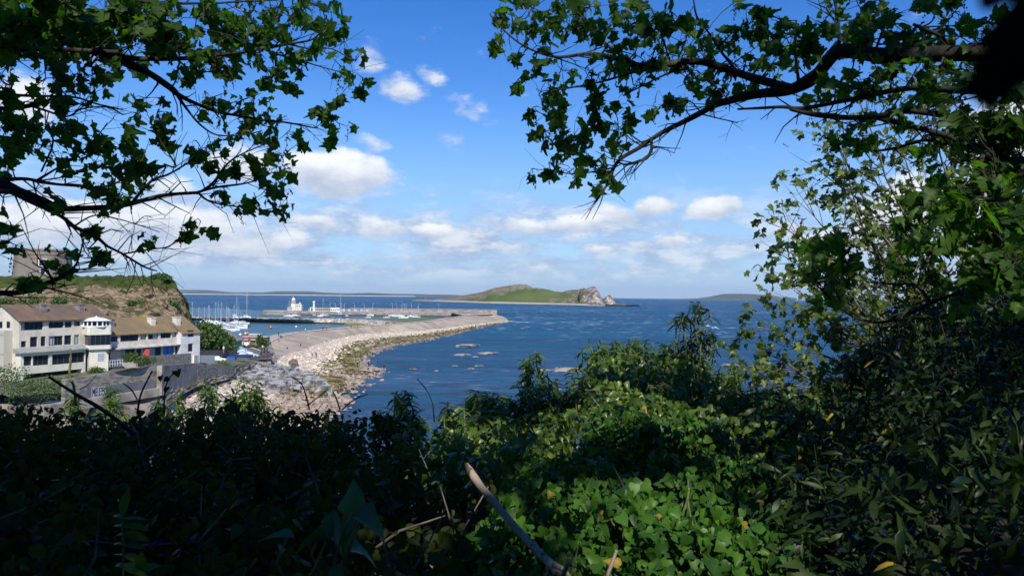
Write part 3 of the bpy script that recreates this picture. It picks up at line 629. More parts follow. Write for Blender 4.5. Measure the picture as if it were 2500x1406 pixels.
gC = [Vector((-150, 135, 9)), Vector((-96, 138, 9)), Vector((-88, 148, 9)), Vector((-82, 162, 8)), Vector((-76, 178, 6.6)), G(520,848,5.2), G(640,826,5.2)]
M['ground'] = mat('rough ground', (0.16, 0.14, 0.10), .95, (0.09, .11, .035), .3, .1, 2)
loft('ground', [gA, gB, gC], 80, 24, M['ground'], .25, .3, edge=False)
gz = [Vector((-145, 55, 2)), D(60,1100,95)-Vector((0,0,3)), D(240,1060,92), D(378,1010,100), D(470,950,126), D(560,925,150), G(640,900,3.5)]
gA2 = [gA[0], D(60,985,99), D(240,985,98), D(380,975,107), gA[4], gA[5], gA[6]]
loft('bank', [gA2, gz], 70, 18, mat('broken concrete and earth', (0.27, 0.235, 0.19), .95, (0.10, 0.085, 0.065), .35, .4, 1.2, lo=.4, hi=.6), 1.1, .4, edge=True, smooth=False)

# ------------------------------------------------------------------ buildings
class Wall:
    def __init__(s, o, u):
        s.o = Vector((o[0], o[1], 0)); s.u = Vector((u[0], u[1], 0)).normalized(); s.n = Vector((s.u.y, -s.u.x, 0)); s.fr = frame(s.o, s.u, s.n)
    def hit(s, px, py, t=0.0):
        r = ray(px, py); C = Vector((0, 0, CAMZ)); k = ((s.o + s.n * t - C).dot(s.n)) / r.dot(s.n); q = C + r * k
        return (q - s.o).dot(s.u), q.z
    def rect(s, x0, x1, y0, y1, t=0.0):
        a, _ = s.hit(x0, (y0+y1)/2, t); b, _ = s.hit(x1, (y0+y1)/2, t); _, z1 = s.hit((x0+x1)/2, y0, t); _, z0 = s.hit((x0+x1)/2, y1, t)
        return (a, b, z0, z1)
def wall_open(mb, fr, s0, s1, z0, z1, ops, t, depth=.28, mi=0):
    S = sorted({s0, s1, *[o[0] for o in ops], *[o[1] for o in ops]}); Z = sorted({z0, z1, *[o[2] for o in ops], *[o[3] for o in ops]})
    S = [v for v in S if s0 <= v <= s1]; Z = [v for v in Z if z0 <= v <= z1]
    for a, b in zip(S, S[1:]):
        for c, d in zip(Z, Z[1:]):
            ms, mz = (a+b)/2, (c+d)/2
            if any(o[0] < ms < o[1] and o[2] < mz < o[3] for o in ops): continue
            mb.add([fr(a,t,c), fr(b,t,c), fr(b,t,d), fr(a,t,d)], [(0,1,2,3)], mi)
    for (a, b, c, d) in ops:
        for q in ([fr(a,t,c), fr(a,t-depth,c), fr(b,t-depth,c), fr(b,t,c)], [fr(a,t,d), fr(b,t,d), fr(b,t-depth,d), fr(a,t-depth,d)],
                  [fr(a,t,c), fr(a,t,d), fr(a,t-depth,d), fr(a,t-depth,c)], [fr(b,t,c), fr(b,t-depth,c), fr(b,t-depth,d), fr(b,t,d)]): mb.add(q, [(0,1,2,3)], mi)
def window(fr, a, b, c, d, t, parent, div=2, m=None, fm='frame', curt=None):
    mb = MB(); w = .07; t0, t1 = t - .27, t - .17
    mb.fbox(fr, a, b, t0, t1, c, c+w); mb.fbox(fr, a, b, t0, t1, d-w, d); mb.fbox(fr, a, a+w, t0+.003, t1-.003, c+w, d-w); mb.fbox(fr, b-w, b, t0+.003, t1-.003, c+w, d-w)
    for k in range(1, div): s = a + (b-a)*k/div; mb.fbox(fr, s-w/2, s+w/2, t0+.003, t1-.003, c+w, d-w)
    f = mb.build('window', M[fm], parent)
    mb = MB(); tt = t - .24; mb.add([fr(a,tt,c), fr(b,tt,c), fr(b,tt,d), fr(a,tt,d)], [(0,1,2,3)]); mb.build('pane', m or M['glass'], f)
    if curt:
        mb = MB(); a2, b2 = a+(b-a)*curt[0], a+(b-a)*curt[1]; tt = t-.235; mb.add([fr(a2,tt,c+.1), fr(b2,tt,c+.1), fr(b2,tt,d-.1), fr(a2,tt,d-.1)], [(0,1,2,3)]); mb.build('curtain', M['curtain'], f)
    return f
blk = empty('apartment_building'); tag(blk, 'cream three storey block with brown tiled roof and strip windows at the far left', 'building')
A = Vector((D(47, 783, 116).x, 116)); B = Vector((D(197, 779, 126).x, 126))
WA = Wall(A, B - A); fr = WA.fr
sE, zE = WA.hit(48, 783.3); SR, _ = WA.hit(262, 800)
zEave = zE
zb = WA.hit(55, 932, 1.2)[1]; zc = WA.hit(120, 856, 0)[1]
top = [WA.rect(*r) for r in [(51.4,105.6,785.5,806),(119,155.4,785.5,801),(158.4,175.7,784.8,799.5),(181,196,784.3,796)]]
mid = [WA.rect(*r) for r in [(51.4,64.7,832.5,847.5),(73.3,92,822,847),(99.6,112,821,845),(119,154,820,843),(157,175,818,841),(181,193,817,840)]]
tops = [t for t in top]; zt0 = max(t[3] for t in top)
mb = MB(); wall_open(mb, fr, 0, SR, zc - .4, zEave, top + mid, 0)
GW = Wall(A, -WA.n); apx_s, apx_z = GW.hit(5, 746)           # gable plane, s runs away from the corner
GWf = GW.fr; aw = -apx_s if apx_s < 0 else apx_s; sgn = 1
g_s = abs(apx_s)
# gable wall (pentagon) with reveals left out, windows set on it
def gp(s, z): return fr(0, -s, z)
mb.add([gp(0, zb-3), gp(0, zEave), gp(g_s, apx_z), gp(2*g_s, zEave), gp(2*g_s, zb-3)], [(0,1,2,3,4)])
mb.add([fr(SR, 0, zb-3), fr(SR, -2*g_s, zb-3), fr(SR, -2*g_s, zEave), fr(SR, -g_s, apx_z), fr(SR, 0, zEave)], [(0,1,2,3,4)])
mb.add([fr(0, -2*g_s, zb-3), fr(SR, -2*g_s, zb-3), fr(SR, -2*g_s, zEave), fr(0, -2*g_s, zEave)], [(3,2,1,0)])
mb.build('wall', [M['pinkwhite']], blk)
mb = MB(); mb.fbox(fr, -.06, -.003, -2*g_s, 1.2, zb-1, zEave-.3) if False else None
# projecting ground storey
TP = 1.2
lows = [WA.rect(*r, TP) for r in [(58,77.7,869,892.5),(80.7,119.5,867,891.5),(127.5,172,864,889),(175,207,860,885)]]
zl0 = WA.hit(130, 907, TP)[1]; zl1 = WA.hit(130, 857.5, TP)[1]; s0l = WA.hit(51, 870, TP)[0]; s1l = WA.hit(209, 870, TP)[0]
mb = MB(); wall_open(mb, fr, s0l, s1l, zl0, zl1, lows, TP)
mb.add([fr(s0l, TP, zl0), fr(s0l, TP, zl1), fr(s0l, 0, zl1), fr(s0l, 0, zl0)], [(0,1,2,3)]); mb.add([fr(s0l, TP, zl0), fr(s1l, TP, zl0), fr(s1l, 0, zl0), fr(s0l, 0, zl0)], [(3,2,1,0)])
mb.build('lower_wall', M['cream'], blk)
mb = MB(); mb.hexa([fr(s0l-.4,0,zl1),fr(s0l-.4,TP+.5,zl1+.003),fr(s1l+.3,TP+.5,zl1+.003),fr(s1l+.3,0,zl1),fr(s0l-.4,0,zl1+.75),fr(s0l-.4,TP+.5,zl1+.15),fr(s1l+.3,TP+.5,zl1+.15),fr(s1l+.3,0,zl1+.75)])
mb.build('canopy_roof', mat('weathered canopy', (.34,.32,.28), .9, (.24,.27,.26), .8), blk)
mb = MB(); mb.fbox(fr, s0l+.5, s1l-.6, -1.5, -.2, zb-2, zl0); mb.build('undercroft', mat('dark green void shade', (.012,.03,.028), .7), blk)  # solid dark box stands in for the shade of the open void
mb = MB(); mb.fbox(fr, s0l-.6, s0l+.5, -.5, TP, zb-3, zl0-.003); mb.build('corner_wall', M['cream'], blk)
mb = MB(); mb.fbox(fr, s1l-.6, s1l, -.5, TP, zb-3, zl0-.003); mb.build('corner_wall', M['cream'], blk)
cur = {0: (0, .2)}
for i, w in enumerate(top): window(fr, *w, 0, blk, (5,3,2,2)[i], None, 'frame', (0.02, .2) if i == 0 else None)
for i, w in enumerate(mid): window(fr, *w, 0, blk, (1,1,1,3,1,1)[i], None, 'frame', (.05, .45) if i == 3 else ((.2, .9) if i == 5 else None))
for i, w in enumerate(lows): window(fr, *w, TP, blk, (1,3,3,2)[i], None, 'frame', (.05, .95) if i == 1 and False else None)
# gable windows and balcony
for (x0, x1, y0, y1) in [(17, 24.5, 785, 800), (-4, 6, 785, 800)]:
    a, b, c, d = GW.rect(x0, x1, y0, y1); a, b = sorted((a, b)); f2 = lambda s, t, z: GW.fr(s, -t, z)
    mb = MB(); mb.hexa([GW.fr(a,-.05,c) if False else fr(.02,-abs(b),c), fr(-.06,-abs(b),c), fr(-.06,-abs(a),c), fr(.02,-abs(a),c), fr(.02,-abs(b),d), fr(-.06,-abs(b),d), fr(-.06,-abs(a),d), fr(.02,-abs(a),d)]); mb.build('window', M['glass'], blk)
mb = MB()
bz = [GW.hit(8, y)[1] for y in (803, 812, 815, 862)]; bs = abs(GW.hit(31, 830)[0]); bs2 = abs(GW.hit(17, 830)[0])
mb.fbox(fr, -1.4, -.003, -2*g_s, -bs, bz[2]-.15, bz[2]); mb.fbox(fr, -1.4, -.003, -2*g_s, -bs, bz[3]-.15, bz[3]); mb.fbox(fr, -1.4, -.003, -bs2, -bs+.003, bz[3]-6, bz[2]+.6); mb.build('balcony', mat('grey cream render', (.48,.46,.38), .9), blk)
mb = MB(); mb.fbox(fr, -1.36, -1.32, -2*g_s, -bs2, bz[2], bz[0]); mb.fbox(fr, -1.36, -1.32, -2*g_s, -bs2, bz[3], bz[3]+.9); mb.build('balcony_glass', mat('pale green glass', (.25,.33,.28), .2), blk)
# roof
def gable_roof(mb, fr, s0, s1, te, tr, ze, zr, th=.14, ov=.3):
    k = (zr - ze) / (tr - te); e = te - ov if te < tr else te + ov; z2 = ze + k * (e - te)
    mb.hexa([fr(s0,e,z2),fr(s1,e,z2),fr(s1,tr,zr),fr(s0,tr,zr),fr(s0,e,z2+th),fr(s1,e,z2+th),fr(s1,tr,zr+th),fr(s0,tr,zr+th)])
mb = MB(); gable_roof(mb, fr, -.25, SR+.2, 0, -g_s, zEave+.02, apx_z+.02); gable_roof(mb, fr, -.25, SR+.2, -2*g_s, -g_s-.003, zEave+.02, apx_z+.02)
rf = mb.build('roof', M['roof'], blk)
mb = MB(); mb.fbox(fr, -.2, SR, .3, .42, zEave-.22, zEave-.06); mb.build('gutter', M['frame'], rf)
for i, (x0, x1, y0, y1) in enumerate([(80,112,745,767),(177,200,744,765)]):
    t = -.55*g_s; s0, z0 = WA.hit(x0+ (16 if i == 0 else 12), y1, t); s1, _ = WA.hit(x1, y1, t); z1 = WA.hit((x0+x1)/2, y0, t)[1]
    mb = MB(); mb.fbox(fr, s0, s0+1.1, t-.9, t+.4, z0-.6, z1); mb.fbox(fr, s0-.08, s0+1.18, t-.98, t+.48, z1, z1+.15); ch = mb.build('chimney', M['stone'], rf)
    mb = MB()
    for q in range(2): c = fr(s0+.35+.4*q, t-.3, 0); mb.lathe([(.13, z1+.15), (.11, z1+.5)], 8, (c.x, c.y))
    mb.build('chimney_pot', M['brick'], ch)
# rain pipe + hanging white hose is a foreground stem; lookout tower
tw_ = empty('lookout_tower'); tag(tw_, 'square cream corner tower topped by a white glazed octagonal lantern', 'tower')
s_c, _ = WA.hit(238, 850, 1.0); TC = fr(s_c, .6, 0); ft_ = frame(TC, WA.u * .93 + WA.n * .37)
tz = lambda y: CAMZ - (y - 712.4) * TC.y / F
mb = MB(); mb.fbox(ft_, -1.5, 1.5, -1.5, 1.5, tz(925), tz(849)); mb.build('shaft', M['cream'], tw_)
def chamf(mb, w, c, z0, z1, mi=0):
    P = [(w-c,w),(w,w-c),(w,-w+c),(w-c,-w),(-w+c,-w),(-w,-w+c),(-w,w-c),(-w+c,w)]; vs = [ft_(x, y, z0) for x, y in P] + [ft_(x, y, z1) for x, y in P]
    mb.add(vs, [tuple(range(8)), tuple(range(8, 16))[::-1]] + [(i, i+8, (i+1) % 8+8, (i+1) % 8) for i in range(8)], mi)
mb = MB(); chamf(mb, 1.95, .35, tz(851), tz(841)); chamf(mb, 1.95, .35, tz(816), tz(797.5)); chamf(mb, 1.75, .3, tz(841)-.01, tz(816)+.01, 0); mb.build('upper_body', M['cream'], tw_)
mb = MB(); mb.fbox(ft_, -1.5, 1.65, 1.0, 1.80, tz(840.7), tz(816.3)); g = mb.build('bay_window', M['glass'], tw_)
mb = MB()
for k in range(5): s = -1.5 + 3.15*k/4; mb.fbox(ft_, s-.04, s+.04, 1.81, 1.88, tz(840.6), tz(816.4))
mb.fbox(ft_, -1.75, -1.45, -.2, 1.9, tz(840.9), tz(816.1)); mb.build('mullion', M['frame'], g)
mb = MB(); a, z = 0, 0; mb.fbox(ft_, -.2, .85, 1.48, 1.53, tz(880), tz(861)); mb.build('window', M['curtain'], tw_)
mb = MB(); mb.lathe([(2.2, tz(798.5)), (2.38, tz(797)), (2.38, tz(794.8)), (2.15, tz(794.6))], 8, (TC.x, TC.y), a0=.2); mb.build('lantern_base', M['white'], tw_)
mb = MB(); mb.lathe([(1.95, tz(795)), (1.95, tz(783.5))], 8, (TC.x, TC.y), a0=.2); mb.build('lantern_glass', M['glass'], tw_)
for k in range(16):
    mb = MB(); a = .2 + 2*math.pi*k/16; r = 2.08 if k % 2 == 0 else 1.95; x, y = TC.x + r*math.cos(a), TC.y + r*math.sin(a); mb.tube([(x, y, tz(795)), (x, y, tz(783))], .10, 5); mb.build('lantern_post', M['white'], tw_)
mb = MB(); mb.lathe([(2.35, tz(783.8)), (2.45, tz(782.4)), (1.3, tz(776.5)), (.1, tz(773.2)), (.06, tz(770.5))], 8, (TC.x, TC.y), a0=.2); mb.build('lantern_roof', mat('white lead roof', (.76,.79,.82), .5), tw_)
# long low wing
wing = empty('terraced_house'); tag(wing, 'long two storey wing with tan lichened roof and three cream chimneys', 'house')
C0 = Vector((D(266, 817, 131).x, 131)); D0 = Vector((D(432, 808, 145).x, 145)); WW = Wall(C0, D0 - C0); fw = WW.fr
LW = (D0 - C0).length; zWe = (WW.hit(268, 816.7)[1] + WW.hit(430, 808.4)[1]) / 2; rt = -3.6; zWr = (WW.hit(300, 777, rt)[1] + WW.hit(430, 773, rt)[1]) / 2
LE = WW.hit(488, 840, 1.0)[0]; SH = WW.hit(442, 840, 1.0)[0]
ups = [WW.rect(*r) for r in [(267,288,820.5,834),(294,339,817.5,833),(343,358,816.5,829),(361.5,387,815.5,828),(392,418,813,825.5),(420,431,811.5,823)]]
dns = [WW.rect(*r, .3) for r in [(296,330,852,872),(333,346,851,870),(349,365,849,869),(368,394,848,869),(398,425,845,868),(427,440,844,864)]]
zw0 = 7.5; mb = MB(); zm = WW.hit(350, 841, 0)[1]
wall_open(mb, fw, -4, SH, zm, zWe, ups, 0); wall_open(mb, fw, -4, SH, zw0-2, zm, dns, .3)
mb.add([fw(LE,-7.2,zw0-4), fw(LE,-7.2,zWe), fw(LE,rt,zWr), fw(LE,1,zWe-.35), fw(LE,1,zw0-4)], [(0,1,2,3,4)])
mb.add([fw(-4,-7.2,zw0-2), fw(-4,-7.2,zWe), fw(-4,rt,zWr), fw(-4,0,zWe), fw(-4,0,zw0-2)], [(4,3,2,1,0)]); mb.add([fw(-4,-7.2,zw0-4), fw(LE,-7.2,zw0-4), fw(LE,-7.2,zWe), fw(-4,-7.2,zWe)], [(3,2,1,0)])
mb.build('wall', M['pinkwhite'], wing)
for i, w in enumerate(ups): window(fw, *w, 0, wing, (1,2,1,2,2,1)[i], None, 'frame', {2: (.3,.9), 3: (.55,.95), 5: (.2,.9)}.get(i))
cols = [None, None, M['navy'], M['navy'], M['blue'], M['curtain']]
for i, w in enumerate(dns): window(fw, *w, .3, wing, 1 + (i in (0, 3, 4)), cols[i] if i in (4,) else None, 'frame', {3: (.1,.5), 0: (.05,.35)}.get(i))
mb = MB(); a0 = WW.hit(284, 845, 1.5)[0]; mb.hexa([fw(a0,0.003,zm-.25),fw(a0,1.8,zm-.45),fw(SH,1.0,zm-.45),fw(SH,0.003,zm-.25),fw(a0,0.003,zm+.0),fw(a0,1.8,zm-.33),fw(SH,1.0,zm-.33),fw(SH,0.003,zm+.0)])
mb.build('veranda_roof', mat('bright metal veranda', (.55,.54,.53), .5, (.36,.33,.30), .8), wing)
mb = MB(); a1 = WW.hit(262, 850, 2.5)[0]; a2 = WW.hit(294, 850, 2.5)[0]; zz = WW.hit(280, 858, 2.5)[1]; mb.fbox(fw, a1, a2, .4, 2.6, zz-.1, zz+.15); mb.build('porch_roof', M['frame'], wing)
mb = MB(); mb.fbox(fw, a1+.3, a2-.4, .42, .6, zz-3, zz-.1); mb.build('porch_screen', mat('dark porch', (.02,.02,.025), .5), wing)
# end house (projecting bay with two sash windows)
h1 = WW.rect(459, 471.5, 838.5, 858, 1.0); mb = MB()
wall_open(mb, fw, SH, LE, zw0-4, zWe-.35, [h1], 1.0); mb.add([fw(SH,1,zw0-4), fw(SH,1,zWe-.35), fw(SH,-.2,zWe+.2), fw(SH,-.2,zw0-4)], [(0,1,2,3)])
eh = mb.build('end_bay', M['whitewash'], wing); window(fw, *h1, 1.0, eh, 1)
dz = WW.rect(460, 471, 808, 822, 1.0); mb = MB(); mb.fbox(fw, dz[0]-.15, dz[1]+.15, -1.6, 1.02, dz[2], dz[3]+.15); dm = mb.build('dormer', M['frame'], wing)
mb = MB(); mb.add([fw(dz[0],1.03,dz[2]+.1), fw(dz[1],1.03,dz[2]+.1), fw(dz[1],1.03,dz[3]), fw(dz[0],1.03,dz[3])], [(0,1,2,3)]); mb.build('pane', M['glass'], dm)
mb = MB(); gable_roof(mb, fw, -4.2, SH, 0, rt, zWe+.02, zWr+.02); gable_roof(mb, fw, SH+.003, LE+.25, 1.0, rt, zWe-.33, zWr+.015); gable_roof(mb, fw, -4.2, LE+.25, -7.2, rt-.003, zWe+.02, zWr+.02)
rf = mb.build('roof', M['roof2'], wing)
for i, (xc, yb, yt, w) in enumerate([(273,800,781,13),(369,795,777,20),(430,802,775.5,20)]):
    t = -1.5 if i < 2 else -1.0; s1, z0 = WW.hit(xc + w/2, yb, t); z1 = WW.hit(xc, yt, t)[1]
    mb = MB(); mb.fbox(fw, s1-1.0, s1, t-1.0, t+.1, z0-.5, z1); mb.fbox(fw, s1-1.08, s1+.08, t-1.08, t+.18, z1, z1+.14); ch = mb.build('chimney', M['cream'] if i else M['stone'], rf)
    mb = MB()
    for q in range(2): c = fw(s1-.3-.4*q, t-.4, 0); mb.lathe([(.14, z1+.14), (.11, z1+.55)], 8, (c.x, c.y))
    mb.build('chimney_pot', M['brick'], ch)
# things on the terrace
def fenc(name, P0, P1, h, th, m, label, cat, zt=None):
    mb = MB(); u = (P1 - P0); u.z = 0; L = u.length; f = frame((P0.x, P0.y, 0), u); n = max(2, int(L/1.5))
    for k in range(n):
        a, b = L*k/n, L*(k+1)/n; za = P0.z + (P1.z-P0.z)*k/n; zb2 = P0.z + (P1.z-P0.z)*(k+1)/n
        mb.hexa([f(a,0,za-h),f(b+.003,0,zb2-h),f(b+.003,th,zb2-h),f(a,th,za-h),f(a,0,za),f(b+.003,0,zb2),f(b+.003,th,zb2),f(a,th,za)])
    o = mb.build(name, M[m] if isinstance(m, str) else m); tag(o, label, cat); return o, f, L
fenc('garden_wall', D(333,871,126), D(462,862,141), 2.5, .4, 'stone', 'dark rubble garden wall in front of the long wing', 'wall')
fenc('cream_wall', D(470,867,146), D(521,867,160), 1.9, .3, mat('fresh cream paint', (.80,.75,.58), .8), 'smooth bright cream wall right of the white end house', 'wall')
fenc('ledge_wall', D(468,890,138), D(524,889,156), 1.0, .6, 'concrete', 'grey concrete ledge under the bright cream wall', 'wall')
gw, fg, LG = fenc('graffiti_wall', D(150,926,93), D(379,892,108), 4.0, .6, mat('stained sea wall concrete', (0.30, 0.27, 0.23), 0.95, (0.13, 0.12, 0.10), 0.9, 0.06, 4, stretch=(1, 1, 3), lo=.4, hi=.62), 'low concrete wall with a dark painted face and block graffiti letters', 'wall')
def wz(px, py): 
    P0, P1 = D(150,926,93), D(379,892,108); w = Wall((P0.x, P0.y), (P1-P0).xy); return w, w.hit(px, py)
Wg, _ = wz(200, 950)
s0, z0 = Wg.hit(190, 972); s1, z1 = Wg.hit(205, 945); s2, z2 = Wg.hit(377, 958); s3, z3 = Wg.hit(330, 931); s4, z4 = Wg.hit(378, 928)
mb = MB(); 
for t0 in (.61,): 
    P = [Wg.fr(s0,.612,z0), Wg.fr(s2,.612,z2), Wg.fr(s4,.612,z4), Wg.fr(s3,.612,z3), Wg.fr(s1,.612,z1)]
    mb.add(P, [tuple(range(5))])
# wall box front is the side nearer the camera
o = mb.build('painted_face', M['greywall'], gw)
def graffiti():
    segs = {'S': [(.9,.95,.1,.95),(.1,.95,.1,.5),(.1,.5,.9,.5),(.9,.5,.9,.05),(.9,.05,.1,.05)], 'E': [(.1,0,.1,1),(.1,.95,.9,.95),(.1,.5,.8,.5),(.1,.05,.9,.05)],
            'C': [(.9,.8,.9,.95),(.9,.95,.1,.95),(.1,.95,.1,.05),(.1,.05,.9,.05),(.9,.05,.9,.25)], 'M': [(.1,0,.1,1),(.1,1,.5,.4),(.5,.4,.9,1),(.9,1,.9,0)], 'G': [(.9,.95,.1,.95),(.1,.95,.1,.05),(.1,.05,.9,.05),(.9,.05,.9,.45),(.9,.45,.5,.45)]}
    for wd, t, m, nm in ((.30, .03, mat('white graffiti outline', (.62,.62,.66), .8), 'graffiti_outline'), (.14, .045, mat('black graffiti fill', (.01,.01,.012), .8), 'graffiti_letters')):
        mb = MB(); x = Wg.hit(216, 950)[0]; zb_ = Wg.hit(235, 964)[1]; h = Wg.hit(235, 945)[1] - zb_; sl = .10
        for c in 'MECS':
            w = h * .40
            for j, (a, b, c_, d) in enumerate(segs[c]):
                p, q = Vector((x+a*w, zb_+b*h+sl*(x+a*w-Wg.hit(216,950)[0])*.0)), Vector((x+c_*w, zb_+d*h)); dd = (q-p).normalized(); nn = Vector((-dd.y, dd.x)) * wd/2; p = p - dd*wd*.4; q = q + dd*wd*.4; tt = .6 + t + j*.001
                mb.add([Wg.fr(p.x+nn.x, tt, p.y+nn.y), Wg.fr(q.x+nn.x, tt, q.y+nn.y), Wg.fr(q.x-nn.x, tt, q.y-nn.y), Wg.fr(p.x-nn.x, tt, p.y-nn.y)], [(0,3,2,1)])
            x += w * 1.28
        mb.build(nm, m, gw)
graffiti()
mb = MB(); mb.fbox(Wg.fr, s0-6, s2+.5, .0, 1.3, z0-1.2, z0-.1); mb.build('footing', M['concrete'], gw)
fenc('retaining_wall', D(383,892,107), D(470,886,132), 4.2, .7, 'concrete', 'cracked concrete retaining wall right of the graffiti wall', 'wall')
fenc('retaining_wall', D(472,890,132.5), D(564,892,156), 3.4, .7, bpy.data.materials['stained sea wall concrete'], 'lower stained retaining wall below the bright cream wall', 'wall')
# white railing + stairs by the tower
rr = WW.hit(262, 890, 4)[0]; mb = MB(); rz = WW.hit(270, 896, 4)[1]
for k in range(7): mb.tube([fw(rr+k*.5, 4, rz), fw(rr+k*.5, 4, rz+1.1)], .035, 5)
for h in (.5, 1.1): mb.tube([fw(rr, 4, rz+h), fw(rr+3, 4, rz+h)], .035, 5)
tag(mb.build('railing', M['white']), 'white metal railing between the corner tower and the garden', 'railing')
c = fw(WW.hit(357, 862, 1.4)[0], 1.4, WW.hit(357, 864, 1.4)[1]); 
mb = MB(); mb.box(c.x-.55, c.x+.55, c.y-.05, c.y+.05, c.z-.6, c.z+.9); mb.box(c.x-.62, c.x+.62, c.y-.08, c.y-.05, c.z-.65, c.z-.55); tag(mb.build('red_board', M['red']), 'faded red rounded board standing on the wing terrace', 'board')
def tree_mb(): pass

# ------------------------------------------------------------------ Martello tower on the hill
mt = empty('martello_tower', D(105, 676, 188)); tag(mt, 'squat round stone coastal tower with small white framed window on the cliff top', 'tower')
cx, cy, _ = mt.location; z0 = mt.location.z - 1.5; z1 = D(105, 613, 188-6).z; ka = lambda y: D(105, y, 182).z
M['martello'] = mat('grey brown lime render', (0.25, 0.21, 0.165), .95, (0.18, .15, .12), .35, .05, 3, lo=.35, hi=.7)
def ml(prof, name, m, n=48):
    mb = MB(); mb.lathe([(r, z - mt.location.z) for r, z in prof], n); return mb.build(name, m, mt)
o = ml([(6.6, z0), (6.15, ka(622)), (6.3, ka(621.5)), (6.3, ka(620)), (6.1, ka(619.8)), (6.05, z1+.15)], 'drum', M['martello'])
ml([(6.2, z1+.15), (6.25, z1+.35), (6.0, z1+.5), (5.7, z1+.75)], 'parapet', M['martello'])
mb = MB(); a = math.radians(-59); 
for (w, hh, y, nm) in ((.75, .75, 641, 'window'), (.45, .55, 662, 'lower_window')):
    zc_ = ka(y) - mt.location.z; r = 6.45; f = frame((r*math.cos(a), r*math.sin(a), 0), (-math.sin(a), math.cos(a)))
    mb = MB(); mb.fbox(f, -w-.15, w+.15, -.3, .06, zc_-hh-.12, zc_+hh+.12); wf = mb.build(nm, M['white'], mt)
    mb = MB(); mb.fbox(f, -w, w, -.2, .08, zc_-hh, zc_+hh); mb.build('pane', M['glass'], wf)
mb = MB(); mb.tube([(-.3, 0, z1-mt.location.z), (-.3, 0, z1-mt.location.z+3.4)], .05, 5); mb.build('aerial', M['mast'], mt)

# ------------------------------------------------------------------ road, wall and small buildings by the pier root
sheet('road', [G(560,866,5.35),G(575,850,5.35),G(592,846,5.35),G(630,853,5.35),G(655,863,5.35),G(668,876,5.35),G(640,878,5.35),G(600,881,5.35),G(540,886,5.35),G(520,878,5.35)], 5.42, M['asphalt'])
sheet('pavement', [G(575,846,5.4),G(600,842,5.4),G(668,868,5.4),G(668,876,5.4),G(648,861,5.4),G(600,847.5,5.4)], 5.55, M['quay'])
sheet('yard', [G(455,798,2),G(520,793,2),G(548,795.5,2),G(567,806,2),G(556,820,2),G(530,845,2),G(440,850,2)], 1.2, mat('gravel boat yard', (.17,.14,.12), .95, (.13,.12,.12), .2))
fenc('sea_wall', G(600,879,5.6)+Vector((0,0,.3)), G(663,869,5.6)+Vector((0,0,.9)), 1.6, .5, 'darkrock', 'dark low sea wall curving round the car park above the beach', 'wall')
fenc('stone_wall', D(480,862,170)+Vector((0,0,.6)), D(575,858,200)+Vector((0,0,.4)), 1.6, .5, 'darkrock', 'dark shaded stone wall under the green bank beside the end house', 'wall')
gs = empty('green_shed', D(566, 852, 212)); tag(gs, 'green boarded shed with sloping gable beside the bushes', 'shed')
mb = MB(); mb.add([(-2.0,-1,-.5),(1.0,-1,-.5),(1.0,-1,2.2),(-2.8,-1,4.6),(-2.8,-1,-.5),(-2.0,5,-.5),(1.0,5,-.5),(1.0,5,2.2),(-2.8,5,4.6),(-2.8,5,-.5)],[(4,0,1,2,3),(9,8,7,6,5),(1,6,7,2),(3,8,9,4)]); mb.build('wall', M['green'], gs)
mb = MB(); mb.hexa([(1.2,-1.2,2.1),(1.2,5.2,2.1),(-3,5.2,4.75),(-3,-1.2,4.75),(1.2,-1.2,2.25),(1.2,5.2,2.25),(-3,5.2,4.9),(-3,-1.2,4.9)]); mb.build('roof', M['stone'], gs)
bh = empty('brick_building', G(620, 842, 5.2)); tag(bh, 'low flat roofed red brick building with raised skylight hut beside the harbour', 'building')
k = bh.location.y / F
mb = MB(); f = frame((0, 0, 0), (1, .12)); mb.fbox(f, -29*k, 0*k, -5, 0, -.5, 19*k); mb.build('brick_wall', M['brick'], bh)
mb = MB(); mb.fbox(f, 0.01, 30*k, -5, -.2, -.5, 18*k); mb.build('side_wall', mat('mossy render', (.24,.24,.15), .9, (.12,.14,.06), .6), bh)
mb = MB(); mb.fbox(f, -29.5*k, 31*k, -5.3, .2, 19*k+.004, 20*k); rf = mb.build('roof', M['quay'], bh)
mb = MB(); mb.fbox(f, -12*k, 12*k, -3.5, -1, 20*k+.004, 24*k); ht = mb.build('roof_hut', M['quay'], rf); 
mb = MB(); mb.fbox(f, -14*k, 14*k, -3.9, -.6, 24*k+.004, 26.5*k); mb.build('hut_roof', M['mast'], rf)
for a in (-22, -6):
    mb = MB(); mb.fbox(f, a*k, (a+8)*k, -.1, .04, 5*k, 12*k); w = mb.build('window', M['frame'], bh); mb = MB(); mb.fbox(f, (a-1)*k, (a+9)*k, 0, .5, 12*k+.01, 13.2*k); mb.build('awning', M['white'], w)

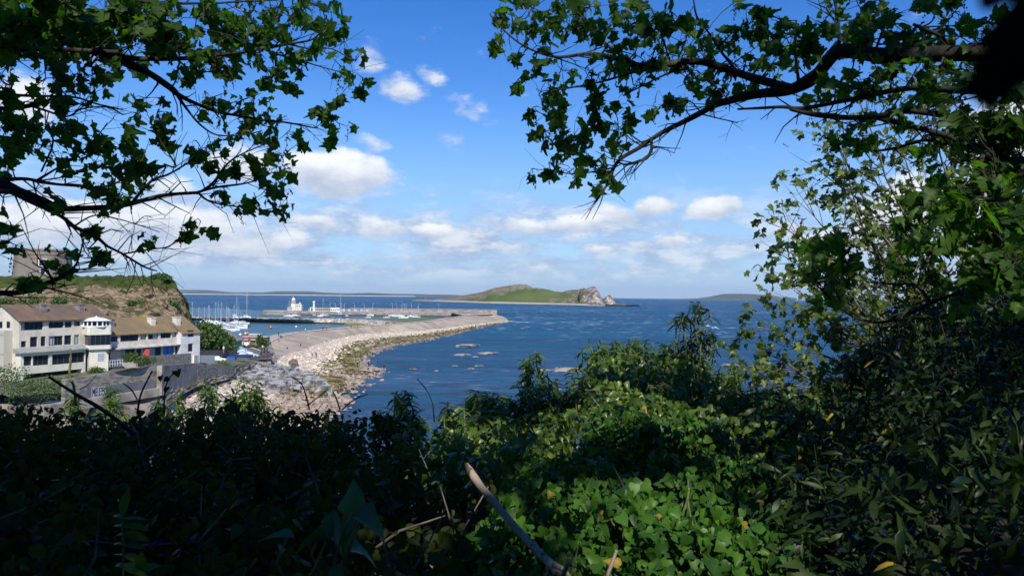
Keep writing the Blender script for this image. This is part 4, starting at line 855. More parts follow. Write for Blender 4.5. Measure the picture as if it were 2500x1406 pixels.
# ------------------------------------------------------------------ lighthouse and quay buildings
lh = empty('lighthouse', D(716, 759.5, 826)); lh.location.z = 4.1; tag(lh, 'old stone lighthouse with white domed lantern and keeper house on the pier head', 'lighthouse')
k = 826 / F; H = lambda y: (759.8 - y) * k
mb = MB(); mb.lathe([(7.2*k, -.1), (6.6*k, H(750)), (5.6*k, H(742.5))], 20); mb.build('tower', M['cream'], lh)
mb = MB(); mb.lathe([(5.6*k, H(742.4)), (6.6*k, H(741.5)), (6.6*k, H(738)), (5.4*k, H(737.5))], 20); mb.build('gallery', mat('faded red gallery', (.50,.30,.25), .9), lh)
mb = MB(); mb.lathe([(4.4*k, H(738)), (4.4*k, H(734.5))], 16); mb.build('lantern_room', mat('lantern glazing', (.35,.40,.38), .3), lh)
mb = MB(); mb.lathe([(4.9*k, H(734.6)), (4.5*k, H(733)), (2.6*k, H(730.8)), (.8*k, H(729)), (.4*k, H(726.8))], 16); mb.build('dome', M['white'], lh)
mb = MB(); mb.box(4*k, 21*k, -4*k, 8*k, -.1, H(744.5)); kh = mb.build('keeper_house', M['cream'], lh)
mb = MB(); mb.box(3.6*k, 21.6*k, -4.5*k, 8.5*k, H(744.49), H(743.6)); mb.build('parapet', M['quay'], kh)
mb = MB(); mb.box(14*k, 17.5*k, -1*k, 2*k, H(743.6), H(740.5)); mb.build('chimney', M['cream'], kh)
for x in (7, 11, 15):
    mb = MB(); mb.box(x*k, (x+1.8)*k, -4.05*k, -3.9*k, H(751), H(748)); mb.build('window', M['frame'], kh)
mb = MB(); mb.box(-13*k, -1*k, -9*k, 4*k, H(752.9), H(751.7)); mb.box(-12*k, -2*k, -8*k, 4*k, -.1, H(752.9)); mb.build('side_store', M['quay'], lh)
lt = empty('light_tower', D(766, 757, 795)); lt.location.z = 4.1; tag(lt, 'slim white modern harbour light with red top rising behind the white quay sheds', 'light tower')
k = 795 / F; H = lambda y: (759.6 - y) * k; z0 = 0
mb = MB(); mb.lathe([(2.6*k, 0), (1.9*k, H(739)), (2.1*k, H(738.5))], 14); mb.build('shaft', M['white'], lt)
mb = MB(); mb.lathe([(3.2*k, H(738.6)), (3.2*k, H(736.3)), (2.2*k, H(735.3))], 14); mb.build('gallery', M['white'], lt)
mb = MB(); mb.lathe([(1.3*k, H(735.3)), (1.1*k, H(733.2)), (.3*k, H(732))], 10); mb.build('lamp_housing', M['red'], lt)
def qbox(nm, x0, x1, y0, m, label, cat, d0=-12.5, d1=-7.5, wins=0, roof='quay'):
    sa = (FQ_s(x0)); sb = (FQ_s(x1)); sa, sb = min(sa, sb), max(sa, sb); c = FQ((sa+sb)/2, -10, 0); h = CAMZ - (y0 - (723+((x0+x1)/2-1250)*.0105)) * c.y / F
    e = empty(nm, (c.x, c.y, 4.13)); tag(e, label, cat); fl = frame((0,0,0), u_, n_); hw = (sb-sa)/2
    mb = MB(); mb.fbox(fl, -hw, hw, d0+10, d1+10, 0, h-4.13); w = mb.build('wall', m, e)
    mb = MB(); mb.fbox(fl, -hw-.3, hw+.3, d0+9.7, d1+10.3, h-4.127, h-3.9); mb.build('roof', M[roof], e)
    for k in range(wins):
        a = -hw + 2*hw*(k+.5)/wins; mb = MB(); mb.fbox(fl, a-.8, a+.8, d1+9.9, d1+10.05, .9, 2.3); mb.build('window', M['frame'], e)
    return e
u_, n_ = u_q, n_q = (A1w - A0w).normalized(), nrm
def FQ_s(px):
    w = ray(px, 750); n = nrm; o = Vector((A0w.x, A0w.y, 0)) + nrm * -9; C = Vector((0,0,0)); r = Vector((w.x, w.y, 0)); k = (o - C).dot(n) / r.dot(n); return (r*k - o).dot(u_q)
qbox('quay_shed', 760, 808, 752, M['quay'], 'long low pale quay shed with row of doorways right of the lighthouse', 'shed', wins=10)
qbox('quay_cottage', 808, 829, 751.5, M['white'], 'short white quay building with dark openings at the end of the long shed', 'building', wins=4, roof='white')
qbox('white_hut', 758, 765, 750.5, M['white'], 'small white hut at the lighthouse end of the sheds', 'hut', wins=1, roof='white')
pan = empty('painted_panels', FQ(FQ_s(868), -13.4, 4.2)); tag(pan, 'row of pale blue painted panels on the quay parapet right of the sheds', 'mural wall')
for i, px in enumerate((834, 847, 862, 877, 891)):
    a = FQ_s(px); b = FQ_s(px+6); c0, c1 = FQ(a,-13.5,0), FQ(b,-13.5,0); mb = MB(); d = nrm*.15; L_ = pan.location
    mb.hexa([(c0.x-L_.x,c0.y-L_.y,0),(c1.x-L_.x,c1.y-L_.y,0),(c1.x+d.x-L_.x,c1.y+d.y-L_.y,0),(c0.x+d.x-L_.x,c0.y+d.y-L_.y,0)]+[(c0.x-L_.x,c0.y-L_.y,2.6),(c1.x-L_.x,c1.y-L_.y,2.6),(c1.x+d.x-L_.x,c1.y+d.y-L_.y,2.6),(c0.x+d.x-L_.x,c0.y+d.y-L_.y,2.6)])
    mb.build('panel', mat('pale blue panel', (.32,.42,.62), .8) if i == 0 else bpy.data.materials['pale blue panel'], pan)
# lamp posts on the quay
ORD = ['first','second','third','fourth','fifth','sixth','seventh','eighth','ninth','tenth','eleventh','twelfth','thirteenth','fourteenth','fifteenth','sixteenth','seventeenth','eighteenth','nineteenth','twentieth']
lp0 = None; LPX = [803,816,831,838,863,887,908,956,967,979,990,1003,1020,1070]
for i, px in enumerate(LPX):
    p = FQ(FQ_s(px), -13.0, 4.1)
    if lp0 is None:
        lp0 = empty('lamp_post', p); mb = MB(); mb.tube([(0,0,0),(0,0,4),(0,0,8.6)], [.16,.13,.09], 6); mb.build('post', M['mast'], lp0)
        mb = MB(); mb.tube([(0,0,8.5),(.6,0,8.8),(1.6,0,8.85)], .07, 5); mb.box(1.2,2.1,-.16,.16,8.75,8.9); mb.build('lamp_arm', M['mast'], lp0); o = lp0
    else: o = copy_tree(lp0); o.location = p
    o.rotation_euler.z = math.pi if i % 3 else 0
    tag(o, ORD[i] + ' grey lamp post along the far quay counted from the lighthouse end', 'lamp post', 'lamp posts on the quay')

# ------------------------------------------------------------------ boats
def hull_mesh(mb, L, Bm, fb, mi=0, flat=.75):
    st = 9; vs = []; fs = []
    for i in range(st):
        f = i/(st-1); x = -L/2 + L*f; w = Bm/2 * (flat + (1-flat)*math.sin(min(1, f*2.2)*math.pi/2)) * (1 - max(0, (f-.5)/.5)**2.2 * .97); sh = fb * (1 + .28*f*f); kz = -.35*(1-f**4)
        vs += [(x, -w, sh), (x, -w*.86, .15), (x*(.97), 0, kz), (x, w*.86, .15), (x, w, sh)]
    for i in range(st-1):
        for j in range(4): fs.append((i*5+j, i*5+j+1, (i+1)*5+j+1, (i+1)*5+j))
        fs.append((i*5, (i+1)*5, (i+1)*5+4, i*5+4))
    fs.append((0,4,3,2,1)); mb.add(vs, fs, mi)
def sailboat(m='hull', cov='navy', L=9.0, mh=12.0):
    e = empty('sailing_boat'); mb = MB(); hull_mesh(mb, L, L*.32, 1.0); h = mb.build('hull', M[m], e)
    mb = MB(); mb.hexa([(-1.5,-.9,1),(2.2,-.5,1.1),(2.2,.5,1.1),(-1.5,.9,1),(-1.5,-.8,1.7),(1.4,-.45,1.55),(1.4,.45,1.55),(-1.5,.8,1.7)]); cb_ = mb.build('cabin', M['hull'], e)
    mb = MB(); mb.hexa([(-1.2,-.89,1.25),(1.3,-.6,1.25),(1.3,.6,1.25),(-1.2,.89,1.25),(-1.2,-.87,1.5),(1.2,-.57,1.45),(1.2,.57,1.45),(-1.2,.87,1.5)]); mb.build('cabin_window', M['glass'], cb_)
    mb = MB(); mb.tube([(.8,0,1.2),(.8,0,mh)], [.13,.09], 6); mb.tube([(.8,-.7,mh*.6),(.8,.7,mh*.6)], .05, 4); ms = mb.build('mast', M['mast'], e)
    mb = MB()
    for q in ((L*.48,0,1.3),(-L*.48,0,1.1),(.7,-L*.15,1.1),(.7,L*.15,1.1)): mb.tube([q,(.8,0,mh)], .022, 3)
    mb.build('rigging', M['mast'], ms)
    mb = MB(); mb.tube([(.7,0,2.1),(-2.9,0,2.2)], .07, 6); b = mb.build('boom', M['mast'], e)
    mb = MB(); mb.tube([(.6,0,2.28),(-1,0,2.36),(-2.7,0,2.32)], [.22,.2,.12], 7); mb.build('sail_cover', M[cov], b)
    return e
def motorboat(m='hull', L=7.0, cab='hull'):
    e = empty('motor_boat'); mb = MB(); hull_mesh(mb, L, L*.36, 1.1, flat=.92); mb.build('hull', M[m], e)
    mb = MB(); mb.hexa([(-1.3,-.95,1.15),(1.3,-.8,1.2),(1.3,.8,1.2),(-1.3,.95,1.15),(-1.1,-.8,2.3),(.6,-.7,2.3),(.6,.7,2.3),(-1.1,.8,2.3)]); c = mb.build('cabin', M[cab], e)
    mb = MB(); mb.hexa([(-1.15,-.93,1.6),(1.12,-.8,1.6),(1.12,.8,1.6),(-1.15,.93,1.6),(-1.08,-.87,2.1),(.82,-.76,2.1),(.82,.76,2.1),(-1.08,.87,2.1)]); mb.build('cabin_window', M['glass'], c)
    mb = MB(); mb.box(-L/2-.5,-L/2,-.25,.25,.2,1.4); mb.build('outboard_motor', M['black'], e)
    return e
M['dull'] = mat('dull slate hull', (.10,.13,.20), .5)
sb = [sailboat('hull','navy'), sailboat('hull','hull'), sailboat('dull','hull'), sailboat('hull','red')]; mbt = [motorboat(), motorboat('dull'), motorboat('hull', 7, 'palepaint')]
used = set()
def place(src, p, rz, label, grp, s=1.0, cat='boat'):
    o = src if src.name not in used else copy_tree(src)
    used.add(src.name); o.location = p; o.rotation_euler.z = rz; w_ = min(s, 1.05); o.scale = (w_, w_, s); tag(o, label, cat, grp); return o
# marina on the left: the farther berths first
mar = [(472,784,48,1),(482,786,36,1),(496,786,38,1),(505,787,42,1),(514,789,44,1),(523,790,58,0),(529,793,52,1),(537,793,60,0),(541,795,40,1),(549,797,50,1),(553,797,48,0),(557,799,46,1),(560,800,50,0),(568,798,54,1),(578,795,48,1)]
side = ['farthest left','second','third','fourth','fifth','sixth','seventh','eighth','ninth','tenth','eleventh','twelfth','thirteenth','fourteenth','rightmost']
for i, (px, py, hpx, kd) in enumerate(mar):
    p = G(px, py, 0.15); s = (hpx * p.y / F) / 12.0
    place(sb[kd % 2], p, .15 + .2*random.random() + (math.pi if i % 4 == 0 else 0), side[i] + ' moored white sailing boat of the marina row, counted from the left by mast', 'sailing boats in the marina', min(1.3, s), 'sailing boat')
mb2 = [(562,797,0),(571,792,2),(577,790,0),(589,791,0),(596,792,2),(598,797,1),(590,798,0),(581,797,0),(573,799,2),(583,801,0),(589,803,0),(575,804,0),(566,805,2),(570,808,0),(560,809,0),(552,806,0),(548,801,2),(555,803,0)]
wh = ['at the back left of','behind the middle of','at the back of','at the far right back of','with pale cabin at the far right of','with dark hull at the right tip of','at the right of','in the centre right of','with pale cabin in the centre of','low in the right half of','nearest the open water of','in the lower middle of','with pale cabin at the lower left of','nearest the slipway of','beside the slipway left of','at the left edge of','with pale cabin at the left back of','at the left middle of']
for i, (px, py, kd) in enumerate(mb2): place(mbt[kd], G(px, py, .15), .1 + .5*random.random(), 'small white motor boat ' + wh[i] + ' the marina cluster', 'motor boats in the marina', .9 + .3*random.random())
moor = [(704,773.5,0,1,'white sailing boat moored below the lighthouse',40),(719,772,3,1,'dark red sailing boat right of the lighthouse mooring',36),(730,775,1,0,'white open boat just off the rubble breakwater',0),(745,766.5,1,0,'dark blue workboat moored at the pier foot left',0),(756,766.5,0,0,'long white launch below the quay sheds left',0),
 (768,773,2,1,'pale green dinghy boat beside the breakwater',26),(781,766.5,0,0,'white cruiser with green cover below the long shed',0),(786,773,3,1,'pinkish sailing boat by the breakwater under the shed',44),(799,774,1,0,'low pale boat by the breakwater right of the pinkish one',0),(802,767,0,0,'small white cruiser under the shed end',0),(818,768,0,0,'white cruiser below the short white quay building',0),(829,772,2,1,'dark hulled boat with the black mast',56),
 (835,768,0,0,'long white cruiser under the blue panels left',0),(847,775,3,0,'red hulled boat beside the breakwater',0),(853,770,0,0,'white cruiser between red boat and quay',0),(864,770,0,0,'long white motor yacht under the third blue panel',0),(884,770,0,0,'white cruiser under the last blue panel',0),(899,776,1,1,'low cream sloop near the green weed flat',18),(905,771,0,0,'white boat with raised bow near the quay middle',0),
 (943,776,0,1,'pair-like sloop with leaning mast near the weed flat',22),(957,772,0,0,'white cruiser by the quay right of the leaning mast',0),(966,773,2,0,'small boat with pinkish bow by the quay',0),(978,773,0,0,'small white cabin boat by the quay right half',0),(985,777,1,1,'long white sloop nearest the weed flat',34),(1003,774,0,0,'white speedboat by the quay right end',0),(1017,775,1,1,'rightmost small sloop with slanting mast',26),
 (600,778.5,0,1,'tall masted white yacht behind the breakwater left end',66),(575,779,1,1,'white yacht with tall mast left of the tallest one behind the breakwater',54)]
for i, (px, py, kd, isail, lb, hp) in enumerate(moor):
    p = G(px, py, .15)
    if isail: place(sb[kd], p, (.1 + .3*random.random()) * (1 if i % 2 else -1), lb, 'boats moored in the harbour', max(.6, (hp*p.y/F)/12.0), 'sailing boat')
    else: place(mbt[min(kd, 2)] if kd != 3 else mbt[1], p, (.1 + .3*random.random()) * (1 if i % 2 else -1), lb, 'boats moored in the harbour', 1.15)
for i, s_ in enumerate(sb + mbt):
    if s_.name not in used: place(s_, G(640 + 8*i, 773, .15), 0, 'small boat moored left of the lighthouse, number by hull colour', 'boats moored in the harbour')
place(mbt[0], G(581, 845, 5.5), .3, 'white motor boat on its trailer beside the brick building', None, 1.0)
for i, (px, py, m, r, lb) in enumerate([(599.5,816,'yellow',.75,'yellow mooring buoy beside the red one off the brick building'),(605,816,'buoy',.9,'red mooring buoy beside the yellow one off the brick building'),(586.5,819,'hull',.8,'white mooring buoy off the trailer boat'),(661,801.5,'buoy',1.1,'large pinkish red buoy alone in mid harbour'),(723,799,'hull',.7,'pale buoy right of the large red buoy')]):
    p = G(px, py, .3); mb = MB(); mb.lathe([(.1*r,-.6*r),(.7*r,-.4*r),(r,.1*r),(.8*r,.65*r),(.2*r,.95*r),(.1*r,1.3*r)], 12); o = mb.build('mooring_buoy', M[m]); o.location = p + Vector((0,0,.4*r)); tag(o, lb, 'buoy', 'mooring buoys')

# ------------------------------------------------------------------ cars, bins, bikes
def car(m):
    e = empty('parked_car'); mb = MB()
    P = [(-2.1,.35),(-2.15,.8),(-2.0,.95),(-1.5,1.0),(-1.0,1.42),(.45,1.45),(1.15,.98),(1.95,.85),(2.15,.6),(2.1,.3)]
    W_ = [.82,.85,.84,.82,.64,.64,.8,.8,.76,.76]; vs = [(x,-w,z) for (x,z), w in zip(P, W_)] + [(x,w,z) for (x,z), w in zip(P, W_)]; n = len(P)
    mb.add(vs, [tuple(range(n)), tuple(range(n,2*n))[::-1]] + [(i,(i+n),(i+1)%n+n,(i+1)%n) for i in range(n)]); b = mb.build('body', M[m], e)
    mb = MB(); mb.hexa([(-1.38,-.79,1.03),(.98,-.79,1.03),(.98,.79,1.03),(-1.38,.79,1.03),(-.98,-.66,1.38),(.45,-.66,1.38),(.45,.66,1.38),(-.98,.66,1.38)]); mb.build('windows', M['glass'], b)
    for x in (-1.3, 1.3):
        for s in (-1, 1): mb = MB(); mb.tube([(x,.66*s,.32),(x,.86*s,.32)], .32, 12); mb.build('wheel', M['black'], e)
    return e
cars = [('silver',584,858,.9,'silver car by the road bend'),('palepaint',590,865,.8,'pale blue car parked below the silver one'),('teal',577,861,1.0,'dark teal car half hidden by the green shed'),('hull',529,884,.5,'white car at the right end of the cream wall'),('red',530,876,.5,'red car behind the white one at the cream wall'),('navy',597,874,.3,'dark blue car beside the blue skip on the car park'),('palepaint',610,873,.4,'very pale car at the inner end of the dark sea wall')]
for m, px, py, rz, lb in cars: o = car(m); o.location = G(px, py, 5.45); o.rotation_euler.z = rz; tag(o, lb, 'car', 'cars parked by the pier root')
sk = empty('blue_skip', G(566, 883, 5.45)); tag(sk, 'bright blue open skip on the car park', 'skip'); mb = MB(); 
mb.hexa([(-.8,-.7,0),(.8,-.7,0),(.8,.7,0),(-.8,.7,0),(-1,-.8,1.3),(1,-.8,1.3),(1,.8,1.3),(-1,.8,1.3)]); mb.build('tub', M['blue'], sk); mb = MB(); mb.box(-1.05,1.05,-.85,.85,1.3,1.38); mb.build('lid', M['navy'], sk)
def bike(p, rz, lb):
    e = empty('parked_motorbike', p, rz); tag(e, lb, 'motorbike', 'motorbikes by the sea wall')
    for x in (-.7, .7):
        mb = MB(); mb.tube([(x,-.06,.32),(x,.06,.32)], .32, 12); mb.build('wheel', M['black'], e)
    mb = MB(); mb.hexa([(-.6,-.15,.5),(.4,-.15,.45),(.4,.15,.45),(-.6,.15,.5),(-.7,-.1,.85),(.35,-.12,.95),(.35,.12,.95),(-.7,.1,.85)]); mb.build('body', M['black'], e)
    mb = MB(); mb.tube([(.7,0,.32),(.45,0,1.05)], .04, 5); mb.tube([(.45,-.35,1.1),(.45,.35,1.1)], .03, 5); mb.build('fork', M['mast'], e)
bike(G(644,866,5.45), .4, 'black motorbike left of the group at the sea wall'); bike(G(650,863,5.45), .7, 'black motorbike among the people at the sea wall')

# ------------------------------------------------------------------ people
def person_mesh(pose):
    if pose == 'stand':
        J = {'p':(0,0,.95),'c':(0,0,1.3),'n':(0,0,1.5),'h':(0,.02,1.62),'t':(0,.02,1.74),'ls':(-.19,0,1.42),'le':(-.26,.02,1.15),'lh':(-.24,.12,.9),'rs':(.19,0,1.42),'re':(.27,-.02,1.15),'rh':(.26,.05,.88),
             'lk':(-.11,.06,.5),'lf':(-.12,-.04,.07),'lt':(-.12,.14,.04),'rk':(.11,-.02,.5),'rf':(.12,.04,.07),'rt':(.12,.2,.04)}
    elif pose == 'walk':
        J = {'p':(0,0,.93),'c':(0,.04,1.28),'n':(0,.07,1.48),'h':(0,.1,1.6),'t':(0,.1,1.72),'ls':(-.19,.05,1.4),'le':(-.25,-.12,1.16),'lh':(-.24,.0,.92),'rs':(.19,.05,1.4),'re':(.25,.14,1.16),'rh':(.23,.32,.98),
             'lk':(-.1,.2,.52),'lf':(-.11,.26,.08),'lt':(-.11,.44,.06),'rk':(.1,-.06,.48),'rf':(.11,-.34,.14),'rt':(.11,-.2,.03)}
    else:
        J = {'p':(0,0,.2),'c':(0,.05,.5),'n':(0,.1,.72),'h':(0,.13,.84),'t':(0,.13,.96),'ls':(-.19,.07,.64),'le':(-.27,.22,.42),'lh':(-.15,.42,.42),'rs':(.19,.07,.64),'re':(.27,.22,.42),'rh':(.15,.42,.42),
             'lk':(-.13,.42,.42),'lf':(-.13,.62,.08),'lt':(-.13,.78,.05),'rk':(.13,.42,.42),'rf':(.13,.62,.08),'rt':(.13,.78,.05)}
    R = {'p':.15,'c':.16,'n':.06,'h':.11,'t':.085,'ls':.075,'le':.05,'lh':.04,'rs':.075,'re':.05,'rh':.04,'lk':.065,'lf':.045,'lt':.04,'rk':.065,'rf':.045,'rt':.04}
    E = [('p','c'),('c','n'),('n','h'),('h','t'),('c','ls'),('ls','le'),('le','lh'),('c','rs'),('rs','re'),('re','rh'),('p','lk'),('lk','lf'),('lf','lt'),('p','rk'),('rk','rf'),('rf','rt')]
    K = list(J); me = bpy.data.meshes.new('person_' + pose); me.from_pydata([J[k] for k in K], [(K.index(a), K.index(b)) for a, b in E], [])
    o = bpy.data.objects.new('tmp', me); COL.objects.link(o); md = o.modifiers.new('Skin', 'SKIN'); 
    if not me.skin_vertices: 
        bpy.context.view_layer.objects.active = o
    sv = me.skin_vertices[0].data
    for i, k in enumerate(K): sv[i].radius = (R[k], R[k]); sv[i].use_root = (k == 'p')
    o.modifiers.new('Sub', 'SUBSURF').levels = 1
    bpy.context.view_layer.update(); dg = bpy.context.evaluated_depsgraph_get(); m2 = bpy.data.meshes.new_from_object(o.evaluated_get(dg)); bpy.data.objects.remove(o)
    return m2
PM = {k: person_mesh(k) for k in ('stand', 'walk', 'sit')}
def personmat(top, bot, hair, sit):
    m = bpy.data.materials.new('person clothing'); m.use_nodes = True; T = NT(m.node_tree); p = m.node_tree.nodes['Principled BSDF']
    sp = T.new('ShaderNodeSeparateXYZ'); T.l.new(T.new('ShaderNodeTexCoord').outputs['Object'], sp.inputs[0]); z = sp.outputs[2]
    zz = (.28, .72, .9) if sit else (.95, 1.5, 1.68)
    c = T.mix(T.m('GREATER_THAN', z, zz[0]), bot, top); c = T.mix(T.m('GREATER_THAN', z, zz[1]), c, (.5,.33,.25)); c = T.mix(T.m('GREATER_THAN', z, zz[2]), c, hair)
    T.l.new(c, p.inputs['Base Color']); p.inputs['Roughness'].default_value = .9; return m
pmc = {}
cl = {'k': (.015,.015,.018), 'w': (.75,.75,.75), 'r': (.6,.12,.1), 'b': (.02,.25,.6), 'n': (.02,.03,.08), 'g': (.2,.2,.22), 'p': (.7,.35,.4), 't': (.35,.28,.2)}
PP = [(660.5,846,5.2,'walk','k','k','walker in black on the pier approach left of the beach'),(680,821,5.9,'stand','k','k','person in dark clothes standing at the harbour edge rail'),(684.5,824,5.9,'sit','k','g','person sitting on the pier edge beside the standing one'),(688,824,5.9,'sit','n','k','second seated person in navy on the pier edge'),
 (679,834,5.2,'sit','g','k','person seated low on the sloping stone below the pier edge group'),(702,853,4.4,'sit','n','w','person in navy crouching at the top of the pebbles'),(734,849,3.2,'stand','k','k','lone dark figure standing on the pale pebbles'),(752,828,4.4,'sit','w','t','person in a white top sitting on the sloping face'),
 (745.5,811,6,'stand','w','k','person in a white shirt on the pier crest'),(734,812,6,'sit','k','k','dark seated figure on the pier crest left of the white shirt'),(788.5,807,6,'walk','k','k','tall walker in black on the pier crest'),(797.5,807,6,'stand','k','k','dark figure right of the tall walker on the pier crest'),
 (857,802,6,'stand','k','k','broad dark figure on the pier crest by the weed bank'),(873,798.5,6,'walk','n','k','walker in navy right of the broad dark figure'),(877.5,799.5,6,'sit','k','k','seated figure by the walker in navy'),(911.5,796,6,'sit','r','k','person in red sitting at the breakwater root'),(917.5,853,.6,'stand','k','t','dark figure at the outer water edge of the beach'),
 (762,874,2.6,'stand','k','k','left one of two dark figures together on the pebbles'),(771.5,873.5,2.6,'walk','k','k','right one of two dark figures together on the pebbles'),(897,873,0,'stand','n','n','tallest bather standing in the shallows'),(909.5,871,0,'walk','k','k','middle bather of the three in the shallows'),(922.5,873,.1,'sit','n','t','rightmost bather sitting on a stone in the shallows'),
 (872.5,896,.7,'stand','k','k','dark figure at the waterline between bathers and ledge'),(899.5,894,0.1,'stand','n','k','person wading just behind the rock ledge'),(937.5,903,1.0,'stand','k','k','person standing at the end of the rock ledge'),(899,904,1.2,'sit','k','r','person sitting in the middle of the rock ledge'),(911,904,1.2,'sit','g','k','seated figure in grey toward the end of the rock ledge'),
 (807,910,1.8,'sit','k','w','person sitting between weed and brown stones'),(867,931,.4,'stand','b','t','person in a bright blue top at the near waterline'),(1121,771,6,'stand','k','k','leftmost figure of the far pier group'),(1126.5,772.5,6,'walk','n','k','second figure of the far pier group'),(1132,774,6,'stand','k','g','third figure of the far pier group, nearer the beach'),(1145,771,6,'stand','w','k','figure in white in the far pier group'),(1152,770,6,'walk','r','k','figure in red in the far pier group'),(1157,771.5,6,'stand','k','k','figure near the right end of the far pier group'),
 (639,862,5.5,'stand','k','k','leftmost person in black at the dark sea wall'),(642.5,865,5.5,'sit','p','k','person in pink seated at the dark sea wall'),(641,856,5.5,'stand','w','g','person in a white cap standing behind the sea wall group'),(653,862,5.5,'stand','k','g','rightmost person in black at the dark sea wall'),(646,860,5.5,'walk','k','n','walker between the motorbikes at the sea wall'),
 (590,847,5.5,'stand','w','k','person in white by the trailer boat'),(594,847,5.5,'walk','g','k','person in grey by the trailer boat'),(546,862,8.5,'stand','w','r','person in white top on the green bank wall')]
for (px, py, z, pose, t, b, lb) in PP:
    key = (t, b, pose == 'sit')
    if key not in pmc: pmc[key] = personmat(cl[t], cl[b], (.05,.035,.025), pose == 'sit')
    me = PM[pose].copy(); me.materials.clear(); me.materials.append(pmc[key]); o = bpy.data.objects.new('person', me); COL.objects.link(o)
    o.location = G(px, py, z); o.rotation_euler.z = random.random() * 6.28; tag(o, lb, 'person')
# birds
bm = MB(); bm.v = [(0,-.28,0),(.05,0,.04),(-.05,0,.04),(0,.22,0),(.3,.05,.12),(.62,-.12,.05),(.28,-.08,.1),(-.3,.05,.12),(-.62,-.12,.05),(-.28,-.08,.1),(0,0,-.05)]
bm.f = [(0,1,3),(0,3,2),(1,4,6),(4,5,6),(2,9,7),(7,9,8),(0,10,1),(0,2,10),(3,1,10),(3,10,2)]; bm.m = [0]*10
bd = bm.build('gull', [M['hull']]); gd = bpy.data.meshes.new_from_object(bd); gd.materials.clear(); gd.materials.append(M['darkrock'])
for i, (px, py, d, dark, lb) in enumerate([(1122,825,300,0,'white gull flying low over the bay right of the beach'),(1394,530,150,1,'dark bird high above the island'),(1807,596,170,1,'dark bird above the distant low island'),(968,188,170,1,'tiny dark bird high in the open sky left of centre'),(988,320,300,1,'tiniest dark bird in the middle of the open sky'),(1738,800,55,0,'white gull passing right of the tall shrub top')]):
    o = bd if i == 0 else bd.copy()
    if i: COL.objects.link(o)
    if dark: o.data = gd
    o.location = D(px, py, d); o.rotation_euler = (.3, .4*random.random(), 2*random.random()); tag(o, lb, 'bird', 'birds in flight')

# ------------------------------------------------------------------ leaves and twigs
def tmpl(right, zf, centre=None):
    """mirror an outline (x>=0, base to tip) and fan it from midrib points; zf(x,y) gives the curl"""
    c = centre or [(0, .0), (0, .35), (0, .7), (0, 1.0)]
    V = []; T = []
    def add(p):
        V.append((p[0], p[1], zf(p[0], p[1]))); return len(V) - 1
    cm = [add(p) for p in c]
    for s in (1, -1):
        idx = [add((s * x, y)) for x, y in right]
        def near(y): return cm[min(range(len(c)), key=lambda i: abs(c[i][1] - y))]
        prev = cm[0]
        seq = idx + [cm[-1]]
        a = cm[0]; last_c = cm[0]
        for i, k in enumerate(seq):
            y = V[k][1]; nc = near(y * .9)
            if prev != last_c:
                T.append((last_c, prev, k) if s > 0 else (last_c, k, prev))
            if nc != last_c and cm.index(nc) > cm.index(last_c) and k != cm[-1]:
                T.append((last_c, k, nc) if s > 0 else (last_c, nc, k)); last_c = nc
            prev = k
    return np.array(V), np.array([t for t in T if len(set(t)) == 3])
T_SYC = tmpl([(.14,-.09),(.25,-.03),(.42,-.08),(.38,.04),(.48,.10),(.41,.17),(.36,.25),(.47,.29),(.50,.38),(.64,.42),(.66,.60),(.53,.57),(.46,.66),(.40,.60),(.31,.60),(.31,.69),(.22,.74),(.22,.86),(.12,.89)], lambda x, y: -.45*x*x - .30*y*y + .16*abs(x)*math.sin(y*9+1))
T_OVA = tmpl([(.13,.04),(.25,.15),(.33,.32),(.32,.50),(.25,.68),(.13,.87)], lambda x, y: .22*abs(x) - .22*y*y)
T_IVY = tmpl([(.14,-.10),(.28,-.11),(.40,-.02),(.45,.12),(.42,.28),(.34,.45),(.24,.62),(.12,.82)], lambda x, y: .16*abs(x) - .16*y*y)
T_BIG = tmpl([(.16,-.15),(.33,-.12),(.47,.03),(.45,.15),(.37,.30),(.25,.52),(.12,.76)], lambda x, y: .30*abs(x) - .45*y*y + .05*math.cos(y*14)*abs(x))
T_LAN = tmpl([(.09,.12),(.155,.38),(.13,.66),(.06,.88)], lambda x, y: .15*abs(x) - .42*y*y)
T_LOW = tmpl([(.34,.05),(.62,.5),(.3,.8)], lambda x, y: -.15*x*x - .15*y*y, [(0,0),(0,.5),(0,1)])
T_CLU = tmpl([(.3,.1),(.42,.5),(.22,.85)], lambda x, y: .1*abs(x), [(0,0),(0,.5),(0,1)])
def norm(a): return a / np.maximum(np.linalg.norm(a, axis=1, keepdims=True), 1e-9)
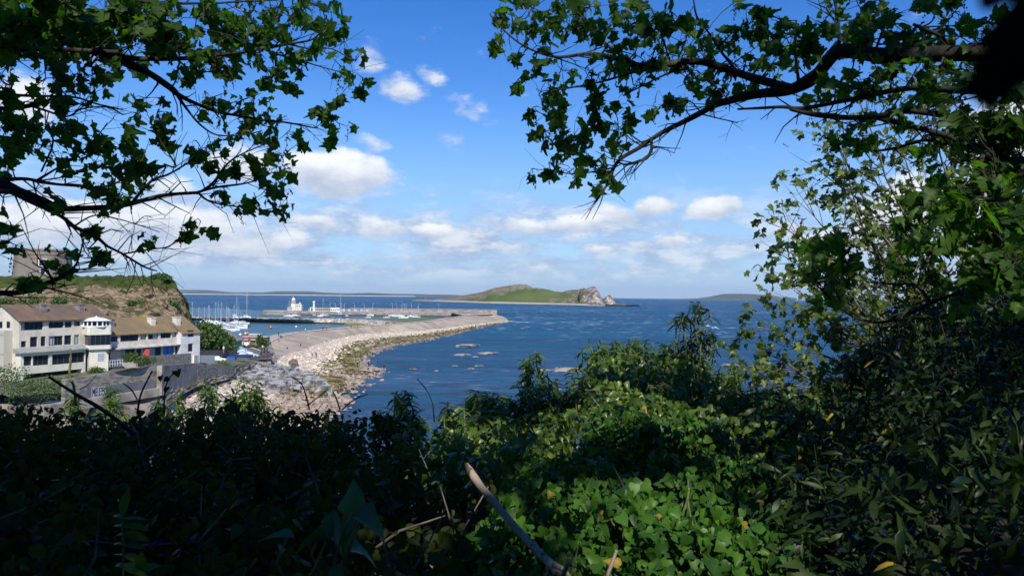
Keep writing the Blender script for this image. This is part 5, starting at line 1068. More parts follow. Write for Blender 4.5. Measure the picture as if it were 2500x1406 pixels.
def leaves(name, T, P, AX, NR, S, m, parent=None, wvar=.25):
    P, AX, NR, S = map(lambda a: np.asarray(a, float), (P, AX, NR, S)); n = len(P)
    if n == 0: return None
    V, F_ = T; ax = norm(AX); sd = norm(np.cross(ax, NR)); nr = np.cross(sd, ax)
    w = 1 + wvar * (rng.random(n) - .5) * 2; k = len(V); curl = .4 + 1.6 * rng.random(n)
    fold = (rng.random(n) - .4) * .9; jt = 1.0 if k > 30 else .4; jx = 1 + .10 * jt * rng.normal(size=(n, k)); V = np.broadcast_to(V, (n, k, 3)).copy(); V[:, :, 0] *= jx; V[:, :, 1] += .035 * jt * rng.normal(size=(n, k)) * (np.abs(V[:, :, 0]) > .01); V[:, :, 2] += fold[:, None] * np.abs(V[:, :, 0]) + (rng.normal(size=(n, 1)) * .35) * V[:, :, 0] * V[:, :, 1]
    co = (P[:, None, :] + S[:, None, None] * (V[:, :, 0, None] * w[:, None, None] * sd[:, None, :] + V[:, :, 1, None] * ax[:, None, :] + V[:, :, 2, None] * curl[:, None, None] * nr[:, None, :])).reshape(-1, 3)
    f = (F_[None] + (np.arange(n) * k)[:, None, None]).reshape(-1, 3)
    me = bpy.data.meshes.new(name); me.vertices.add(len(co)); me.vertices.foreach_set('co', co.ravel()); nf = len(f)
    me.loops.add(nf * 3); me.loops.foreach_set('vertex_index', f.ravel().astype(np.int32)); me.polygons.add(nf)
    me.polygons.foreach_set('loop_start', np.arange(nf, dtype=np.int32) * 3); me.polygons.foreach_set('loop_total', np.full(nf, 3, np.int32))
    me.update(); at = me.attributes.new('rnd', 'FLOAT', 'POINT'); at.data.foreach_set('value', np.repeat(rng.random(n), k)); me.materials.append(m)
    o = bpy.data.objects.new(name, me); COL.objects.link(o)
    if parent is not None: o.parent = parent
    return o
def rv(s=1.0): return Vector((random.gauss(0, s), random.gauss(0, s), random.gauss(0, s)))
class Foliage:
    def __init__(s): s.P = []; s.A = []; s.N = []; s.S = []; s.tw = MB(); s.seed = MB(); s.thin = False
    def leaf(s, p, ax, nr, sz): s.P.append(tuple(p)); s.A.append(tuple(ax)); s.N.append(tuple(nr)); s.S.append(sz)
def smooth(P, R, n):
    Q = resample(P, n); L = len(P) - 1; out = []
    for k in range(n):
        t = L * k / (n - 1); i = min(int(t), L - 1); f = t - i; out.append(R[i] + (R[i+1] - R[i]) * f)
    return Q, out
def branch(fo, pts, n=None, mb=None, wob=.012, sides=8):
    """pts = (px, py, depth, radius px); returns the centre line"""
    th = .78 if fo.thin else 1.0
    P = [D(x, y, d) for x, y, d, r in pts]; R = [r / F * d * th for x, y, d, r in pts]
    n = n or len(pts) * 4; Q, RR = smooth(P, R, n)
    Q = [q + Vector(noise.noise_vector(q * 6)) * wob * (0.3 + 10*r) for q, r in zip(Q, RR)]
    RR = [r * (1 + .18 * noise.noise(q * 11)) for q, r in zip(Q, RR)]
    (mb or fo.tw).tube(Q, RR, sides); fo.lines.append((Q, RR))
    if fo.thin:
        for i in range(2, len(Q) - 1):
            if RR[i] > .03 or Q[i].y < 2.2 or random.random() < .45: continue
            t = (Q[i+1] - Q[i-1]).normalized(); dv = (t * .7 + rv(.55)).normalized(); L = random.uniform(.08, .30); a = Q[i]; b = a + dv * L * .5 + rv(.012); c = b + (dv + rv(.35)).normalized() * L * .5; r0 = min(RR[i] * .55, .0045)
            fo.tw.tube([a, b, c], [r0, r0 * .7, r0 * .35], 5)
            if random.random() < .6: e = b + (dv + rv(.7)).normalized() * L * .35; fo.tw.tube([b, e], [r0 * .5, r0 * .3], 4)
    return Q
def cluster(fo, px, py, r, d, size, n=None, lit=None, seeds=True, sag=.5):
    best = None; r0v = ray(px, py).normalized()
    for Q, RR in fo.lines:
        for i, q in enumerate(Q):
            if q.y < 1.5: continue
            v = q - Vector((0, 0, CAMZ)); dd = v.cross(r0v).length
            if best is None or dd < best[0]: best = (dd, q, RR[i])
    d = best[1].y * (1 + random.uniform(-.07, .07)); c = D(px, py, d); rr = r / F * d; best = ((best[1] - c).length, best[1], best[2])
    q = best[1]; mid = (q + c) / 2 + rv(.10 * best[0]); r0 = min(best[2] * .6, .006 + best[0] * .006)
    P, R = smooth([q, mid, c], [r0, r0 * .7, .0028], 7); fo.tw.tube([p + rv(.008 * best[0]) for p in P], R, 5)
    n = n or max(3, int(r * r / 95))
    k = 0
    while k < n:
        tip = c + Vector((random.uniform(-1, 1), random.uniform(-.9, .9), random.uniform(-1, 1))) * rr * 1.0
        m2 = (c + tip) / 2 + rv(rr * .15)
        fo.tw.tube([c, m2, tip], [.0028, .0022, .0014], 4)
        base_dir = (tip - c).normalized()
        for j in range(random.choice((2, 2, 3))):
            pd = (base_dir * .5 + rv(.6) + Vector((0, 0, -.2))).normalized(); pl = size * random.uniform(.3, .6); b = tip + pd * pl
            fo.tw.tube([tip, (tip + b) / 2 + Vector((0, 0, .1*pl)), b], .0010, 3)
            ax = (pd * .8 + Vector((0, 0, -sag - random.random() * .7)) + rv(.35)).normalized(); nr = Vector((0, -.15, 1)) + rv(.75)
            fo.leaf(b, ax, nr, size * (.5 + .8 * random.random())); k += 1
        if seeds and random.random() < .22:
            p = tip; s_ = [p]
            for j in range(4): p = p + Vector((random.uniform(-.006, .006), random.uniform(-.006, .006), -.022)); s_.append(p)
            fo.seed.tube(s_, .0012, 3)
            for q_ in s_[1:]:
                for w in range(2):
                    z = q_ + rv(.006); fo.seed.add([z + Vector((-.005,0,0)), z + Vector((.005,0,0)), z + Vector((0,0,-.012)), z + Vector((0,.005,-.004))], [(0,1,2),(0,3,1),(1,3,2),(0,2,3)])

# ---- left sycamore: its trunk stands off the left edge of the frame
EXAMPLE_D = 4.2
lt_ = empty('sycamore_tree', (-5.2, 3.6, 19.0)); tag(lt_, 'dark sycamore reaching in from the left with drooping backlit leaves over the harbour', 'tree')
fo = Foliage(); fo.lines = []; fo.thin = True
trunk = MB(); tq = [Vector((-5.3,3.3,18.5)), Vector((-5.2,3.4,20.5)), Vector((-5.0,3.5,22.3)), Vector((-4.9,3.5,24.2)), Vector((-4.6,3.2,26.5)), Vector((-4.9,2.2,29))]
Q, R_ = smooth(tq, [.36, .30, .25, .20, .14, .07], 24); trunk.tube(Q, R_, 14)
LB = [
 [(-620,330,3.5,50),(-320,110,3.8,36),(-120,50,4,26),(0,60,4,24),(75,75,4.1,20),(150,95,4.2,17),(230,125,4.2,15),(300,150,4.2,13),(370,183,4.3,11),(415,213,4.3,10),(430,228,4.3,10)],
 [(430,228,4.3,8),(470,250,4.3,6),(540,275,4.4,5),(620,290,4.4,4),(700,300,4.5,3),(770,312,4.5,2)],
 [(250,128,4.2,9),(300,140,4.2,9),(350,144,4.1,8),(450,142,4.1,7),(530,135,4.1,6),(620,122,4.1,5),(700,110,4.2,4),(760,98,4.2,3),(790,72,4.2,2)],
 [(-300,120,3.7,16),(-100,110,3.8,12),(0,118,3.9,9),(100,120,3.9,8),(200,125,4,8),(290,128,4,7)],
 [(430,228,4.3,6),(455,265,4.3,4),(490,305,4.3,3.2),(530,330,4.4,2.5),(590,331,4.4,2),(640,320,4.4,1.5)],
 [(-300,240,3.6,10),(-80,225,3.8,6),(0,228,3.8,5),(90,235,3.9,4),(180,237,3.9,3.4),(240,255,4,2.6),(300,268,4,2)],
 [(-250,275,3.7,10),(-60,262,3.8,8),(20,265,3.8,7),(90,255,3.8,7)],
 [(85,262,3.8,4),(115,272,3.8,3.5),(165,285,3.8,3),(200,266,3.9,2.5),(262,262,3.9,2.2),(300,280,4,2)],
 [(-620,400,3.3,46),(-300,425,3.5,32),(-120,430,3.7,24),(0,450,3.8,20),(60,475,3.9,17),(110,495,4,13),(150,510,4,11),(220,509,4.1,9),(300,502,4.1,8),(360,486,4.2,6.5),(420,475,4.2,5.5),(480,470,4.2,5)],
 [(480,470,4.2,4.5),(500,464,4.2,4),(540,455,4.2,3.5),(600,448,4.3,3),(640,436,4.3,2.4),(665,420,4.3,1.8)],
 [(320,500,4.1,5),(345,468,4.1,4.5),(375,437,4.1,4),(410,425,4.1,3.4),(455,400,4.2,2.6),(482,380,4.2,2)],
 [(490,468,4.2,4),(520,446,4.2,3.4),(545,412,4.2,3),(575,385,4.3,2.6),(620,362,4.3,2),(652,350,4.3,1.6)],
 [(485,470,4.2,4),(510,490,4.2,3),(545,500,4.2,2.6),(585,506,4.3,2.2),(640,512,4.3,1.8),(680,505,4.3,1.4)],
 [(0,440,3.9,8),(60,438,3.9,6),(120,448,4,5),(210,456,4,4),(260,455,4,3.4),(300,440,4,3),(370,405,4.1,2)],
 [(90,440,4,4),(150,405,4,3),(200,370,4,2.6),(240,330,4,2),(262,300,4,1.5)],
 [(100,420,4,3),(130,350,4,3),(118,300,4,2)],[(200,455,4,3),(235,470,4,2.4),(290,480,4,2)],
 [(-200,470,3.5,12),(0,466,3.7,9),(40,476,3.8,7),(90,500,3.8,6.5),(150,530,3.9,6),(180,553,3.9,6),(230,575,3.9,6),(262,602,4,5),(300,620,4,4),(350,650,4,3),(383,661,4,2)],
 [(300,620,4,3.4),(335,614,4,2.8),(360,610,4,2.6),(410,603,4.1,2.2),(440,580,4.1,1.8),(482,558,4.1,1.4)],
 [(183,552,3.9,3),(230,526,4,2.4),(290,535,4,2),(340,550,4,1.6),(390,568,4,1.2)],[(330,548,4,1.6),(352,528,4,1.2),(372,532,4,1)],[(350,648,4,1.8),(375,640,4,1.4),(400,635,4,1)],
 [(-420,700,3.0,24),(-200,708,3.2,14),(0,717,3.4,9),(60,713,3.4,8),(100,697,3.4,7.5),(130,685,3.4,7),(172,660,3.4,5),(192,630,3.5,3),(206,580,3.5,2)],
 [(172,660,3.4,3.4),(200,658,3.4,2.6),(232,649,3.5,2.2),(270,630,3.5,1.6)],[(128,686,3.4,3.4),(115,665,3.4,2.6),(80,642,3.4,2)],
 [(120,-120,4,12),(230,-20,4,7),(340,2,4.1,5),(400,10,4.1,4.5),(470,10,4.2,4),(560,6,4.2,3),(680,0,4.2,2)],
 [(200,-90,4.2,10),(380,-50,4.3,7),(560,-30,4.4,5),(700,-10,4.4,4),(790,20,4.4,2.5)],
 [(640,118,4.1,4),(680,135,4.2,3),(740,150,4.2,2.4),(800,168,4.2,2),(850,182,4.2,1.4)],[(700,110,4.2,3),(760,120,4.2,2.4),(810,120,4.2,2),(860,150,4.2,1.4)],
 [(400,400,4.1,3),(430,405,4.1,3),(395,350,4.1,2.4),(380,320,4.1,2)],[(430,142,4.1,3),(470,170,4.1,2),(560,180,4.2,1.5)],[(330,150,4.1,3),(310,110,4.1,2),(290,60,4.1,2)],
 [(-300,560,3.4,9),(-80,590,3.6,5),(0,596,3.6,3),(40,575,3.6,2)],
]
for b in LB:
    if b[0][0] < -150: b[0:0] = []
    branch(fo, b)
for q0, i in ((LB[0][0], 14), (LB[8][0], 10), (LB[22][0], 7)):
    e = D(*q0[:3]); trunk.tube([Q[i], (Q[i] + e) / 2 + Vector((0, 0, .1)), e], [q0[3]/F*q0[2]*1.3, q0[3]/F*q0[2]*1.1, q0[3]/F*q0[2]], 8)
LC = [(30,20,60),(100,40,60),(190,50,62),(250,72,52),(160,10,50),(300,25,50),(350,80,45),(400,70,50),(430,112,38),(480,45,50),(540,30,50),(560,85,40),(620,25,50),(680,20,45),(740,15,42),(790,30,38),(812,62,34),(535,125,34),(600,100,40),(650,90,40),(700,92,34),(750,132,34),(640,172,34),(700,168,28),(735,172,28),(840,100,26),(830,160,22),(868,150,20),(852,208,26),(885,192,14),(560,160,26),(470,140,36),(330,160,36),(230,150,36),
 (20,160,35),(25,205,33),(110,172,38),(150,215,36),(200,190,38),(150,250,22),(15,245,18),(235,182,32),(355,240,26),(385,272,26),(345,285,26),(430,192,16),(500,222,20),(520,245,26),(560,258,32),(580,290,30),(622,240,22),(655,272,28),(665,310,28),(612,312,28),(700,325,26),(560,335,14),(480,160,25),(100,60,50),(40,90,40),
 (800,282,22),(828,302,20),(825,342,18),(792,290,14),(30,290,34),(60,312,34),(112,305,28),(30,350,34),(20,400,28),(90,350,18),(130,372,28),(180,312,28),(222,332,28),(252,352,28),(290,362,33),(170,402,20),(232,400,32),(300,402,33),(340,400,28),(330,440,24),(285,425,24),(372,420,16),(480,345,20),(500,372,32),(540,382,28),(470,365,20),(550,405,14),(660,372,32),(690,382,28),(708,410,22),(640,400,20),(620,430,16),(650,462,24),(690,458,24),(700,482,22),(680,512,16),(600,515,18),(630,502,16),(550,478,15),(270,462,30),(240,480,20),(155,485,14),(290,482,16),
 (25,545,22),(15,590,22),(30,620,18),(150,620,18),(215,630,14),(230,555,10),(365,590,13),(440,556,12),(500,556,12),(490,540,10),(60,690,12),(140,650,14),(395,310,30),(420,330,20),(60,250,18),(380,40,45),(30,60,50),(75,110,40)]
for (px, py, r) in LC: cluster(fo, px, py, r, 4.1, .062 if not (px < 460 and py < 110) else .082)
trunk.build('trunk', M['bark'], None, True).parent = lt_; 
def settle(root):
    for c in root.children: c.matrix_parent_inverse = Matrix.Translation(-root.location)
fo.tw.build('branches', M['bark'], lt_, True); leaves('foliage', T_SYC, fo.P, fo.A, fo.N, fo.S, M['leaf'], lt_); fo.seed.build('seed_clusters', M['bark'], lt_)['kind'] = 'stuff'; settle(lt_)

# ---- right sycamore with its long bough
rt_ = empty('sycamore_tree', (5.6, 2.6, 19.0)); tag(rt_, 'right hand sycamore with a long mossy bough sweeping down to a point over the bay', 'tree')
fo = Foliage(); fo.lines = []; fo.thin = True; trunk = MB()
Q, R_ = smooth([Vector((5.0,2.6,18.5)), Vector((4.6,2.7,20.5)), Vector((4.1,2.9,22.2)), Vector((4.0,2.8,24)), Vector((4.3,2.2,26.5)), Vector((4.6,1.5,29.5))], [.36, .30, .24, .18, .13, .06], 24); trunk.tube(Q, R_, 14)
RB = [
 [(3300,220,3.0,60),(2800,140,3.2,40),(2550,130,3.3,31),(2400,128,3.4,29),(2300,132,3.5,27),(2200,135,3.6,25),(2130,133,3.7,26),(2060,125,3.8,22),(2030,140,3.8,21),(1985,190,3.9,20),(1930,220,4,18),(1860,228,4,15),(1800,240,4,13),(1750,255,4,11),(1700,280,4.1,9),(1650,308,4.1,8),(1600,335,4.1,7),(1560,360,4.1,6),(1520,385,4.1,6),(1500,410,4.1,6),(1488,440,4.1,5),(1470,470,4.1,3.4),(1452,494,4.1,2)],
 [(1590,345,4.1,5),(1590,365,4.1,5),(1580,385,4.1,5),(1562,393,4.1,4.5),(1532,402,4.1,4),(1512,398,4.1,3)],
 [(1196,35,4,1.6),(1225,70,4,2.4),(1270,108,4,3),(1320,130,4,4),(1370,140,4,4.5),(1440,133,4,5.5),(1500,142,4,8),(1560,162,4,10),(1620,160,3.9,10),(1690,150,3.9,11),(1760,165,3.9,12),(1850,195,3.9,13),(1930,215,3.9,14)],
 [(1345,222,4.1,1.8),(1400,214,4.1,2.6),(1450,204,4.1,3.2),(1520,185,4.1,4),(1600,160,4,5)],[(1520,234,4,2),(1560,214,4,2.6),(1620,184,4,3.2),(1680,165,4,4)],
 [(3000,300,2.9,24),(2700,240,3,16),(2450,225,3.1,12),(2350,222,3.2,11),(2240,215,3.4,9),(2140,228,3.6,8),(2060,247,3.7,7),(1960,265,3.8,6),(1900,262,3.8,5),(1800,268,3.9,3)],
 [(1930,268,3.8,5),(1990,280,3.7,8),(2060,287,3.6,9),(2140,286,3.5,10),(2220,270,3.4,11),(2330,290,3.3,12),(2400,330,3.2,15),(2430,380,3.1,20)],
 [(2130,285,3.6,8),(2230,310,3.5,9),(2330,338,3.4,10),(2410,380,3.3,12)],
 [(3100,420,2.8,40),(2800,420,2.9,32),(2560,405,3,28),(2450,400,3.1,24),(2410,370,3.1,14),(2390,300,3.2,8)],
 [(2080,355,3.8,3),(2120,366,3.8,4),(2150,368,3.8,4.5),(2200,358,3.7,5),(2240,345,3.6,5),(2340,342,3.5,5),(2420,360,3.4,5)],
 [(1370,-20,4,2),(1400,20,4,3),(1430,50,4,3.4),(1470,95,4,3.6),(1500,125,4,4),(1560,160,4,5)],[(1690,-30,4,2.4),(1700,40,4,3),(1730,80,4,3.4),(1762,130,4,4),(1800,175,4,5)],
 [(2030,-30,3.9,4),(2045,30,3.9,5),(2050,110,3.8,6)],[(1945,50,3.9,2.6),(1942,120,3.9,4),(1950,200,3.9,5)],[(1590,20,4,2),(1620,100,4,3),(1640,160,4,3.6)],
 [(2230,60,3.6,5),(2290,85,3.5,7),(2330,120,3.5,9)],[(2130,-40,3.9,4),(2160,40,3.8,4),(2140,120,3.7,4)],
 [(1500,410,4.1,3),(1460,415,4.1,2.6),(1425,390,4.1,2.4),(1380,340,4.1,2),(1340,280,4.1,1.6),(1320,240,4.1,1.2)],[(1500,398,4.1,2.6),(1508,350,4.1,2),(1508,290,4.1,1.6),(1490,260,4.1,1.2)],[(1470,415,4.1,2.4),(1410,425,4.1,2),(1340,418,4.1,1.6),(1295,412,4.1,1)],[(1565,355,4.1,2),(1535,335,4.1,1.6),(1520,310,4.1,1.2)],
 [(1800,245,4,3),(1740,255,4,2.4),(1680,270,4,1.8),(1630,265,4,1.2)],[(1700,275,4.1,2.4),(1760,290,4.1,2),(1800,300,4.1,1.6)],
 [(2700,480,2.4,14),(2580,520,2.5,10),(2500,590,2.6,8),(2440,640,2.7,7),(2400,680,2.8,7),(2350,710,2.9,6.5),(2270,738,3,6),(2200,775,3.1,5),(2140,786,3.1,4.5),(2080,770,3.2,3.6),(2030,730,3.2,3.6),(2000,700,3.2,2.4)],
 [(2270,738,3,6),(2250,710,3,5),(2230,695,3,4),(2150,690,3.1,3),(2080,660,3.1,2.4),(2050,600,3.2,1.6)],[(2100,776,3.1,3),(2055,740,3.1,2.4),(2040,690,3.2,2)],
 [(2400,380,3.1,8),(2380,440,3,6),(2340,500,3,4),(2280,520,3,2.5)],[(2500,410,3,8),(2470,480,2.9,6),(2440,540,2.9,4)],
]
for b in RB: branch(fo, b)
for q0, i in ((RB[0][0], 16), (RB[5][0], 12), (RB[8][0], 11), (RB[23][0], 9)):
    e = D(*q0[:3]); r = q0[3]/F*q0[2]; trunk.tube([Q[i], (Q[i] + e) / 2, e], [r*1.2, r*1.1, r], 8)
RCL = [(1210,30,18),(1235,30,28),(1270,50,32),(1300,20,30),(1340,25,30),(1370,40,30),(1310,75,24),(1340,90,24),(1310,112,16),(1200,100,8),(1268,130,12),(1400,70,30),(1430,30,35),(1450,70,34),(1500,40,38),(1540,60,38),(1560,20,40),(1600,40,34),(1640,30,28),(1500,92,24),(1560,100,34),(1620,80,34),(1680,80,33),(1700,100,28),(1740,80,26),(1760,112,26),(1650,130,24),(1720,140,28),(1600,142,26),(1330,150,18),(1300,170,10),(1265,195,9),(1370,170,26),(1350,195,22),(1430,165,22),(1460,182,22),(1490,150,22),(1500,182,20),(1480,215,20),(1530,212,18),(1560,195,16),(1570,150,18),
 (1320,225,24),(1350,245,24),(1310,260,22),(1340,290,27),(1370,275,18),(1305,300,16),(1330,322,24),(1370,312,24),(1385,342,26),(1402,332,18),(1350,350,20),(1385,366,24),(1340,396,16),(1365,400,18),(1390,420,20),(1300,412,8),(1420,345,18),(1440,382,18),(1470,366,16),(1450,275,18),(1480,260,22),(1510,262,20),(1532,268,14),(1490,300,22),(1520,305,14),(1500,330,20),(1510,352,16),(1470,402,18),(1450,422,18),(1500,432,18),(1470,442,16),(1625,232,18),(1650,250,22),(1640,262,16),(1600,250,8),
 (1700,190,28),(1740,200,28),(1790,180,30),(1720,230,20),(1780,225,24),(1800,100,34),(1830,60,30),(1880,40,32),(1870,90,34),(1900,120,35),(1860,150,35),(1820,160,35),(1930,90,32),(1960,130,34),(1980,100,26),(2010,60,28),(2040,30,33),(2080,50,35),(2100,20,40),(2140,60,35),(2160,30,35),(2070,90,30),(2120,100,30),(2180,80,30),(2230,70,30),(2260,112,30),(2200,112,25),(2000,240,25),(2040,212,26),(2080,180,26),(2120,190,28),(2180,190,34),(2240,180,34),(2300,170,35),(2380,170,35),(2140,232,24),(2200,255,24),(2270,220,24),(2060,332,34),(2100,332,26),(2200,270,18),(2350,250,34),(2420,290,40),(2450,360,40),(2470,200,40),(2300,490,40),(2340,530,36),(2430,490,44),(2480,540,40),(2470,300,40),(2480,640,44),(2380,480,36),(2420,540,40),(2250,460,24),(2400,620,36),(2340,650,30),(2440,580,40),(2300,400,28),(2360,380,30),(2490,380,46),(2480,250,50),(2440,160,44),(2490,120,50),(2400,100,44),(2200,470,20),(2220,560,24),(2300,560,30),(2180,640,22),(2270,620,28),(2350,720,30),(2450,700,44),(2130,330,20),(2260,330,30),(2320,330,30),(2400,420,34),(2360,460,34),(2480,480,44),
 (2000,600,24),(2050,578,28),(2080,600,30),(1962,645,18),(2000,660,28),(2030,690,26),(2080,662,20),(2110,645,18),(1990,702,20),(2490,450,44),(1790,10,6),(2330,30,40),(2280,20,30)]
for (px, py, r) in RCL:
    d = 3.9 if px < 2150 else 3.2
    if px > 1950 and py > 420: d = 3.1
    cluster(fo, px, py, r, d, .060 if d > 3.5 else .062)
trunk.build('trunk', M['bark'], rt_, True); fo.tw.build('branches', M['bark'], rt_, True); leaves('foliage', T_SYC, fo.P, fo.A, fo.N, fo.S, M['leaf'], rt_); fo.seed.build('seed_clusters', M['bark'], rt_)['kind'] = 'stuff'; settle(rt_)

# ---- sunlit tree further off on the right, many ascending stems from one base
st_ = empty('sycamore_tree', (4.6, 8.3, 18.2)); tag(st_, 'sunlit yellow green young tree of many fine stems fanning up behind the right bough', 'tree')
fo = Foliage(); fo.lines = []; trunk = MB()
base = Vector((5.6, 8.6, 18.0)); bq = D(2480, 1000, 8.2)
trunk.tube([base, (base + bq)/2 + Vector((.1, 0, 0)), bq], [.22, .17, .14], 10)
tg = [(1870,800,7.2),(1880,870,7.2),(1850,905,7.0),(1925,560,7.4),(1940,640,7.6),(2020,430,7.8),(2025,300,8),(2100,250,8),(2050,360,7.6),(1990,530,7.6),(2060,500,8.2),(2130,420,8.2),(2190,300,8.4),(2250,240,8.4),(2330,260,8.6),(2400,200,8.6),(2460,300,8.6),(1935,700,7.2),(1985,760,7.6),(1900,940,7),(1960,900,7.4),(2010,620,8),(2100,600,8.2),(2160,520,8.4),(2240,420,8.4),(2330,400,8.6),(2420,430,8.6),(2490,520,8.8),(2050,700,8),(2150,700,8.3),(2080,820,7.6),(2180,850,8),(2250,600,8.6),(2350,600,8.6),(2560,300,8.8),(2600,200,8.8),(2480,120,8.8),(2300,140,8.8)]
for (tx, ty, td) in tg:
    e = D(tx, ty, td); s0 = bq + Vector((random.uniform(-.5, .2), random.uniform(-.4, .4), random.uniform(-.3, .5))); L = (e - s0).length
    c1 = s0.lerp(e, .35) + Vector((random.uniform(-.1, .15), random.uniform(-.2, .2), -.10*L + random.uniform(-.1, .1))); c2 = s0.lerp(e, .7) + Vector((0, 0, -.06*L)) + rv(.07)
    P, R = smooth([s0, c1, c2, e], [.034, .022, .012, .004], 14); P = [p + rv(.012) for p in P]
    fo.tw.tube(P, R, 6); fo.lines.append((P, R))
    for i in range(4, 14):
        for w in range(3 if i > 5 else 1):
            p = P[i]; d0 = ((e - s0).normalized() + rv(.55)); d0.normalize(); ln = random.uniform(.15, .55) * (1.0 if i > 7 else .7)
            q = p + d0 * ln; q2 = p + d0 * ln * .5 + rv(.03); fo.tw.tube([p, q2, q], [.0045, .0032, .0018], 4)
            for (b_, nl) in ((q, 4), (q2, 2)):
                for j in range(nl):
                    if random.random() < .2: continue
                    pd = (d0 * .5 + rv(.7)).normalized(); b = b_ + pd * .06; fo.tw.tube([b_, b], .0012, 3)
                    fo.leaf(b, (pd * .8 + Vector((0, 0, -.35)) + rv(.3)), Vector((-.1, -.7, .8)) + rv(.5), random.uniform(.042, .088))
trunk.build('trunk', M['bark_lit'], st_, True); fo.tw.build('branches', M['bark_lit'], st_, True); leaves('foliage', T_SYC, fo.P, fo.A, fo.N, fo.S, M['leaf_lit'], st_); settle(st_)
# far stems rising above the dark shrubs (second, redder stem group)
# ---- big trees behind, unseen: crowns shade the viewpoint, gaps cut for sun patches
def crown(name, base, c, r, n, label, sun_gaps, size=.26):
    e = empty(name, base); tag(e, label, 'tree'); mb = MB(); top = Vector(c)
    mb.tube([Vector(base), Vector(base).lerp(top, .5) + Vector((.2, 0, 0)), top], [.45, .33, .12], 12)
    for k in range(16):
        a = k * 2.4; e2 = top + Vector((math.cos(a) * r[0] * .7, math.sin(a) * r[1] * .7, random.uniform(-.5, .6) * r[2])); s = Vector(base).lerp(top, random.uniform(.45, .9))
        mb.tube([s, s.lerp(e2, .5) + Vector((0, 0, .4)), e2], [.12, .08, .03], 6)
    mb.build('trunk', M['bark'], e, True)
    P = rng.normal(size=(n * 2, 3)); P = norm(P) * (rng.random((n * 2, 1)) ** .4); P = P * np.array(r) + np.array(c)
    d_ = P[:, 1]; ok = (P[:, 2] > 23.9 + np.maximum(0, d_) * .42 + 0 * d_)       # stays above the view
    ok &= ~((P[:, 1] > 1.5) & (P[:, 2] < 22 + P[:, 1] * .55))
    S = np.array(SUN)
    for (hx, hy, hz, rx, ry, pr) in sun_gaps:  # leaves dropped along sun rays so that chosen spots are lit
        k = (P[:, 2] - hz) / S[2]; g = P - S[None] * k[:, None]
        ok &= ~((((g[:, 0] - hx) / rx) ** 2 + ((g[:, 1] - hy) / ry) ** 2 < 1) & (rng.random(len(P)) < pr))
    P = P[ok][:n]; m = len(P)
    A_ = norm(rng.normal(size=(m, 3)) + np.array([0, 0, -.6])); N_ = norm(rng.normal(size=(m, 3)) * .6 + np.array([0, 0, 1]))
    leaves('foliage', T_LOW, P, A_, N_, size * (.7 + .6 * rng.random(m)), M['canopy'], e); settle(e)
SUN_GAPS = [(.85, 2.6, 21.3, .95, .7, .97), (1.7, 3.5, 21.4, .9, .7, .85), (2.1, 2.5, 21.4, .3, .3, .8), (-.12, 2.35, 21.5, .28, .32, .98), (-.35, .9, 21.75, .2, .15, .8), (3.0, 4.6, 22, .5, .5, .6), (1.6, 4.9, 21.7, 1.3, .6, .8), (1.0, 4.2, 21.4, 1.2, .75, .9), (-.2, 3.6, 21.3, .6, .45, .8), (.5, 1.9, 21.3, .4, .3, .7), (1.7, 2.3, 21.3, .3, .25, .8), (2.6, 3.9, 21.6, .3, .4, .7), (.75, 2.7, 21.3, .62, .5, .96), (.35, 2.15, 21.3, .35, .3, .8), (1.35, 3.1, 21.3, .3, .4, .8), (2.1, 3.0, 21.3, .4, .35, .7), (.3, 5.2, 21.4, 1.0, .6, .9), (1.3, 4.6, 21.4, .5, .4, .8), (2.3, 4.6, 21.4, .45, .35, .6), (-.1, 2.4, 21.5, .16, .22, .97),
 (-1.4, 4.1, 23.6, .8, .6, .7), (-2.4, 4.1, 23.2, .5, .5, .6), (.3, 4.0, 23.7, .6, .5, .8), (1.3, 3.9, 24.0, .6, .4, .7), (2.1, 3.6, 23.9, .4, .4, .6), (-2.4, 6.9, 21.2, 2.4, .9, .97), (1.0, 6.6, 21.8, 2.2, .9, .8), (3.6, 5.0, 22.4, .6, .5, .5), (1.9, 2.2, 21.3, .2, .2, .8), (-.9, 4.4, 21.3, .4, .2, .7), (-.4, 2.2, 21.6, .30, .3, .6), (-1.6, 2.2, 21.3, .25, .2, .5)]
crown('sycamore_tree', (-3.5, -5.0, 20.2), (-4.0, -4.6, 27.0), (6.4, 5.6, 2.9), 13000, 'large spreading sycamore behind the viewpoint on the left that shades the path', SUN_GAPS)
crown('sycamore_tree', (4.2, -4.6, 20.2), (4.2, -4.9, 26.9), (5.8, 5.4, 2.8), 10000, 'large spreading sycamore behind the viewpoint on the right that shades the path', SUN_GAPS)

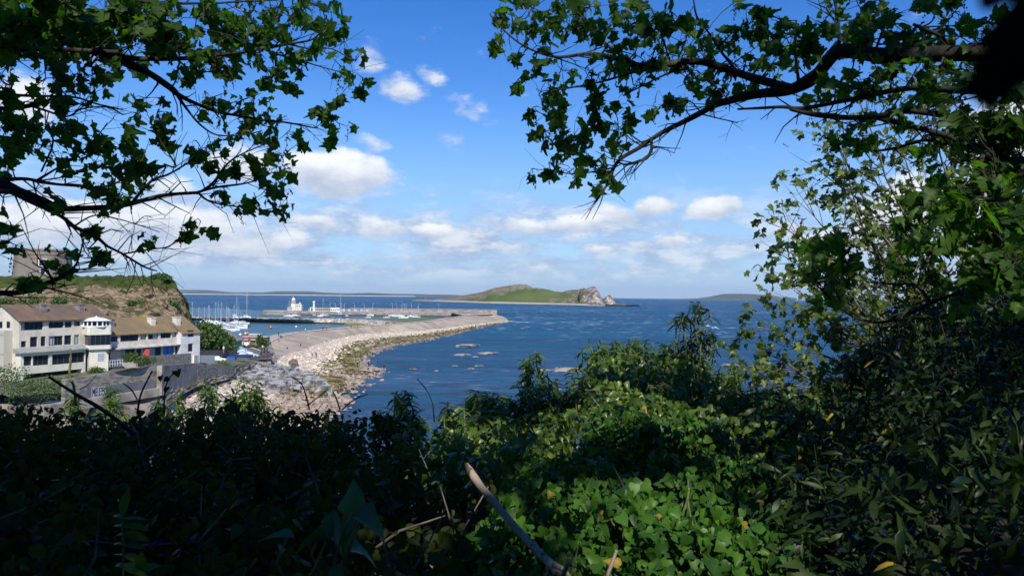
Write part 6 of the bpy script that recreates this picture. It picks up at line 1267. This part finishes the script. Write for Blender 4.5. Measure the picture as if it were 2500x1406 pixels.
# ---- unseen shrubs added to block low sky light on the foreground
def backbush(c, r, n, label):
    e = empty('skylight_block_shrub', Vector(c) - Vector((0, 0, r[2]))); tag(e, label, 'shrub')
    P = norm(rng.normal(size=(n, 3))) * (rng.random((n, 1)) ** .3) * np.array(r) + np.array(c)
    leaves('foliage', T_LOW, P, norm(rng.normal(size=(n, 3))), norm(rng.normal(size=(n, 3)) + np.array([0, .3, .4])), .16 * (.7 + .6 * rng.random(n)), M['canopy'], e)
    mb = MB(); b = Vector(c) - Vector((0, 0, r[2]))
    for q in range(6): mb.tube([b, b.lerp(Vector(c), .6) + rv(.3), Vector(c) + rv(r[0] * .3)], [.07, .05, .02], 5)
    mb.build('stems', M['bark'], e); settle(e)
for x, y, w, lb in ((-9.5, -1.0, 3.0, 'added unseen shrub blocking sky light left of the viewpoint'), (-5.5, -5.5, 3.6, 'added unseen shrub blocking sky light behind the viewpoint, left one of three'), (0, -6.6, 3.8, 'added unseen shrub blocking sky light behind the viewpoint, middle one of three'), (5.5, -5.8, 3.6, 'added unseen shrub blocking sky light behind the viewpoint, right one of three'), (9.5, -1.2, 3.0, 'added unseen shrub blocking sky light right of the viewpoint')):
    backbush((x, y, 22.4), (w, 1.6 if abs(x) < 9 else 3.2, 2.6), 5200, lb)
# ---- blurred leaf hanging right by the lens
nl = empty('hanging_leaf', D(2460, -215, .10)); tag(nl, 'dark blurred leaf hanging right in front of the lens at the top right corner', 'leaf')
c = nl.location; f = [Vector((0, 0, 0))]; lf = leaves('leaf_blade', T_SYC, [(0, 0, 0)], [(.78, .02, -.62)], [(.05, -1, .05)], [.027], mat('near leaf green', (.003, .016, .010), .6, spec=.1), nl)
mb = MB(); mb.tube([(0, 0, 0), (-.002, -.01, .03), (.0, -.04, .07)], .0008, 5); mb.build('stem', M['stalk'], nl)

# ------------------------------------------------------------------ hedge: a surface of vegetation in front of the viewer
SKY = [(-500,930,5.5),(0,950,5.2),(100,985,5.2),(200,985,5.0),(300,990,5.0),(400,992,5.0),(500,968,5.2),(560,956,5.2),(650,984,5.2),(720,992,5.2),(800,980,5.2),(850,985,5.0),(900,1000,5.0),(950,1005,5.4),(1000,1010,5.6),(1060,1045,5.8),(1100,1040,6.0),(1140,1010,6.2),(1200,985,6.3),(1280,975,6.5),(1340,965,6.6),(1400,950,6.8),(1440,880,7.0),(1480,850,7.0),(1540,845,7.0),(1600,845,7.0),(1680,850,7.0),(1730,870,7.0),(1770,920,6.8),(1820,950,6.6),(1900,950,6.4),(1990,955,6.2),(2060,900,6.0),(2130,820,6.0),(2200,760,6.0),(2260,715,6.0),(2350,680,6.0),(2450,665,6.0),(2600,670,6.0),(3100,600,6.0)]
def thin_(b): return [(x, y, d, r * .75) for x, y, d, r in b]
def hedge_z(px, y):
    i = 0
    while i < len(SKY) - 2 and px > SKY[i+1][0]: i += 1
    a, b = SKY[i], SKY[i+1]; t = min(1, max(0, (px - a[0]) / (b[0] - a[0]))); py = a[1] + (b[1]-a[1])*t; d0 = a[2] + (b[2]-a[2])*t
    zt = D(px, py, d0).z; zn = 21.34 if px < 1900 else 21.34 + min(.35, (px-1900)*.0006)
    f = min(1, max(0, (y - 1.7) / (d0 - 1.7)))
    if y > d0: return zt - (y - d0) * 1.1
    g = f ** 1.5 if zt > 21.45 else f
    q = Vector((px * .004, y * 1.3, 0)); bump = (noise.noise(q * 1.1) * .16 + noise.noise(q * 3) * .09) * (1 if px < 1980 else 2.0)
    return zn + (zt - zn) * g + bump * min(1, f * 3 + .3) * (1 - (.75 if px < 1980 else .2) * max(0, f - .8) / .2) - .05
gy0 = []; 
def pxof(x, y): r = x / y; return 1250 + r * F
NX, NY = 90, 60; vs = []
for j in range(NY):
    y = 1.2 + 8.8 * j / (NY - 1)
    for i in range(NX):
        px = -700 + 4000 * i / (NX - 1); x = (px - 1250) / F * max(y, 1.2); vs.append((x, y, hedge_z(px, y) - .62 - .1 * (y > 6)))
mb = MB(); mb.add(vs, [(j*NX+i, j*NX+i+1, (j+1)*NX+i+1, (j+1)*NX+i) for j in range(NY-1) for i in range(NX-1)])
M['soil'] = mat('leaf mould soil', (.020, .016, .010), 1, (.035, .03, .018), 6)
o = mb.build('bank_soil', M['soil'], None, True); o['kind'] = 'structure'
mb = MB(); mb.add([(-40,-40,20.3),(40,-40,20.3),(40,1.25,20.3),(-40,1.25,20.3)], [(0,1,2,3)]); mb.add([(-40,1.25,20.3),(40,1.25,20.3),(40,1.25,20.0),(-40,1.25,20.0)],[(3,2,1,0)])
mb.add([(-40,1.2,20.3),(40,1.2,20.3),(45,12,17),(-45,12,17)],[(0,1,2,3)]); mb.add([(-45,12,17),(45,12,17),(60,70,-1),(-70,60,4)],[(0,1,2,3)]); o = mb.build('hillside', M['soil']); o['kind'] = 'structure'
# dark wood behind the path
mb = MB()
def scatter(pxr, yr, n, thick, fpx=None):
    P = []; N = []
    while len(P) < n:
        k = 1
        y = math.sqrt(random.uniform(yr[0]**2, yr[1]**2)); px = random.uniform(*pxr); 
        if fpx and not fpx(px, y): continue
        x = (px - 1250) / F * y
        if noise.noise(Vector((x, y, 3)) * 4.5) + .5 * noise.noise(Vector((x, y, 9)) * 11) > .22: continue
        z = hedge_z(px, y); e = .05; zx = hedge_z(px + e*F/y, y); zy = hedge_z(px, y + e)
        nv = Vector((-(zx - z)/e, -(zy - z)/e, 1)).normalized(); dp = random.random() ** 1.2 * thick * 1.35 + .05 * noise.noise(Vector((x, y, 0)) * 7)
        P.append((x - nv.x*dp, y - nv.y*dp, z - nv.z*dp)); N.append(tuple(nv))
    return np.array(P), np.array(N)
def patch(name, T, pxr, yr, n, thick, sz, m, label, cat=None, kind='stuff', fpx=None, flop=.6, toward=.35, stems=0, parent=None, pw=None):
    P, N = scatter(pxr, yr, n, thick, fpx); k = len(P)
    A_ = norm(rng.normal(size=(k, 3)) * .8 + np.array([0, -.25, -flop])); NN = norm(N + np.array([0, -toward, .2]) + rng.normal(size=(k, 3)) * .45)
    S = sz[0] + (sz[1] - sz[0]) * rng.random(k)
    o = leaves(name, T, P, A_, NN, S, m, parent)
    if stems:
        mb = MB()
        for i in range(stems):
            p = Vector(P[random.randrange(k)]); d = Vector((random.gauss(0, .5), random.gauss(0, .3), random.uniform(.1, 1))).normalized(); L = random.uniform(.15, .5)
            mb.tube([p - d*L*.6, p + rv(.03), p + d*L*.4], [.005, .004, .002], 4)
        s_ = mb.build('stems', M['bark_lit'] if random.random() < .5 else M['bark'], o)
    if label: tag(o, label, cat, None, kind)
    return o
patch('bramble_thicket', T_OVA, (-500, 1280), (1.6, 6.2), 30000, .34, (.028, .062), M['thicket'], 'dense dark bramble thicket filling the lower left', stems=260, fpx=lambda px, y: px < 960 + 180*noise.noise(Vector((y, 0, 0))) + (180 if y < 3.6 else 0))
patch('ivy_bank', T_IVY, (1150, 1980), (1.6, 4.3), 15000, .28, (.020, .048), M['ivy'], 'glossy ivy covering the bank in dappled sun at the lower middle', stems=25, flop=.9, toward=.8, fpx=lambda px, y: px > 1150 + 70*(y-1.6) and px < 1950 - 60*(y-1.6))
patch('evergreen_undergrowth', T_LAN, (1800, 3100), (1.6, 6.6), 24000, .36, (.032, .078), M['darkleaf'], 'dark narrow leaved evergreen undergrowth filling the lower right', stems=70, flop=.1, fpx=lambda px, y: px > 1900 - 60*(y-1.6))
patch('climber_growth', T_IVY, (960, 2050), (3.8, 6.9), 13500, .34, (.024, .064), M['laurel'], 'leafy climbers in broken sun across the middle of the bank', stems=140, flop=.8, fpx=lambda px, y: px > 1000 - 0*(y-3) and px < 2000)
# shoots with drooping lance leaves: shrubs that stand out above the bank
def shoot(fo, p, h, lean, nl, sz, r0=.007, droop=.5):
    e = p + Vector((lean[0], lean[1], h)); m = p.lerp(e, .5) + rv(.03); P, R = smooth([p, m, e], [r0, r0*.8, r0*.35], 8); fo.tw.tube(P, R, 5)
    for i in range(nl):
        f = (i + 1) / nl; f = .25 + .75 * f ** .7; t = f * 7; k = min(6, int(t)); q = P[k].lerp(P[k+1], t - k); a = i * 2.4 + random.random()
        ax = Vector((math.cos(a), math.sin(a), .25 - droop * random.random() + .55 * (f > .93)))
        fo.leaf(q, ax, Vector((0, 0, 1)) + rv(.25), sz * random.uniform(.65, 1.15) * (1 if f < .9 else .75))
def shrub(label, spots, m, sz, name='shrub', T=T_LAN, nl=16, cat='shrub', base=.9):
    """spots = (px, py, d, number of shoots, spread px, height)"""
    fo = Foliage(); c0 = D(*spots[0][:3]); c0.z -= base; e = empty(name, c0); tag(e, label, cat)
    root = c0
    for (px, py, d, n, sp, h) in spots:
        for k in range(n):
            x = px + random.gauss(0, sp * .5); yy = py + abs(random.gauss(0, sp * .55)); tip = D(x, yy, d + random.uniform(-.35, .35)); p = tip - Vector((random.uniform(-.06, .06), random.uniform(-.05, .05), h))
            shoot(fo, p, h, (tip.x - p.x, tip.y - p.y), nl, sz)
            if k % 3 == 0: fo.tw.tube([root, root.lerp(p, .5) + rv(.05), p], [.016, .011, .007], 5)
    fo.tw.build('stems', M['stalk'], e); leaves('foliage', T, fo.P, fo.A, fo.N, fo.S, m, e); settle(e); return e
shrub('bushy dark leaved shrub with domed top in the middle right of the bank', [(1450,850,7.1,16,50,.3),(1500,828,7.1,26,70,.35),(1570,820,7.2,30,80,.35),(1640,835,7.1,26,70,.35),(1600,900,6.9,40,150,.35),(1480,900,6.8,26,90,.35),(1700,890,6.9,26,80,.35)], M['laurel'], .095)
shrub('tall dark leafy stem with three drooping tufts rising above the domed shrub', [(1706,738,6.6,5,18,.22),(1662,762,6.6,5,24,.2),(1735,805,6.6,4,16,.14),(1680,810,6.6,4,30,.2),(1706,800,6.6,3,10,.3),(1712,850,6.6,4,20,.3),(1720,900,6.6,14,60,.35)], M['darkleaf'], .085, nl=13)
shrub('slim bright sprig of drooping leaves standing alone against the bay', [(1300,858,6.4,5,22,.2),(1285,880,6.4,5,24,.22),(1320,900,6.4,4,26,.2),(1296,930,6.3,8,40,.3)], M['laurel'], .08)
shrub('bright pale green leafy bush at the water edge of the bank centre', [(985,955,5.6,11,36,.22),(960,990,5.5,13,50,.25),(1020,1000,5.5,11,60,.22)], M['laurel'], .085)
shrub('sunlit broad leaved bush right of the gap on the bank', [(1170,955,6.0,18,60,.28),(1230,955,6.1,18,60,.28),(1130,985,5.9,14,60,.28),(1200,1000,5.8,26,110,.28),(1330,945,6.3,14,60,.28),(1390,920,6.5,18,60,.3)], M['laurel'], .095)
shrub('short bushy shrub between the tall stem and the sunlit tree', [(1770,905,6.6,14,36,.25),(1830,950,6.4,16,60,.25),(1900,950,6.2,16,70,.25),(1970,960,6.2,16,60,.25)], M['laurel'], .075)
shrub('dark tall shrub mass against the right edge below the boughs', [(2100,900,5.9,30,90,.35),(2200,830,5.9,40,110,.4),(2300,760,5.9,50,120,.4),(2400,720,5.9,50,120,.4),(2480,700,5.8,50,120,.4),(2150,800,5.7,8,60,.5),(2240,735,5.7,8,60,.5),(2330,690,5.6,10,70,.5),(2430,650,5.6,12,80,.5),(2090,850,5.8,10,50,.4),(2250,900,5.6,50,200,.4),(2420,850,5.5,50,200,.4),(2560,720,5.6,50,140,.4)], M['darkleaf'], .09)
for i, (px, py, hh, n, sz, lb) in enumerate([(512,920,.20,4,.07,'bright leafy sprig left of the taller pair above the bramble'),(598,925,.22,5,.07,'taller bright sprig in front of the rock step'),(640,945,.2,4,.07,'right one of the bright sprigs in front of the shore rocks'),(278,935,.2,5,.07,'bright sprig in front of the graffiti letters'),(395,975,.16,5,.06,'low bright leaf tuft under the concrete wall'),(560,960,.18,4,.065,'short bright tuft between the two taller sprigs'),(180,960,.16,5,.065,'bright sprig in front of the white curved stem'),(440,955,.14,4,.06,'small bright tuft right of the dark round leaves')]):
    shrub(lb, [(px, py, 7.3, n + 1, 20, hh * 1.4), (px + 6, py + 34, 7.2, n + 2, 34, hh * 1.4), (px, py + 62, 7.2, n + 2, 44, hh * 1.4)], M['laurel'], sz * 1.4, 'leafy_sprig', nl=13, cat='sprig', base=1.6)
# bramble stems standing up out of the thicket, and round dark leaves
def bare(name, pts, label, m='bark', leaf=None, cat='stem'):
    fo = Foliage(); fo.lines = []; q = D(*pts[0][0][:3]); e = empty(name, q); tag(e, label, cat)
    for p in pts: branch(fo, p, wob=.004, sides=6)
    fo.tw.build('stalk', M[m], e, True)
    if leaf:
        for (px, py, d, sz) in leaf: fo.leaf(D(px, py, d), Vector((random.gauss(0, .6), random.gauss(0, .3), -.5)), Vector((0, -1, .3)) + rv(.3), sz)
        leaves('leaves', T_OVA if name != 'round_leaved_stem' else T_IVY, fo.P, fo.A, fo.N, fo.S, M['thicket'], e)
    settle(e)
bare('bramble_stem', [[(755,1000,4.9,2),(747,965,4.9,1.8),(735,935,4.9,1.5),(712,920,4.9,1.2)],[(748,990,4.9,1.6),(770,975,4.9,1.2),(800,950,4.9,1)]], 'thin forked bare bramble stem against the near foreshore')
bare('bramble_stem', [[(830,1000,4.9,2),(822,975,4.9,1.8),(812,955,4.9,1.2)],[(835,1000,4.9,2),(865,975,4.9,1.5),(898,962,4.9,1)],[(850,985,4.9,1.2),(880,965,4.9,.8)]], 'bare spreading bramble twigs against the near bay water')
bare('bramble_stem', [[(1060,1030,5.2,1.5),(1056,985,5.2,1.4),(1040,950,5.2,1.2),(1018,924,5.2,1)]], 'single arching bare twig right of the pale green bush')
bare('bramble_stem', [[(335,1010,4.2,3),(345,960,4.2,2.6),(372,905,4.2,2)],[(335,975,4.2,2),(320,950,4.2,1.8),(300,935,4.2,1.4)],[(345,1060,4.2,3),(340,1000,4.2,3)]], 'dark crossing twigs in front of the painted wall')
bare('bramble_stem', [[(120,920,3.6,3),(190,965,3.6,4),(250,1000,3.6,5),(330,1060,3.6,5)]], 'dark diagonal stem crossing below the apartment block')
bare('curved_stem', [[(172,850,6.2,1.6),(173,880,6.2,2.4),(170,905,6.2,3),(172,925,6.2,3),(180,942,6.2,3),(186,990,6.2,3)],[(195,950,6.2,1.2),(215,938,6.2,1),(236,914,6.2,.6)]], 'pale curved stem hanging in front of the apartment block', 'stalk')
bare('round_leaved_stem', [[(400,1010,3.4,2.4),(402,960,3.4,2),(412,925,3.4,1.6),(430,908,3.4,1.2)]], 'dark stem with big round leaves in front of the concrete wall', 'bark', [(392,918,3.4,.036),(412,922,3.4,.036),(432,905,3.4,.038),(408,945,3.4,.03)])
# dead branch lying in the ivy
db = empty('dead_branch', D(1380, 1390, 2.1)); tag(db, 'pale broken dead branch lying diagonally in the ivy', 'branch')
fo = Foliage(); fo.lines = []
branch(fo, thin_([(1140,1130,2.35,6),(1148,1145,2.33,12),(1160,1165,2.32,14),(1180,1195,2.3,13),(1205,1225,2.27,12),(1235,1260,2.23,12),(1275,1303,2.17,12),(1315,1347,2.1,13),(1350,1384,2.04,15),(1375,1420,1.98,16),(1400,1480,1.9,16)]), 60, wob=.012, sides=12)
fo.tw.build('branch_wood', M['dead'], db, True); fo.tw = MB(); fo.tw.tube([D(1350,1375,2.02), D(1378,1390,2.0), D(1400,1420,1.97)], [.008,.006,.005], 7); fo.tw.build('side_twig', M['dead'], db, True); settle(db)
bare('brown_stalk', [[(1372,1410,1.9,6),(1383,1385,1.9,5.5),(1391,1360,1.9,5)]], 'short brown upright stalk right of the dead branch foot', 'dead', cat='stalk')
bare('brown_stalk', [[(1480,1410,1.95,5),(1494,1375,1.95,4.5),(1506,1342,1.95,4)]], 'brown cut stalk leaning right among the ivy leaves', 'dead', cat='stalk')
bare('thin_stem', [[(1725,1410,2.2,2.4),(1700,1310,2.3,2.2),(1682,1240,2.4,2),(1680,1170,2.5,2)]], 'long thin pale stem rising through the ivy patch', 'stalk')
bare('thin_stem', [[(1665,1260,2.4,3),(1678,1220,2.4,3),(1682,1190,2.4,2.6)]], 'short yellow green stem in the ivy patch', 'stalk')
# big ivy leaves close to the lens, bottom centre
iv = empty('ivy_plant', D(800, 1400, .85)); tag(iv, 'large green ivy leaves on pale stalks close by at the bottom centre left', 'plant'); 
M['bigivy'] = leafmat('broad ivy leaf', (0.030, 0.105, 0.035), (0.050, 0.150, 0.045), .25, .45, (.05, .18, .02))
IV = [(787,1265,.85,(.85,-.1,-.35),(-.1,-.35,1),.050),(877,1262,.85,(-.5,-.2,-.35),(.1,-.4,1),.050),(795,1300,.82,(-.8,.1,.15),(.1,-.5,1),.046),(850,1315,.9,(.8,.1,-.1),(0,-.4,1),.050),(880,1240,.8,(.8,-.1,-.35),(.1,-.6,.9),.048),(860,1225,.82,(.1,.2,.7),(.4,-1,.1),.045),(800,1385,.75,(.6,-.3,-.4),(0,-.8,.8),.040),(700,1290,.9,(-.8,0,.1),(0,-.2,1),.045),(735,1400,.8,(-.6,-.2,-.1),(0,-.8,.7),.040)]
for (a, b, c, ax, nr, s) in IV:
    l_ = leaves('leaf', T_BIG, [tuple(D(a, b + 22, c))], [ax], [(nr[0], nr[1]*.45, nr[2])], [s * .76], M['bigivy'], iv); mb = MB(); p = D(a, b + 22, c); mb.tube([p, p + Vector((-.012, .0, -.03)), D(a - 60 if a > 790 else a + 10, 1440, c)], [.0011, .0014, .0018], 6); mb.build('stalk', M['stalk'], l_, True); settle(iv)
hb = empty('hebe_sprig', D(300, 1330, 1.1)); tag(hb, 'narrow leaved green sprig catching light at the lower left', 'sprig'); fo = Foliage()
for i, y in enumerate((1255, 1275, 1295, 1320, 1345, 1375)):
    p = D(300, y + 10, 1.1); fo.leaf(p, Vector((1, -.2, .25 - .05*i)), Vector((0, -.6, 1)), .036); fo.leaf(p, Vector((-.8, .5, .2)), Vector((0, -.3, 1)), .03)
fo.leaf(D(298, 1258, 1.1), Vector((.15, -.1, 1)), Vector((.2, -1, 0)), .036); fo.tw.tube([D(302, 1420, 1.1), D(300, 1340, 1.1), D(299, 1256, 1.1)], [.002, .0016, .001], 5)
fo.tw.build('stem', M['stalk'], hb); leaves('leaves', T_LAN, fo.P, fo.A, fo.N, fo.S, M['ivy'], hb); settle(hb)
for (px, py, d, lb) in ((345,1370,1.0,'pair of pale veined leaves at the bottom left'),(515,1380,1.0,'brownish lobed leaf pair at the bottom left of centre')):
    e = empty('young_bramble', D(px, 1420, d)); tag(e, lb, 'sprig'); fo = Foliage()
    for k in range(3): fo.leaf(D(px, py + 20, d), Vector(((-.7, .0, .8)[k], -.1, (.3, 1, .4)[k])), Vector((0, -.6, .8)), .024)
    leaves('leaves', T_OVA, fo.P, fo.A, fo.N, fo.S, M['ivy'] if px < 400 else M['thicket'], e); settle(e)
# bushes and trees round the end house and on the cliff
def bush(label, c, r, n, size, name='bush', m=None, trunk=True, cat='bush', group=None):
    e = empty(name, Vector(c) - Vector((0, 0, r[2]))); tag(e, label, cat, group); k = n
    P = norm(rng.normal(size=(k, 3))) * (rng.random((k, 1)) ** .35)
    lob = np.array([noise.noise(Vector(p) * 2.2 + Vector(c)) for p in P]); P = P * (1 + .45 * lob[:, None]) * np.array(r) + np.array(c)
    dens = np.array([noise.noise(Vector(p) * (3.2 / max(r))) for p in P]); P = P[dens > -.28]; k = len(P)
    leaves('crown' if trunk else 'foliage', T_CLU, P, norm(rng.normal(size=(k, 3)) + np.array([0, 0, -.2])), norm(P - np.array(c) + rng.normal(size=(k, 3)) * .8 * min(r) + np.array([0, 0, .5])), size * (.6 + .8 * rng.random(k)), m or M['bushleaf'], e)
    if trunk:
        mb = MB(); b = Vector(c) - Vector((0, 0, r[2] * 1.3))
        for q in range(5): mb.tube([b, b.lerp(Vector(c), .5) + rv(.2), Vector(c) + rv(r[0] * .35)], [.16, .1, .05], 6)
        mb.build('trunk', M['bark'], e)
    settle(e); return e
bush('tall green tree immediately right of the white end house', D(508, 822, 186), (3.4, 3.4, 3.6), 5200, .5, 'tree', cat='tree'); bush('rounded lower green tree behind the tall one beside the boat yard', D(535, 832, 200), (3.2, 3.2, 2.6), 3800, .45, 'tree', cat='tree')
bush('dark olive bush against the green shed', D(552, 834, 204), (2.2, 2.2, 1.9), 2600, .35); bush('low hedge bush on the bank under the trees', D(520, 850, 190), (4.0, 2.4, 1.5), 2600, .4)
bush('bright grassy bush at the lower end of the bank by the wall', D(563, 856, 205), (2.4, 1.6, 1.1), 1800, .3); bush('round tree top on the crest of the cliff right end', D(394, 679, 193), (2.6, 2, 1.2), 1500, .35)
bush('dark green hedge right of the brick building', G(641, 839, 6.2), (1.6, 1.6, 1.6), 1500, .3); bush('tall dark shrub at the hedge end beside the pier', G(634, 830, 7.5), (1.0, 1.0, 1.9), 1000, .3)
bush('low hedge in front of the brick building', G(612, 846, 5.8), (4.2, .9, .6), 1500, .25)
for i, (px, py, d, r, lb) in enumerate([(80,737,158,2.2,'dark green scrub bush on the cliff above the roof left chimney'),(145,737,160,1.6,'dark scrub bush above the roof right chimney'),(10,742,157,1.6,'low scrub bush on the cliff at the far left'),(330,745,174,1.8,'olive scrub clump on the cliff face above the wing'),(385,765,180,2.2,'olive scrub patch above the right chimney of the wing'),(420,745,186,2.0,'olive scrub near the right end of the cliff'),(300,720,178,1.3,'small scrub tuft high on the cliff face'),(440,785,192,2.0,'green scrub at the foot of the cliff end')]):
    bush(lb, D(px, py, d), (r*1.2, r, r*.8), 900, .3, 'scrub_bush', trunk=False, group='scrub bushes on the cliff', m=M['bushleaf'])
for i, (px, py, d, r, lb) in enumerate([(322,872,128,1.1,'rounded garden shrub in front of the wing terrace'),(350,880,122,1.2,'pale hanging scrub on top of the rubble wall'),(235,905,124,.9,'flowering strip bush at the foot of the corner tower'),(20,915,108,2.0,'red flowered bush at the left end of the block'),(60,950,98,2.2,'leafy green bush below the block left corner'),(120,945,98,2.0,'green weeds bush below the undercroft'),(180,935,100,1.5,'green bush below the undercroft right end'),(380,935,112,1.2,'yellowish grass tuft hanging on the concrete wall'),(545,893,160,1.3,'green weeds under the cream wall end'),(590,889,178,1.2,'grassy tuft strip under the blue skip')]):
    bush(lb, D(px, py, d), (r*1.5, r, r*.75), 900, .2, 'garden_bush', trunk=False)

# ------------------------------------------------------------------ haze
hz_m = bpy.data.materials.new('sea haze'); hz_m.use_nodes = True; nt = hz_m.node_tree; nt.nodes.clear()
pv = nt.nodes.new('ShaderNodeVolumePrincipled'); pv.inputs['Color'].default_value = (.62, .80, 1.0, 1); pv.inputs['Density'].default_value = 3.2e-5; pv.inputs['Anisotropy'].default_value = 0.2
oo = nt.nodes.new('ShaderNodeOutputMaterial'); nt.links.new(pv.outputs[0], oo.inputs['Volume'])
mb = MB(); mb.box(-20000, 20000, -20000, 20000, -6.0, 260.0); o = mb.build('haze', hz_m); o['kind'] = 'stuff'
